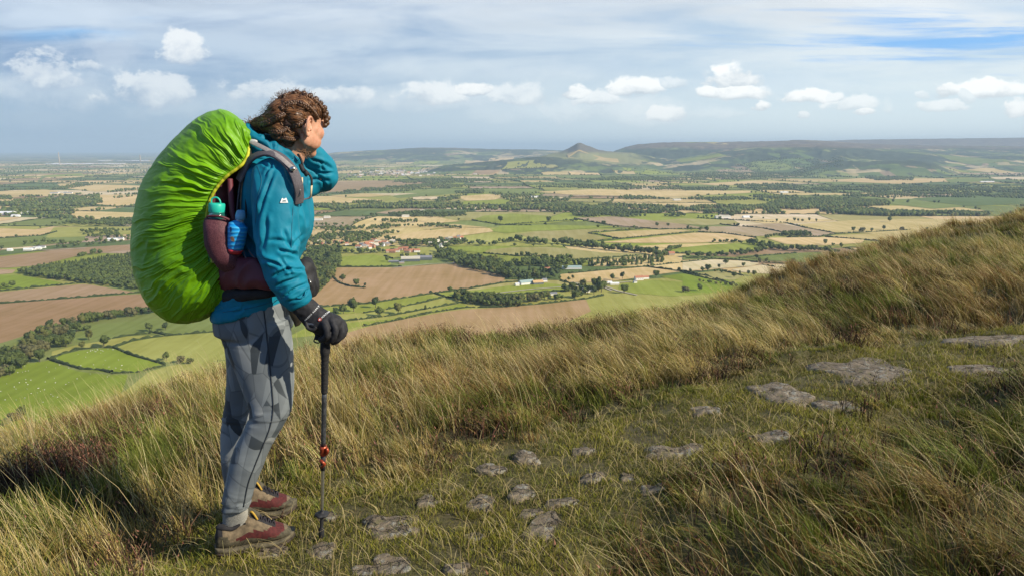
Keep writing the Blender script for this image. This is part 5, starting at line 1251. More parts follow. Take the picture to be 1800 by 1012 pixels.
# ---- leggings
v, q, no = fuse([loft(s) for s in (PELV, LEGN, LEGF)], .0055, 5)
px, py = pix(v)
dist = np.hypot(v[:, 0], v[:, 1]); isfar = v[:, 1] > 2.74
kn = bump01(py, 738, 16) + .9 * bump01(py, 885, 16) + .35 * bump01(py, 603, 14) + .2 * bump01(py, 815, 22)
wr = (1 - np.abs(2 * vn3(np.stack([v[:, 0] * 9, v[:, 1] * 9, v[:, 2] * 95 + 1.6 * vn3(v * 12, 3)], -1), 5) - 1))
v = v + no * ((wr - .5) * .0075 * kn)[:, None] + no * ((vn3(v * 26, 8) - .5) * .0030)[:, None]
lm, n, b = mat('leggings_fabric', rough=.62); b.inputs['Specular IOR Level'].default_value = .35; oc = ocoord(n)
mp = n.new('ShaderNodeMapping'); mp.inputs['Scale'].default_value = (1.0, .7, .55); mp.inputs['Rotation'].default_value = (.3, .2, .4); n.l.new(oc, mp.inputs[0])
def vor(scale, rnd, met='EUCLIDEAN', feat='F1', loc=None):
    w_ = n.new('ShaderNodeTexVoronoi', distance=met, feature=feat) if feat != 'DISTANCE_TO_EDGE' else n.new('ShaderNodeTexVoronoi', feature=feat)
    w_.inputs['Scale'].default_value = scale; w_.inputs['Randomness'].default_value = rnd; n.l.new(mp.outputs[0], w_.inputs['Vector']); return w_
va = vor(14.5, 1); vb = vor(9.5, 1, 'MANHATTAN'); sa = n.new('ShaderNodeSeparateColor'); n.l.new(va.outputs['Color'], sa.inputs[0]); sb_ = n.new('ShaderNodeSeparateColor'); n.l.new(vb.outputs['Color'], sb_.inputs[0])
# slice every cell with a plane through its seed so that the shards are triangular
sub = n.new('ShaderNodeVectorMath', operation='SUBTRACT'); n.l.new(mp.outputs[0], sub.inputs[0]); n.l.new(va.outputs['Position'], sub.inputs[1])
cc_ = n.new('ShaderNodeVectorMath', operation='SUBTRACT'); n.l.new(va.outputs['Color'], cc_.inputs[0]); cc_.inputs[1].default_value = (.5, .5, .5)
dt = n.new('ShaderNodeVectorMath', operation='DOT_PRODUCT'); n.l.new(sub.outputs[0], dt.inputs[0]); n.l.new(cc_.outputs[0], dt.inputs[1])
cr = n.new('ShaderNodeVectorMath', operation='CROSS_PRODUCT'); n.l.new(cc_.outputs[0], cr.inputs[0]); cr.inputs[1].default_value = (.3, .5, .8)
dt2 = n.new('ShaderNodeVectorMath', operation='DOT_PRODUCT'); n.l.new(sub.outputs[0], dt2.inputs[0]); n.l.new(cr.outputs[0], dt2.inputs[1])
side = n.m('GREATER_THAN', dt.outputs['Value'], 0.0); side2 = n.m('GREATER_THAN', dt2.outputs['Value'], 0.0)
key = n.m('FRACT', n.m('ADD', n.m('ADD', sa.outputs[0], n.m('MULTIPLY', side, .37)), n.m('MULTIPLY', side2, .23)))
greys = n.ramp(key, [(0, (.045, .055, .062, 1)), (.13, (.178, .200, .208, 1)), (.34, (.140, .158, .166, 1)), (.52, (.208, .232, .240, 1)), (.68, (.162, .182, .190, 1)), (.84, (.25, .268, .270, 1)), (.96, (.070, .085, .094, 1))]); greys.node.color_ramp.interpolation = 'CONSTANT'
ve_ = vor(14.5, 1, feat='DISTANCE_TO_EDGE')
ln = n.m('LESS_THAN', n.m('ABSOLUTE', dt.outputs['Value']), .0009); ln2 = n.m('LESS_THAN', ve_.outputs['Distance'], .016)
lc = n.m('MULTIPLY', n.m('MAXIMUM', ln, ln2), .40)
c = n.mix(lc, greys, (.045, .055, .062, 1))
f3, _ = n.noise(oc, 400, 2, .5); n.l.new(c, b.inputs['Base Color']); bump(n, b, f3, .12, .0006)
legg = shape_obj('leggings', v, q, lm, body)
bl = bvh_of(v, q)
seamm = simple('dark_seam_thread', (.028, .034, .040, 1), .8, .1)
pts = [cast(bl, *p) for p in smoothpath([(463,541),(467,572),(470,600),(474,640),(479,690),(480,722),(474,752),(461,785),(447,820),(436,850),(428,890)], 4)]
pts = [p for p in pts if p is not None]; simple_obj('side_seam', tube(pts, .0022, 6), seamm, legg)
# ---- jacket
v, q, no = fuse([loft(s) for s in (TORSO, ARMN, ARMF, FORE)], .0042, 6)
px, py = pix(v)
near = v[:, 1] < 2.6
rid = lambda p, s: 1 - np.abs(2 * vn3(p, s) - 1)
u_arm = v @ np.array((.42, 0, -.9)); u_per = v @ np.array((.9, 0, .42))
f_len = rid(np.stack([u_per * 13 + vn3(v * 5, 1) * 1.5, v[:, 1] * 10, u_arm * 3.2], -1), 2)
f_ring = rid(np.stack([u_per * 5 + 2, v[:, 1] * 6, u_arm * 19 + vn3(v * 9, 4) * 2.0], -1), 6)
elbow = bump01(py, 470, 34) * (px > 440) * near + .7 * bump01(py, 520, 16) * near
f_diag = rid(np.stack([(v[:, 0] + v[:, 2]) * 15 + vn3(v * 7, 9) * 1.8, v[:, 1] * 7, (v[:, 0] - v[:, 2]) * 3.5], -1), 12)
farm = (px > 530) & (v[:, 1] > 2.8)
amp = .009 * (f_len - .5) * (1 - .5 * elbow) + .0135 * (f_ring ** 1.5 - .35) * elbow + .007 * (f_diag ** 2 - .3) + .011 * (f_diag ** 1.4 - .4) * farm + .0035 * (vn3(v * 42, 14) - .5)
v = v + no * amp[:, None]
def creases(v, no, lines, sel):
    px, py = pix(v); a = np.zeros(len(v))
    for (x0, y0, x1, y1, w, d) in lines:
        L = math.hypot(x1 - x0, y1 - y0); tx_, ty_ = (x1 - x0) / L, (y1 - y0) / L; t = ((px - x0) * tx_ + (py - y0) * ty_) / L
        s_ = (px - x0) * -ty_ + (py - y0) * tx_ + 2.2 * np.sin(t * 5 + x0); env = np.clip(t / .22, 0, 1) * np.clip((1 - t) / .22, 0, 1)
        a += env * d * (-np.exp(-(s_ / w) ** 2) + .75 * np.exp(-((s_ + 2.1 * w) / (1.5 * w)) ** 2) + .5 * np.exp(-((s_ - 2.3 * w) / (1.6 * w)) ** 2))
    return v + no * (a * sel)[:, None]
v = creases(v, no, [(452,402,480,296,2.4,.008),(462,284,480,300,2.0,.006),(478,284,468,312,2.0,.006),(498,292,520,330,2.2,.005),(447,352,458,430,2.5,.006),(470,372,462,440,3,.005),(500,400,512,446,3,.006),(463,452,500,474,2.4,.010),(488,436,524,452,2.4,.009),(476,486,520,470,2.6,.010),
    (494,452,512,486,2.4,.008),(484,506,526,484,2.4,.009),(500,470,536,478,2.2,.007),(496,524,542,494,2.2,.008),(505,532,546,508,2.0,.006),(470,420,514,430,3,.005),(456,440,470,474,2.4,.006),(514,360,520,430,2.2,.005)], ((v[:, 1] < 2.62)).astype(float))
v = creases(v, no, [(532,340,538,400,2.4,.005),(524,300,536,350,2.4,.006),(515,440,532,408,2.4,.006),(400,470,450,500,3,.005),(396,524,470,505,2.6,.004),(410,552,430,536,2.4,.004),(545,276,586,300,2.2,.008),(536,296,588,306,2.0,.008),(540,318,584,316,2.2,.006),(552,300,575,334,2.2,.006),(560,284,572,300,1.8,.006)], np.ones(len(v)))
# crisp hem channel
v = v + no * (-.003 * bump01(py - (px - 383) * -.18, 545 + 0 * px, 2.5) * (px < 470) * (py > 520))[:, None]
jm, n, b = mat('teal_jacket_shell', (.008, .175, .26, 1), .62); b.inputs['Specular IOR Level'].default_value = .25; oc = ocoord(n)
f1, _ = n.noise(oc, 6, 4, .5); f2, _ = n.noise(oc, 600, 2, .5); f3, _ = n.noise(oc, 24, 5, .55, .6)
n.l.new(n.mix(n.ss(f1, .3, .7), (.003, .150, .235, 1), (.004, .205, .305, 1)), b.inputs['Base Color'])
bump(n, b, n.m('ADD', n.m('MULTIPLY', f2, .04), f3), .35, .006)
jack = shape_obj('jacket', v, q, jm, body); bj = bvh_of(v, q)
blackm = simple('black_fabric', (.012, .012, .014, 1), .7, .25, 60, .3, .002)
for pth in ([(452,292),(460,318),(452,352),(449,392)], [(520,300),(516,350),(513,400),(512,436)], [(392,548),(430,543),(470,533),(500,521)]):
    pts = [cast(bj, *p, off=.0004) for p in smoothpath(pth, 6)]; pts = [p for p in pts if p is not None]
    if len(pts) > 3: simple_obj('seam', tube(pts, .0011, 6), simple('teal_seam', (.003, .10, .16, 1), .6, .05), jack)
# cuff tab
pts = [cast(bj, *p, off=.003) for p in smoothpath([(522,523),(528,524),(535,520),(538,512)], 5)]; pts = [p for p in pts if p is not None]
if len(pts) > 3: simple_obj('cuff_tab', tube(pts, .007, 8, .35), jm, jack)
# white emblem on the sleeve: a little two peaked mountain
whitem = simple('white_print', (.80, .82, .82, 1), .5, .02); darkm = simple('dark_print', (.05, .12, .15, 1), .5, .02)
def decal(bvh, poly, m, parent, name, off=.0016, thick=.0006):
    p3 = [cast(bvh, x, y, off) for x, y in poly]
    if any(a is None for a in p3): return
    k = len(p3); c = sum(p3, Vector()) / k; toc = (Vector((0, 0, CAMZ)) - c).normalized() * thick
    V = [tuple(a) for a in p3] + [tuple(a - toc) for a in p3]; F = [tuple(range(k)), tuple(range(2 * k - 1, k - 1, -1))] + [(i, (i + 1) % k, k + (i + 1) % k, k + i) for i in range(k)]
    return mkobj(name, V, F, m, parent)
decal(bj, [(492,357),(494.8,349.5),(496,348.4),(498.4,350.6),(500,349.4),(502,348.2),(503,349.5),(505.6,357)], whitem, jack, 'emblem', .004)
decal(bj, [(496,354.2),(496.8,352.2),(498,353.0),(499.2,352.2),(500.4,353.0),(501.4,352.2),(502.2,354.2)], darkm, jack, 'emblem_mark', .0052)
# hood, rolled open behind the neck
HOOD = [(450,284,529,318,YC,.115),(438,262,533,304,YC,.132),(434,240,532,290,YC,.128),(437,221,524,271,YC,.112),(441,219,519,269,YC,.103),(447,228,516,272,YC,.093),(456,246,516,284,YC,.082),(464,262,518,296,YC,.07)]
v, q, no = fuse([loft(HOOD, 40, 2.2)], .005, 3)
f_h = rid(np.stack([(v[:, 0] * .5 - v[:, 2]) * 17 + vn3(v * 8, 2) * 2.2, v[:, 1] * 5, v[:, 0] * 4], -1), 21); v = v + no * (.012 * (f_h ** 1.3 - .4) + .004 * (vn3(v * 30, 3) - .5))[:, None]
v = creases(v, no, [(444,232,508,262,2.6,.010),(440,248,500,284,2.8,.010),(470,240,480,268,2.4,.008),(446,266,520,302,2.4,.008),(500,262,526,296,2.4,.008),(476,262,496,292,2.4,.007)], np.ones(len(v)))
hood = shape_obj('hood', v, q, jm, jack); bh = bvh_of(v, q)
toem = simple('pale_toggle_plastic', (.62, .50, .30, 1), .4, .1); greym = simple('grey_webbing', (.095, .085, .095, 1), .8, .2, 300, .4, .001); metal = simple('brushed_metal', (.55, .53, .48, 1), .3, .1, 200, Metallic=1.0)
Yf = 2.60
simple_obj('hood_cord', tube(smoothpath([P(524,272,2.64), P(530,283,2.62), P(533,296,2.62), P(540,303,2.61), P(547,313,2.61), P(548,326,2.61)]), .0042, 8), blackm, hood)
simple_obj('hood_cord', tube(smoothpath([P(528,290,2.62), P(532,300,2.61), P(538,305,2.605)]), .007, 8), blackm, hood)
simple_obj('cord_end', tube([P(548,325,2.61), P(547,336,2.61), P(546,346,2.61)], .0035, 8), toem, hood)
simple_obj('cord_end', tube([P(531,312,2.60), P(531,326,2.60), P(531,340,2.60)], .0032, 8), toem, hood)
simple_obj('cord_lock', ell(P(538, 305, 2.60), (.008, .007, .012)), blackm, hood)
# ---- socks, shoes
sockm = simple('pale_grey_wool_sock', (.30, .29, .25, 1), .95, .15, 260, .6, .002)
def sock(secs): 
    v_, q_, n_ = fuse([loft(secs)], .004, 2); wv = np.sin(v_[:, 2] * 900) * .0006; return shape_obj('sock', v_ + n_ * wv[:, None], q_, sockm, body)
sock([(393,890,434,888,2.59,.031),(392,905,436,900,2.592,.027),(392,924,436,915,2.594,.022),(396,945,440,935,2.60,.020)])
sock([(404,880,435,880,2.83,.034),(403,890,440,888,2.83,.035),(404,902,436,898,2.835,.024)])
SM = {'tan': simple('tan_suede', (.150, .112, .066, 1), .9, .22, 60, .3, .001), 'red': simple('red_suede', (.075, .011, .010, 1), .85, .2, 90, .3, .001), 'olive': simple('muddy_olive_rand', (.070, .060, .035, 1), .85, .3, 60, .4, .002),
      'dark': simple('shoe_dark_lining', (.018, .017, .018, 1), .9, .2), 'mid': simple('grey_olive_midsole', (.095, .080, .048, 1), .8, .25, 50, .3, .001), 'sole': simple('brown_rubber_outsole', (.040, .028, .020, 1), .8, .3, 60, .4, .002),
      'lace': simple('black_lace', (.02, .016, .022, 1), .8, .3), 'yel': simple('yellow_lace_loop', (.42, .26, .03, 1), .7, .1), 'redsole': simple('red_brown_heel_rubber', (.13, .035, .025, 1), .8, .2)}
def shoe(origin, ang, sc=1.0):
    ca, sa_ = math.cos(ang), math.sin(ang)
    def T_(p):
        x, y, z = p; x *= sc; y *= sc; z *= sc; return (origin[0] + x * ca - y * sa_, origin[1] + x * sa_ + y * ca, origin[2] + z)
    L = .285; ns = 64; nr = 40
    tt = np.linspace(0, 1, ns)
    hw = np.interp(tt, [0, .03, .12, .3, .5, .68, .82, .92, .97, 1], [.012, .026, .036, .037, .042, .050, .048, .036, .022, .006])
    top = np.interp(tt, [0, .04, .12, .22, .33, .42, .55, .68, .8, .9, .96, 1], [.080, .114, .116, .104, .124, .150, .124, .098, .078, .064, .050, .032])
    bot = np.interp(tt, [0, .1, .6, .8, 1], [.026, .022, .022, .026, .036])
    V = []; 
    th = np.linspace(0, 2 * math.pi, nr, endpoint=False)
    for i, t in enumerate(tt):
        zc = (top[i] + bot[i]) / 2; hz_ = (top[i] - bot[i]) / 2
        c_, s_ = np.cos(th), np.sin(th); zz_ = np.sign(s_) * np.abs(s_) ** .8; yy_ = np.sign(c_) * np.abs(c_) ** .75
        narrow = 1 - .24 * np.clip(zz_, 0, 1) ** 1.5
        nz = (vn3(np.stack([t * 30 + 0 * th, np.cos(th) * 4 + 9, np.sin(th) * 4], -1), 3) - .5) * .002
        for k in range(nr): V.append((t * L, yy_[k] * (hw[i] * narrow[k] + nz[k]), zc + zz_[k] * hz_ + nz[k]))
    F = gridfaces(ns, nr, True); V = np.array(V); cen = V[F].mean(1); x_, z_ = cen[:, 0] / L, cen[:, 2]; mi = np.zeros(len(F), int)
    topz = np.interp(x_, tt, top); rel = (z_ - .024) / (topz - .024)
    names = ['tan', 'red', 'olive', 'dark']
    randh = np.interp(x_, [0, .15, .35, .55, .75, .86, 1], [.52, .45, .28, .26, .42, .85, 1.2])
    mi[:] = 0; redhi = np.interp(x_, [.0, .22, .34, .5, .62, .78, .86], [.0, .40, .50, .56, .66, 1.1, 1.1]); mi[(rel < redhi) & (x_ > .2) & (x_ < .88)] = 1
    mi[rel < randh] = 2; mi[(x_ < .10) & (rel > .55)] = 3; mi[(x_ < .34) & (rel > .86)] = 3; mi[(x_ < .16) & (rel < .6)] = 2; mi[(x_ > .44) & (x_ < .76) & (rel > .93)] = 3
    pr = empty('shoe', origin); 
    return T_, V, F, mi, names, tt, top, hw, L
def make_shoe(origin, ang, lab):
    T_, V, F, mi, names, tt, top, hw, L = shoe(origin, ang)
    bpy.data.objects.remove(bpy.data.objects[[o.name for o in bpy.data.objects if o.name.startswith('shoe')][-1]])
    up = finish('shoe', fastmesh('shoe', np.array([T_(p) for p in V]), F), None, body, smooth=True, mats=[SM[k] for k in names], midx=mi); up['label'] = lab
    # midsole and outsole
    for nm, mk, z0, z1, gr_ in (('midsole', 'mid', .012, .028, .0035), ('outsole', 'sole', 0.0, .0125, .0045)):
        Vs = []; ring = []
        for sgn in (1, -1):
            idx = range(len(tt)) if sgn == 1 else range(len(tt) - 1, -1, -1)
            for i in idx: ring.append((tt[i] * (L + .008) - .004, sgn * (hw[i] + gr_)))
        m_ = len(ring); lift = lambda x: .020 * max(0, (x / L - .72) / .28) ** 1.6 + .004 * max(0, 1 - x / L / .1)
        lug = [(.0015 if (i // 2) % 2 else 0) for i in range(m_)]
        for lev, (z, sc_) in enumerate(((z0, .93), (z0 + .003, 1.0), ((z0 + z1) / 2, 1.02), (z1 - .002, 1.0), (z1, .95))):
            for i, (x, y) in enumerate(ring): Vs.append(T_((x, y * sc_ + (lug[i] if mk == 'sole' else 0) * np.sign(y), z + lift(x) + (lug[i] if lev == 0 and mk == 'sole' else 0))))
        Fs = gridfaces(5, m_, True).tolist()
        half = m_ // 2
        for base, fl in ((0, 0), (4 * m_, 1)):
            for i in range(half - 1):
                f_ = (base + i, base + i + 1, base + m_ - 2 - i, base + m_ - 1 - i); Fs.append(f_ if fl else f_[::-1])
        mkobj(nm, Vs, Fs, SM[mk], up, True)
    hc = []
    for x0, x1 in ((0.0, .30),):
        pass
    # laces
    tz = lambda t: np.interp(t, tt, top)
    for k in range(6):
        t0 = .44 + k * .055; z = tz(t0) - .001; zz_ = tz(t0 + .03) - .001; w = .019 - k * .0006
        mkobj('lace', *[a for a in tube(smoothpath([T_((t0 * L, -w, z - .008)), T_(((t0 + .02) * L, -w * .3, z + .004)), T_(((t0 + .04) * L, w * .6, zz_ + .002)), T_(((t0 + .045) * L, w, zz_ - .008))]), .0026, 6)], SM['lace'], up, True)
        mkobj('lace', *[a for a in tube(smoothpath([T_((t0 * L, w, z - .008)), T_(((t0 + .02) * L, w * .3, z + .005)), T_(((t0 + .04) * L, -w * .6, zz_ + .003)), T_(((t0 + .045) * L, -w, zz_ - .008))]), .0026, 6)], SM['lace'], up, True)
    for (f0, f1) in (((.45, -.008, .010), (.54, -.024, -.004)),):
        t0 = f0[0]; mkobj('lace_loop', *tube(smoothpath([T_((t0 * L, f0[1], tz(t0) + .002)), T_(((t0 + .03) * L, f0[1] - .012, tz(t0) + f0[2])), T_((f1[0] * L, f1[1], tz(f1[0]) + f1[2]))]), .0042, 6), SM['yel'], up, True)
    mkobj('tongue', *tube(smoothpath([T_((.36 * L, 0, .150)), T_((.42 * L, 0, .152)), T_((.54 * L, 0, .122))]), .017, 10, 1.0), SM['olive'], up, True)
    mkobj('collar', *tube(smoothpath([T_((.36 * L, -.018, .128)), T_((.24 * L, -.021, .102)), T_((.12 * L, -.020, .108)), T_((.045 * L, 0, .104)), T_((.12 * L, .020, .108)), T_((.24 * L, .021, .102)), T_((.36 * L, .018, .128))]), .0085, 8), SM['dark'], up, True)
    for (t0, z) in ((.38, .118), (.44, .108), (.51, .092), (.58, .078)):
        hwz = float(np.interp(t0, tt, hw)) * .80
        mkobj('eyelet', *ell(T_((t0 * L, -hwz, z)), (.0042, .003, .0042), None, 1), SM['dark'], up)
    return up
g0 = P(380, 968, 2.565); make_shoe((g0.x, g0.y, float(ground(g0.x + .12, g0.y + .04)) + .004), R(22), 'near shoe with muddy tan and red suede and black laces')
g1 = P(392, 903, 2.80); make_shoe((P(393, 900, 2.80).x, 2.80, float(ground(g1.x + .12, 2.83)) + .012), R(18), 'far shoe half hidden behind the near one')
# ---- hair
HB = [(a_, b_ + .8, c_, d_ * .90 - .5, e_ * .96) for a_, b_, c_, d_, e_ in [(519,196,2.705,33,.100),(502,202,2.70,32,.098),(537,193,2.71,28,.094),(550,197,2.72,20,.078),(488,214,2.70,28,.086),(497,228,2.68,24,.074),(510,234,2.665,19,.052),(510,246,2.67,13,.042),(524,206,2.66,22,.060),(559,203,2.77,11,.05),(470,217,2.715,19,.055),(457,219,2.72,14,.045),(447,220,2.73,9,.03),(440,221,2.735,6,.02),(560,210,2.77,12,.05),(524,180,2.71,17,.06),(505,181,2.71,17,.06),(542,182,2.73,12,.05)]]
v, q, no = fuse([ell_px(a, b_, c, d, e) for a, b_, c, d, e in HB], .0035, 6)
v = v + no * ((rid(v * 60, 4) - .5) * .004)[:, None]
hm_, n, b = mat('brown_hair', rough=.42); at = n.new('ShaderNodeAttribute', attribute_name='tint'); n.l.new(at.outputs['Color'], b.inputs['Base Color']); b.inputs['Specular IOR Level'].default_value = .45; b.inputs['Roughness'].default_value = .38
bhair = bvh_of(v, q); hr = np.random.RandomState(4)
HV = [v]; HF = [q]; HCc = [np.tile(np.array((.045, .022, .012)), (len(v), 1))]; hn_ = len(v)
HT = []; 
flow_pts = np.array([(575,205),(550,172),(515,165),(540,215),(500,240),(470,222),(515,258),(490,190)], float)
flow_dir = np.array([(-.3,-1),(-1,-.3),(-1,.35),(-1,.25),(-1,-.5),(-1,.05),(-.8,-.8),(-.8,.7)], float)
def strand(p, L, rad, curl, cfreq, colr, steps=16):
    global hn_
    pts = []; ph = hr.uniform(0, 6.28); p = Vector(p); dirv = None
    for i in range(steps):
        loc, nn, _, _ = bhair.find_nearest(p)
        if loc is None: break
        a, b_ = pix(np.array([loc])); w_ = 1 / (((flow_pts - np.array([a[0], b_[0]])) ** 2).sum(1) + 60); fl = (flow_dir * w_[:, None]).sum(0); fl /= np.linalg.norm(fl)
        t3 = Vector((fl[0], 0, -fl[1])); t3 = (t3 - nn * t3.dot(nn)); t3 = t3.normalized() if t3.length > 1e-5 else Vector((-1, 0, 0))
        if dirv is not None: t3 = (t3 * .5 + dirv * .5).normalized()
        dirv = t3; bn = nn.cross(t3)
        f_ = i / (steps - 1); pts.append(loc + nn * (.0018 + curl * .5 * (1 + math.sin(ph + cfreq * f_))) + bn * curl * math.cos(ph + cfreq * f_ * 1.0) * 1.2)
        p = loc + t3 * (L / steps)
    v_, f_ = tube(pts, [rad * (1 - .7 * abs(2 * i / (len(pts) - 1) - 1) ** 3) for i in range(len(pts))], 4)
    f_ = [x for x in f_ if len(x) == 4][: (len(pts) - 1) * 4]
    HV.append(v_); HF.append(np.array(f_) + hn_); hn_ += len(v_)
    k = np.array(colr) * hr.uniform(.6, 1.4); HCc.append(np.tile(k, (len(v_), 1)))
idx = hr.randint(0, len(v), 4600)
for i in idx:
    strand(v[i], hr.uniform(.045, .10), hr.uniform(.0004, .0010), hr.uniform(.0004, .0024), hr.uniform(4, 13), [(.12, .052, .022), (.21, .096, .040), (.34, .18, .082)][hr.choice(3, p=[.42, .38, .20])])
# thicker curls
for i in hr.randint(0, len(v), 36):
    strand(v[i], hr.uniform(.03, .06), hr.uniform(.0016, .0026), hr.uniform(.003, .006), hr.uniform(7, 14), [(.09, .045, .022), (.14, .07, .034)][hr.randint(2)])
def braid(path, rad, r0, n_turn):
    global hn_
    pth = []
    for q_ in smoothpath([(a[0], a[1]) for a in path], 14):
        h_ = cast(bhair, q_[0], q_[1], .003)
        if h_ is not None: pth.append(np.array(h_))
    pth = np.array(pth)
    for _ in range(4): pth[1:-1] = (pth[:-2] + 2 * pth[1:-1] + pth[2:]) / 4
    L = len(pth)
    for s_ in range(3):
        pts = []
        for i, p in enumerate(pth):
            t = pth[min(i + 1, L - 1)] - pth[max(i - 1, 0)]; t /= np.linalg.norm(t); a = np.cross(t, (0, 1, 0)); a /= np.linalg.norm(a); b_ = np.cross(t, a)
            f_ = 2 * math.pi * (i / L * n_turn + s_ / 3); pts.append(p + a * math.sin(f_) * rad + b_ * math.sin(2 * f_) * rad * .55)
        v_, f_ = tube(pts, r0, 7); f_ = [x for x in f_ if len(x) == 4]; HV.append(v_); HF.append(np.array(f_) + hn_); hn_ += len(v_); HCc.append(np.tile(np.array((.085, .042, .020)) * (.8 + .3 * s_), (len(v_), 1)))
braid([(568,214),(569,204),(564,192),(553,180),(537,170),(517,167),(498,173)], .0062, .0052, 8)
braid([(556,208),(550,198),(538,188),(522,182),(506,184),(494,192)], .0058, .0048, 7)
braid([(549,212),(536,213),(521,219),(506,226),(492,232),(478,232)], .0058, .0050, 7)
braid([(538,226),(528,236),(516,244),(502,242),(488,240)], .0050, .0045, 5)
braid([(500,200),(488,206),(476,214),(462,219)], .0060, .0055, 4)
# the knobbly braid that makes the outline over the brow
for k, (a, b_) in enumerate([(574,217),(576,208),(573,199),(570,190),(563,182),(555,175),(545,169),(534,165),(522,163)]):
    vv_, ff_ = fuse([ell_px(a, b_, 2.73 - .004 * k, 5.6), ell_px(a - 3, b_ + 4, 2.725 - .004 * k, 5.0)], .0022, 2)[:2]; vv_ = vv_ + (rid(vv_ * 140, 3)[:, None] - .5) * .002
    HV.append(vv_); HF.append(ff_ + hn_); hn_ += len(vv_); HCc.append(np.tile(np.array((.10, .050, .024)) * hr.uniform(.6, 1.1), (len(vv_), 1)))
# loose frizz around the outline
for i in range(420):
    a, b_ = [(hr.uniform(440, 520), 0), (hr.uniform(520, 575), 0)][hr.randint(2)]; th = hr.uniform(math.pi * .05, math.pi * 1.05); c0 = np.array(P(505, 207, 2.71)); dr = np.array((math.cos(th) * 1.12, hr.uniform(-.3, .3), math.sin(th)))
    h_ = bhair.ray_cast(Vector(c0 + dr * .3), Vector(-dr))
    if h_[0] is None: continue
    p = np.array(h_[0]); pts = [p]; d_ = dr / np.linalg.norm(dr) * .4 + np.array((-.6, 0, .1)); 
    for k in range(7): d_ = d_ + hr.normal(0, .45, 3); d_ /= np.linalg.norm(d_); pts.append(pts[-1] + d_ * .0045)
    v_, f_ = tube(pts, .00045, 3); f_ = [x for x in f_ if len(x) == 4]; HV.append(v_); HF.append(np.array(f_) + hn_); hn_ += len(v_); HCc.append(np.tile(np.array((.16, .085, .045)), (len(v_), 1)))
# wisps at the nape and the end of the tail
for i in range(60):
    p = np.array(P(hr.uniform(528, 538), hr.uniform(262, 268), 2.645)) if i < 16 else np.array(P(hr.uniform(436, 452), hr.uniform(214, 226), 2.70)); pts = [p]; d_ = np.array((.3, -.2, -.8)) if i < 16 else np.array((-.8, -.2, -.2))
    for k in range(8): d_ = d_ + hr.normal(0, .5, 3); d_ /= np.linalg.norm(d_); pts.append(pts[-1] + d_ * .004)
    v_, f_ = tube(pts, .0008, 4); f_ = [x for x in f_ if len(x) == 4]; HV.append(v_); HF.append(np.array(f_) + hn_); hn_ += len(v_); HCc.append(np.tile(np.array((.20, .10, .045)), (len(v_), 1)))
finish('hair', fastmesh('hair', np.concatenate(HV), np.concatenate(HF), np.concatenate(HCc)), hm_, body, smooth=True)
# ---- glove of the near hand, closed over the pole handle
gl = [loft([(514,546,549,525,2.50,.036),(523,556,558,534,2.50,.034),(531,566,566,541,2.50,.030)]), loft([(528,562,563,538,2.50,.030),(541,577,578,548,2.50,.034),(556,585,594,554,2.505,.037),(571,588,603,563,2.51,.034),(582,590,604,575,2.515,.026)])]
def fpx(pts, r): return tube(smoothpath([P(*p) for p in pts], 4), list(np.linspace(r, r * .82, (len(pts) - 1) * 4 + 1)), 10)
gl += [fpx([(594,560,2.545),(605,572,2.55),(604,586,2.545),(594,595,2.535),(586,598,2.53)], .0125), fpx([(590,558,2.515),(600,572,2.505),(600,587,2.495),(592,598,2.495),(583,601,2.50)], .013),
       fpx([(580,560,2.485),(588,573,2.470),(589,586,2.465),(583,597,2.472),(574,600,2.485)], .0128), fpx([(568,564,2.475),(574,576,2.458),(575,588,2.456),(570,595,2.466),(563,596,2.485)], .0118),
       fpx([(548,570,2.53),(555,580,2.555),(559,588,2.56),(557,597,2.555)], .0125)]
v, q, no = fuse(gl, .0028, 3); v = v + no * ((vn3(v * 90, 2) - .5) * .0022 + .0016 * (rid(v * 40, 5) - .5))[:, None]
glovem = simple('black_softshell_glove', (.014, .014, .017, 1), .75, .25, 90, .25, .001)
glove = shape_obj('glove', v, q, glovem, body); bg = bvh_of(v, q)
simple_obj('wrist_band', tube([P(514,547,2.475), P(532,535,2.458), P(550,524,2.475)], .006, 8, .5), blackm, glove) if False else None
def text_on(bvh, s, pa, pb, size_px, m, parent, name, off=.0025):
    """lay lettering on a surface between two survey points"""
    cu = bpy.data.curves.new('lettering', 'FONT'); cu.body = s; cu.size = 1.0; cu.extrude = 0.0; cu.resolution_u = 2
    o = bpy.data.objects.new('lettering', cu); COL.objects.link(o); dg = bpy.context.evaluated_depsgraph_get(); me = bpy.data.meshes.new_from_object(o.evaluated_get(dg)); bpy.data.objects.remove(o)
    co = np.empty(len(me.vertices) * 3, np.float32); me.vertices.foreach_get('co', co); co = co.reshape(-1, 3); W_ = co[:, 0].max()
    pa, pb = np.array(pa, float), np.array(pb, float); d_ = (pb - pa) / np.linalg.norm(pb - pa); nrm = np.array((d_[1], -d_[0])); sx = np.linalg.norm(pb - pa) / W_
    h0 = cast(bvh, *((pa + pb) / 2)); out = []
    for x, y, _ in co:
        p = pa + d_ * x * sx + nrm * y * size_px; h_ = cast(bvh, p[0], p[1], off); h0 = h_ if h_ is not None else h0; out.append(h0)
    me.vertices.foreach_set('co', np.array([tuple(a) for a in out], np.float32).ravel())
    return finish(name, me, m, parent)
text_on(bg, 'MONTANE', (566.5, 559.5), (580.5, 547.2), 4.6, whitem, glove, 'lettering')
text_on(bg, 'FREESS ALERT', (537.5, 563.5), (561.5, 538.5), 3.6, whitem, glove, 'lettering')
redp = simple('red_print', (.60, .09, .06, 1), .5, .02)
ringp = [cast(bg, 562.3 + 2.6 * math.cos(t), 561 + 2.6 * math.sin(t), .002) for t in np.linspace(0, 6.283, 17)]; ringp = [p for p in ringp if p is not None]
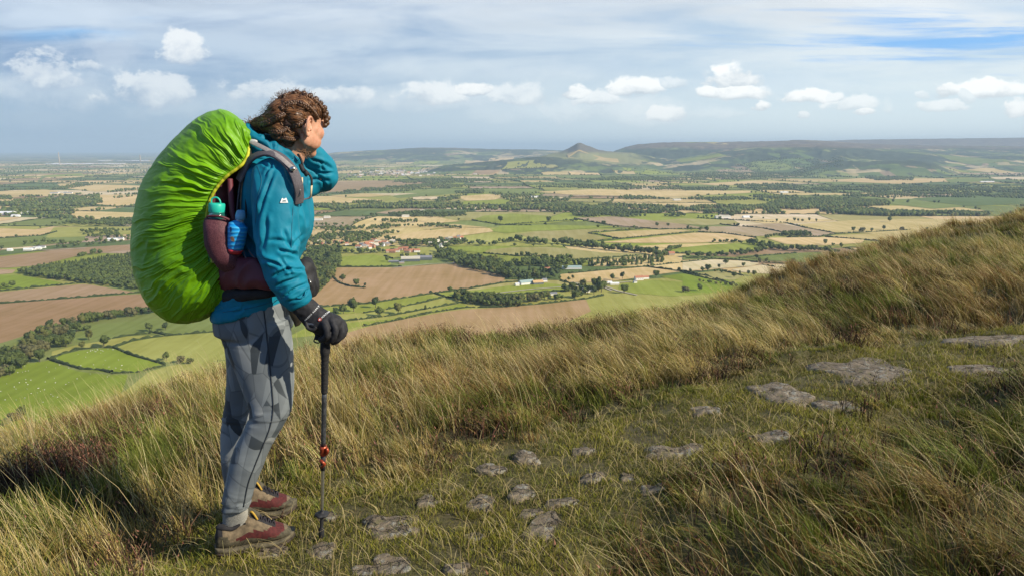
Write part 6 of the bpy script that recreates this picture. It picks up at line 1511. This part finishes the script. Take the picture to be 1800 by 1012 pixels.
if len(ringp) > 10: simple_obj('ring_mark', tube(ringp, .0011, 6), redp, glove)
hp = [cast(bg, 562.3 + 1.3 * math.cos(t), 561 + 1.3 * math.sin(t), .0018) for t in np.linspace(0, 6.283, 9)[:-1]]
if all(p is not None for p in hp): mkobj('ring_mark', [tuple(p) for p in hp], [tuple(range(8))], whitem, glove)
simple_obj('pull_tab', tube(smoothpath([P(538,565,2.475), P(541,576,2.468), P(550,579,2.466), P(556,574,2.468)]), .0065, 8), blackm, glove)
decal(bg, [(541,566),(549,567.5),(553,570.5),(541,570)], simple('grey_print', (.22, .23, .25, 1), .5, .05), glove, 'grip_patch')
# ================================================================== TREKKING POLE
pole = empty('trekking_pole', tuple(P(565, 942, 2.645))); tag(pole, 'black and silver trekking pole held upright in her gloved hand, tip on the turf', 'trekking pole')
def yp(py): return 2.505 + (2.645 - 2.505) * (py - 580) / (942 - 580)
def xp(py): return np.interp(py, [560, 700, 800, 942], [572.5, 570, 568, 565])
def seg(y0, y1, r0, r1=None, nn=12, k=8):
    ys = np.linspace(y0, y1, k); return tube([P(xp(a), a, yp(a)) for a in ys], list(np.linspace(r0, r1 or r0, k)), nn)
foam = simple('black_cork_foam_grip', (.020, .019, .019, 1), .9, .3, 150, .5, .002); carb = simple('dark_carbon_shaft', (.055, .058, .062, 1), .32, .3, 90); silv = simple('silver_alloy_shaft', (.60, .59, .56, 1), .28, .08, 100, Metallic=.9)
orng = simple('copper_red_clamp', (.38, .065, .025, 1), .35, .2, 120, Metallic=.5); rub = simple('black_rubber_tip', (.02, .02, .022, 1), .7, .2)
ys = np.linspace(566, 690, 63); rr_ = [float(np.interp(a, [566, 575, 600, 618, 624, 632, 690], [.016, .018, .0175, .0178, .0148, .0135, .0118])) + (.0007 * math.sin(a * 1.1) if a > 628 else 0) for a in ys]
simple_obj('grip', tube([P(xp(a), a, yp(a)) for a in ys], rr_, 16), foam, pole)
simple_obj('upper_shaft', seg(688, 786, .0093), carb, pole)
simple_obj('lower_shaft', seg(800, 902, .0066, .0062), silv, pole)
c_ = simple_obj('clamp', seg(783, 799, .0135, .0125, 14, 4), orng, pole); simple_obj('clamp_lever', tube([P(574,786,yp(790)-.012), P(576,792,yp(790)-.014), P(574,798,yp(797)-.012)], .0055, 8), orng, c_)
c_ = simple_obj('clamp', seg(801, 825, .0098, .0092, 14, 4), rub, pole); simple_obj('clamp_lever', tube([P(563,808,yp(812)-.012), P(571,815,yp(816)-.014), P(565,821,yp(820)-.012)], .0062, 8), orng, c_)
bs = np.array(P(xp(902), 902, yp(902))); bv = []; ns_ = 28
for z_, r_ in ((.004, .008), (.002, .026), (-.003, .029), (-.007, .026), (-.004, .008)):
    for k in range(ns_):
        th = 2 * math.pi * k / ns_; rk = r_ * (1 - .10 * (math.cos(th * 5) > .2) * (r_ > .02)); bv.append(bs + np.array((rk * math.cos(th) , rk * math.sin(th), z_)))
simple_obj('basket', (np.array(bv), gridfaces(5, ns_, True).tolist() + [tuple(range(ns_)), tuple(range(4 * ns_, 5 * ns_))][:0]), rub, pole)
simple_obj('tip', tube([P(xp(a), a, yp(a)) for a in (898, 912, 926, 928, 938, 942, 944)], [.0085, .0075, .0072, .0105, .0115, .0105, .006], 12), rub, pole)
simple_obj('wrist_strap', tube(smoothpath([P(566,585,2.56), P(556,590,2.57), P(552,599,2.57), P(560,602,2.56), P(566,596,2.545)]), .0052, 8, .35), blackm, pole)
# ================================================================== RUCKSACK
pack = empty('rucksack', tuple(P(360, 560, YC))); tag(pack, 'large rucksack under a bright green rain cover on her back', 'rucksack')
mar, n, b = mat('maroon_nylon', (.11, .018, .028, 1), .6); oc = ocoord(n); f1, _ = n.noise(oc, 8, 4, .5); f2, _ = n.noise(oc, 500, 2, .5); n.l.new(n.mix(n.ss(f1, .3, .7), (.080, .013, .022, 1), (.135, .024, .036, 1)), b.inputs['Base Color']); bump(n, b, f2, .2, .0008)
v, q, no = fuse([loft([(370,235,430,252,YC,.10),(345,270,430,287,YC,.125),(335,330,429,335,2.71,.14),(325,400,424,395,2.70,.14),(325,460,408,455,YC,.14),(335,505,402,503,YC,.14),(350,535,394,525,YC,.11)], 30, 3)], .007, 3)
v = v + no * (.010 * (rid(np.stack([v[:, 0] * 12, v[:, 1] * 6, v[:, 2] * 5], -1), 3) - .5))[:, None]; bag = shape_obj('bag', v, q, mar, pack)
v, q, no = fuse([loft([(384,436,398,522,2.60,.05),(412,448,416,506,2.545,.040),(440,452,444,506,2.505,.032),(462,464,470,509,2.49,.028),(476,482,480,509,2.495,.020),(484,490,485,504,2.50,.012)], 24, 2.6)], .005, 3)
px, py = pix(v); v = v + no * (.012 * (rid(np.stack([(v[:, 0] - v[:, 2]) * 10 + vn3(v * 8, 2) * 1.5, v[:, 1] * 5, (v[:, 0] + v[:, 2]) * 4], -1), 7) ** 1.3 - .4))[:, None]; shape_obj('hip_belt_wing', v, q, mar, pack)
v, q, no = fuse([loft([(364,382,404,386,2.535,.040),(361,400,407,404,2.525,.046),(364,430,413,430,2.525,.047),(376,455,425,455,2.53,.045),(392,475,432,472,2.54,.036),(404,486,430,484,2.55,.02)], 24, 2.4)], .0045, 3)
v = v + no * (.007 * (rid(np.stack([(v[:, 0] - v[:, 2]) * 14, v[:, 1] * 6, (v[:, 0] + v[:, 2]) * 5], -1), 17) ** 1.3 - .4))[:, None]
pkm, n, b = mat('maroon_mesh_pocket', (.12, .035, .045, 1), .7); oc = ocoord(n); ck = n.new('ShaderNodeTexVoronoi'); ck.inputs['Scale'].default_value = 330; n.l.new(oc, ck.inputs['Vector']); n.l.new(n.mix(n.ss(ck.outputs['Distance'], .2, .6), (.16, .055, .062, 1), (.075, .018, .026, 1)), b.inputs['Base Color'])
shape_obj('side_pocket', v, q, pkm, pack)
simple_obj('pocket_edge', tube(smoothpath([P(364,381,2.497), P(378,380,2.487), P(392,382,2.490), P(404,387,2.505)]), .004, 8), mar, pack)
simple_obj('compression_strap', tube(smoothpath([P(392,330,2.565), P(398,350,2.545), P(402,370,2.54), P(406,385,2.54)]), .011, 8, .3, (0, 0, 1)) if False else tube(smoothpath([P(404,315,2.56), P(406,345,2.55), P(408,372,2.54), P(413,392,2.535)]), .010, 8), mar, pack)
simple_obj('back_pad', fuse([loft([(438,244,458,262,2.66,.07),(434,268,456,284,2.65,.08),(430,300,446,312,2.64,.08),(427,350,440,352,2.64,.08),(424,410,436,410,2.63,.08),(405,460,436,462,2.61,.07),(398,500,440,512,2.60,.06),(396,518,430,520,2.60,.05)], 20, 2.5)], .006, 2)[:2], blackm, pack)
simple_obj('hip_belt', fuse([loft([(396,500,400,536,2.60,.05),(430,505,436,528,2.545,.02),(465,506,470,524,2.53,.012),(500,500,505,516,2.56,.012)], 16, 2.5)], .005, 2)[:2], blackm, pack)
for pts_, r_, m_ in (([(433,256,2.60),(440,263,2.60),(434,290,2.575),(425,330,2.555),(423,380,2.545),(425,402,2.54)], .0022, SM['tan']), ([(429,290,2.57),(421,330,2.56),(416,372,2.55)], .0026, greym), ([(428,300,2.565),(432,340,2.55),(432,384,2.54)], .0030, blackm), ([(437,440,2.52),(444,450,2.50),(452,456,2.495),(460,462,2.49)], .0030, greym), ([(428,440,2.52),(433,455,2.50),(442,462,2.495)], .0024, greym)):
    simple_obj('cord', tube(smoothpath([P(*p) for p in pts_]), r_, 7), m_, pack)
simple_obj('shoulder_strap', tube(smoothpath([P(424,312,2.58), P(430,296,2.575), P(440,280,2.57), P(455,269,2.565), P(472,268,2.555), P(488,273,2.545), P(503,284,2.53), P(515,300,2.515), P(523,320,2.51), P(526,342,2.52), P(523,366,2.54), P(515,392,2.56)], 6), .0155, 12, .42, (0, 1, .0)), greym, pack) if False else None
def ribbon(path, w, t):
    """flat strap: path of (point, facing) with width across the facing"""
    pth = smoothpath([list(a) for a in path], 6); V = []; m_ = len(pth)
    for i in range(m_):
        p = pth[i][:3]; nrm = pth[i][3:6]; nrm = nrm / np.linalg.norm(nrm); tg = pth[min(i + 1, m_ - 1)][:3] - pth[max(i - 1, 0)][:3]; tg /= np.linalg.norm(tg); wv = np.cross(tg, nrm); wv /= np.linalg.norm(wv); nrm = np.cross(wv, tg)
        for a, b_ in ((-1, -.6), (-1, .6), (-.85, 1), (.85, 1), (1, .6), (1, -.6), (.85, -1), (-.85, -1)): V.append(p + wv * a * w / 2 + nrm * b_ * t / 2)
    F = gridfaces(m_, 8, True).tolist() + [tuple(range(8))[::-1], tuple((m_ - 1) * 8 + k for k in range(8))]; return np.array(V), F
def rp(px_, py_, Y, nx, ny, nz): p = P(px_, py_, Y); return (p.x, p.y, p.z, nx, ny, nz)
st_ = simple_obj('shoulder_strap', ribbon([rp(420,318,2.56,-.5,-.8,.2), rp(428,300,2.555,-.4,-.8,.4), rp(438,283,2.545,-.2,-.7,.6), rp(455,272,2.53,0,-.6,.8), rp(474,269,2.515,.1,-.6,.8), rp(491,276,2.50,.3,-.65,.65), rp(505,288,2.485,.5,-.7,.5), rp(517,305,2.475,.6,-.8,.3), rp(524,326,2.475,.7,-.75,.1), rp(526,344,2.49,.75,-.7,0), rp(525,358,2.50,.8,-.6,0)], .034, .009), greym, pack)
simple_obj('load_lifter', ribbon([rp(437,247,2.58,0,-.8,.6), rp(450,254,2.56,0,-.8,.6), rp(470,264,2.525,.1,-.8,.6), rp(492,277,2.49,.3,-.8,.5), rp(507,290,2.472,.4,-.8,.4), rp(519,300,2.468,.5,-.8,.3)], .016, .003), simple('pale_grey_webbing', (.30, .27, .25, 1), .8, .1, 200, .3, .001), st_)
simple_obj('buckle', ell(P(443, 249, 2.575), (.020, .007, .008)), simple('pale_buckle_plastic', (.45, .46, .44, 1), .4, .05), pack); simple_obj('buckle', ell(P(514, 297, 2.462), (.010, .005, .008)), metal, st_)
simple_obj('sternum_strap', tube(smoothpath([P(524,349,2.50), P(532,351,2.56), P(541,349,2.60), P(547,346,2.64)]), .0048, 8, .5), greym, st_)
simple_obj('d_ring', tube(smoothpath([P(523,330,2.485), P(527,332,2.48), P(528,339,2.48), P(526,345,2.48), P(523,343,2.485), P(522,336,2.487), P(523,330,2.485)]), .0018, 6), metal, st_)
simple_obj('d_ring', tube(smoothpath([P(530,334,2.50), P(533,337,2.50), P(533,345,2.50), P(529,347,2.50), P(528,340,2.50), P(530,334,2.50)]), .0016, 6), metal, st_)
# rain cover
RIM = [(438,244),(436,268),(427,285),(413,297),(398,308),(385,322),(374,338),(366,357),(362,378),(362,402),(365,420),(371,436),(380,452),(389,464),(394,480),(395,500),(395,516)]
OUT = [(437,228),(424,212),(404,197),(384,193),(354,203),(322,228),(293,258),(266,292),(247,325),(235,372),(229,425),(234,480),(248,516),(266,543),(294,563),(330,568),(366,556),(385,538),(394,521)]
def resample(p, k):
    s = smoothpath([(a, b_) for a, b_ in p], 10); L = np.r_[0, np.cumsum(np.linalg.norm(np.diff(s, axis=0), axis=1))]; t = np.linspace(0, L[-1], k); return np.stack([np.interp(t, L, s[:, 0]), np.interp(t, L, s[:, 1])], 1)
NU, NVv = 1100, 170
Rm = resample(RIM, NU); Om = resample(OUT, NU)
uu = np.linspace(0, 1, NU)[:, None]; vv = np.linspace(0, 2, NVv)[None, :]; ph = vv * math.pi / 2
ph2 = np.where(vv <= 1, ph, math.pi - ph)
g_ = np.sin(ph2) ** .92; h_ = np.sign(np.cos(ph)) * np.abs(np.cos(ph)) ** .62 * (1 + .16 * np.sin(2 * ph2))
hd_ = .175 * (1 - .25 * np.clip((np.abs(uu - .5) - .30) / .2, 0, 1) ** 2)
pxg = Rm[:, 0:1] * (1 - g_) + Om[:, 0:1] * g_; pyg = Rm[:, 1:2] * (1 - g_) + Om[:, 1:2] * g_; Yg = YC + .0 - hd_ * h_
rxg = (pxg - 900) / FOC; ryg = (506 - pyg) / FOC; dy = cp + ryg * sp; kk_ = Yg / dy
G3 = np.stack([rxg * kk_, Yg, CAMZ + (-sp + ryg * cp) * kk_], -1)
du = np.gradient(G3, axis=0); dv = np.gradient(G3, axis=1); nm = np.cross(du, dv); nm /= np.linalg.norm(nm, axis=2)[..., None] + 1e-9
cen = G3.mean((0, 1)); nm *= np.sign(((G3 - cen) * nm).sum(-1).mean())
vm = np.minimum(vv, 2 - vv)
U1 = np.broadcast_to(uu, vm.shape if False else (NU, NVv)); V1 = np.broadcast_to(vm, (NU, NVv)); VF = np.broadcast_to(vv, (NU, NVv))
wob = fbm(U1 * 14, VF * 3.2, 5, 3)
def rdg(x, y, s): return 1 - np.abs(2 * vnoise2(x, y, s) - 1)
p1 = rdg(U1 * 62 + wob * 3.2, VF * 1.5, 11) ** 1.6; p2 = rdg(U1 * 120 + wob * 5, VF * 2.6, 12); p3_ = rdg(U1 * 27 + wob * 2.6, VF * 1.1 + 3, 13) ** 1.8; p4_ = rdg(U1 * 17 + VF * 5.0 + wob * 3, VF * 3.4 - U1 * 9, 15) ** 2
fade = np.clip(1 - V1, 0, 1); out_fade = .10 + .90 * np.clip((1 - V1) * 1.25, 0, 1) ** 1.3
disp = .0082 * (p1 - .35) * out_fade + .0062 * (p2 ** 1.5 - .35) * fade ** 1.2 + .0125 * (p3_ - .3) * (out_fade * .8 + .2 * np.clip(V1 * 3, 0, 1) * (V1 < .9)) + .010 * (p4_ - .3) * np.clip((U1 - .45) * 2.2, .15, 1) * np.clip(V1 * 2, .3, 1) * (.25 + .75 * out_fade) + .003 * (fbm(U1 * 60, VF * 12, 33, 2) - .5)
disp *= np.clip((V1 - .012) / .05, 0, 1) ** .6; disp += .0035 * (p1 - .5) * np.clip(1 - V1 / .02, 0, 1)
G3 = G3 + nm * disp[..., None]
grn, n, b = mat('green_rain_cover_nylon', (.13, .42, .006, 1), .48); oc = ocoord(n); f1, _ = n.noise(oc, 5, 4, .5); f2, _ = n.noise(oc, 55, 5, .6, 1.0); f3, _ = n.noise(oc, 900, 2, .5)
n.l.new(n.mix(n.ss(f1, .3, .7), (.135, .350, .002, 1), (.195, .450, .003, 1)), b.inputs['Base Color']); b.inputs['Specular IOR Level'].default_value = .4
bump(n, b, n.m('ADD', f2, n.m('MULTIPLY', f3, .05)), .30, .004)
tr_ = n.new('ShaderNodeBsdfTranslucent'); tr_.inputs[0].default_value = (.28, .52, .01, 1); mxs = n.new('ShaderNodeMixShader'); mxs.inputs[0].default_value = .12
n.l.new(b.outputs[0], mxs.inputs[1]); n.l.new(tr_.outputs[0], mxs.inputs[2]); n.l.new(mxs.outputs[0], grn.node_tree.nodes['Material Output'].inputs[0])
cover = shape_obj('rain_cover', G3.reshape(-1, 3), gridfaces(NU, NVv), grn, pack)
pip = simple('yellow_green_elastic_piping', (.50, .50, .02, 1), .6, .1, 100, .2, .001)
simple_obj('elastic_hem', tube([tuple(a + (a - c_) / (np.linalg.norm(a - c_) + 1e-9) * .0045 + np.array((0, -.003, 0))) for a, c_ in zip(G3[::9, 0], G3[::9, 9])], .0055, 10), pip, cover)
simple_obj('elastic_hem', tube([tuple(a) for a in G3[::6, -1]] , .0052, 8), pip, cover)
# ================================================================== BOTTLES AND POUCH
bt = empty('water_bottle', tuple(P(384, 460, 2.53))); tag(bt, 'clear green bottle with a turquoise loop cap standing in the maroon side pocket', 'bottle')
cap = simple('turquoise_cap', (.02, .48, .36, 1), .4, .05); glb, n, b = mat('dark_green_clear_plastic', (.015, .11, .09, 1), .12); b.inputs['Transmission Weight'].default_value = .25
simple_obj('flask', tube([P(383,460,2.525), P(383,420,2.525), P(382,392,2.525), P(382,378,2.525), P(381.5,372,2.525)], [.032, .034, .033, .031, .026], 24), glb, bt)
simple_obj('cap', tube([P(381.5,374,2.525), P(381.5,372,2.525), P(381.5,360,2.525), P(381.5,357.5,2.525)], [.026, .028, .0275, .025], 24), cap, bt)
simple_obj('loop', tube(smoothpath([P(372,359,2.525), P(372,351,2.525), P(377,347.5,2.525), P(383,348.5,2.525), P(387,354,2.525), P(387.5,360,2.525)]), .0028, 8), cap, bt)
b2 = empty('water_bottle', tuple(P(416, 440, 2.53))); tag(b2, 'small bright blue sports drink bottle tucked behind the maroon hip belt wing', 'bottle')
blu, n, b = mat('blue_bottle_label', (.01, .22, .60, 1), .3); oc = ocoord(n); wv_ = n.new('ShaderNodeTexWave', bands_direction='Z'); wv_.inputs['Scale'].default_value = 22; wv_.inputs['Distortion'].default_value = 3.5; wv_.inputs['Detail'].default_value = 1; n.l.new(oc, wv_.inputs['Vector'])
n.l.new(n.mix(n.ss(wv_.outputs['Fac'], .55, .9), (.012, .30, .70, 1), (.06, .45, .80, 1)), b.inputs['Base Color']); bump(n, b, wv_.outputs['Fac'], .5, .003)
clr, n, b = mat('clear_plastic', (.55, .62, .68, 1), .1); b.inputs['Transmission Weight'].default_value = .5
Yb = 2.505
simple_obj('body', tube([P(413.5,440,Yb), P(414,436,Yb), P(415,430,Yb), P(417,412,Yb), P(418,402,Yb), P(419,396,Yb), P(421,391.5,Yb), P(422,389,Yb)], [.022, .026, .028, .031, .0325, .031, .018, .012], 24), blu, b2)
simple_obj('base', tube([P(413,446,Yb), P(413.3,442,Yb), P(413.6,438.5,Yb)], [.020, .024, .0262], 24), simple('red_bottle_base', (.55, .04, .05, 1), .3, .1), b2)
simple_obj('neck', tube([P(421.6,391,Yb), P(422,387,Yb), P(422.3,384,Yb)], [.0125, .013, .014], 18), clr, b2)
simple_obj('cap', tube([P(422.2,386,Yb), P(422.6,380,Yb), P(423,376,Yb), P(423.2,371.5,Yb), P(423.3,369.5,Yb)], [.0165, .0170, .0155, .0135, .009], 20), simple('milky_blue_cap', (.16, .42, .62, 1), .25, .1), b2)
bb = bvh_of(*tube([P(413.5,440,Yb), P(414,436,Yb), P(415,430,Yb), P(417,412,Yb), P(418,402,Yb), P(419,396,Yb), P(421,391.5,Yb), P(422,389,Yb)], [.022, .026, .028, .031, .0325, .031, .018, .012], 24))
decal(bb, [(405.5,417),(409,415.5),(412.5,420),(412,425),(408,424),(405.8,421)], simple('brown_label_picture', (.22, .13, .08, 1), .5, .2), b2, 'label')
decal(bb, [(405,400),(407,399),(407.5,407),(405.5,408)], simple('navy_label_mark', (.01, .03, .12, 1), .5, .1), b2, 'label')
po = empty('pouch', tuple(P(540, 520, 2.66))); tag(po, 'black crumpled pouch hanging in front of her waist behind the teal sleeve', 'pouch')
v, q, no = fuse([loft([(518,463,538,455,2.66,.03),(516,474,551,465,2.66,.05),(518,490,557,486,2.66,.055),(526,503,558,500,2.66,.052),(534,514,556,513,2.66,.04),(542,521,553,519,2.66,.02)], 20, 2.5)], .004, 2)
v = v + no * (.012 * (rid(v * 17 + np.array((.3, 0, 1.1)), 7) ** 1.4 - .4) + .005 * (rid(v * 40, 9) - .5))[:, None]; shape_obj('bag', v, q, blackm, po)
simple_obj('zip_pull', tube(smoothpath([P(543,490,2.605), P(546,496,2.60), P(545,502,2.60)]), .0018, 6), metal, po)
flapm = simple('dark_olive_fabric', (.035, .028, .015, 1), .8, .2, 60, .3, .002)
simple_obj('flap', fuse([loft([(506,540,524,536,2.66,.02),(510,553,531,550,2.66,.018),(515,564,533,560,2.66,.014),(519,574,527,571,2.66,.008)], 16, 2.4)], .004, 2)[:2], flapm, po)
simple_obj('cord', tube(smoothpath([P(505,530,2.66), P(512,548,2.655), P(524,560,2.65), P(534,552,2.65)]), .0025, 6), blackm, po)
HAZE = 4.8e-5
# ---- the air
bpy.ops.object.select_all(action='DESELECT') if False else None
hz_v = [(x, y, z) for x in (-62000, 62000) for y in (-300, 64000) for z in (PLAIN - 12, 360)]
hz_f = [(0, 1, 3, 2), (4, 6, 7, 5), (0, 4, 5, 1), (2, 3, 7, 6), (0, 2, 6, 4), (1, 5, 7, 3)]
hm = bpy.data.materials.new('air'); hm.use_nodes = True; hn = NT(hm.node_tree); hn.n.clear()
pv = hn.new('ShaderNodeVolumePrincipled'); pv.inputs['Color'].default_value = (0.62, 0.82, 1.0, 1); pv.inputs['Density'].default_value = HAZE; pv.inputs['Anisotropy'].default_value = 0.0
ho = hn.new('ShaderNodeOutputMaterial'); hn.l.new(pv.outputs[0], ho.inputs['Volume'])
o = mkobj('haze', hz_v, hz_f, hm); tag(o, kind='stuff', label='pale blue haze over the far plain and hills', cat='haze')
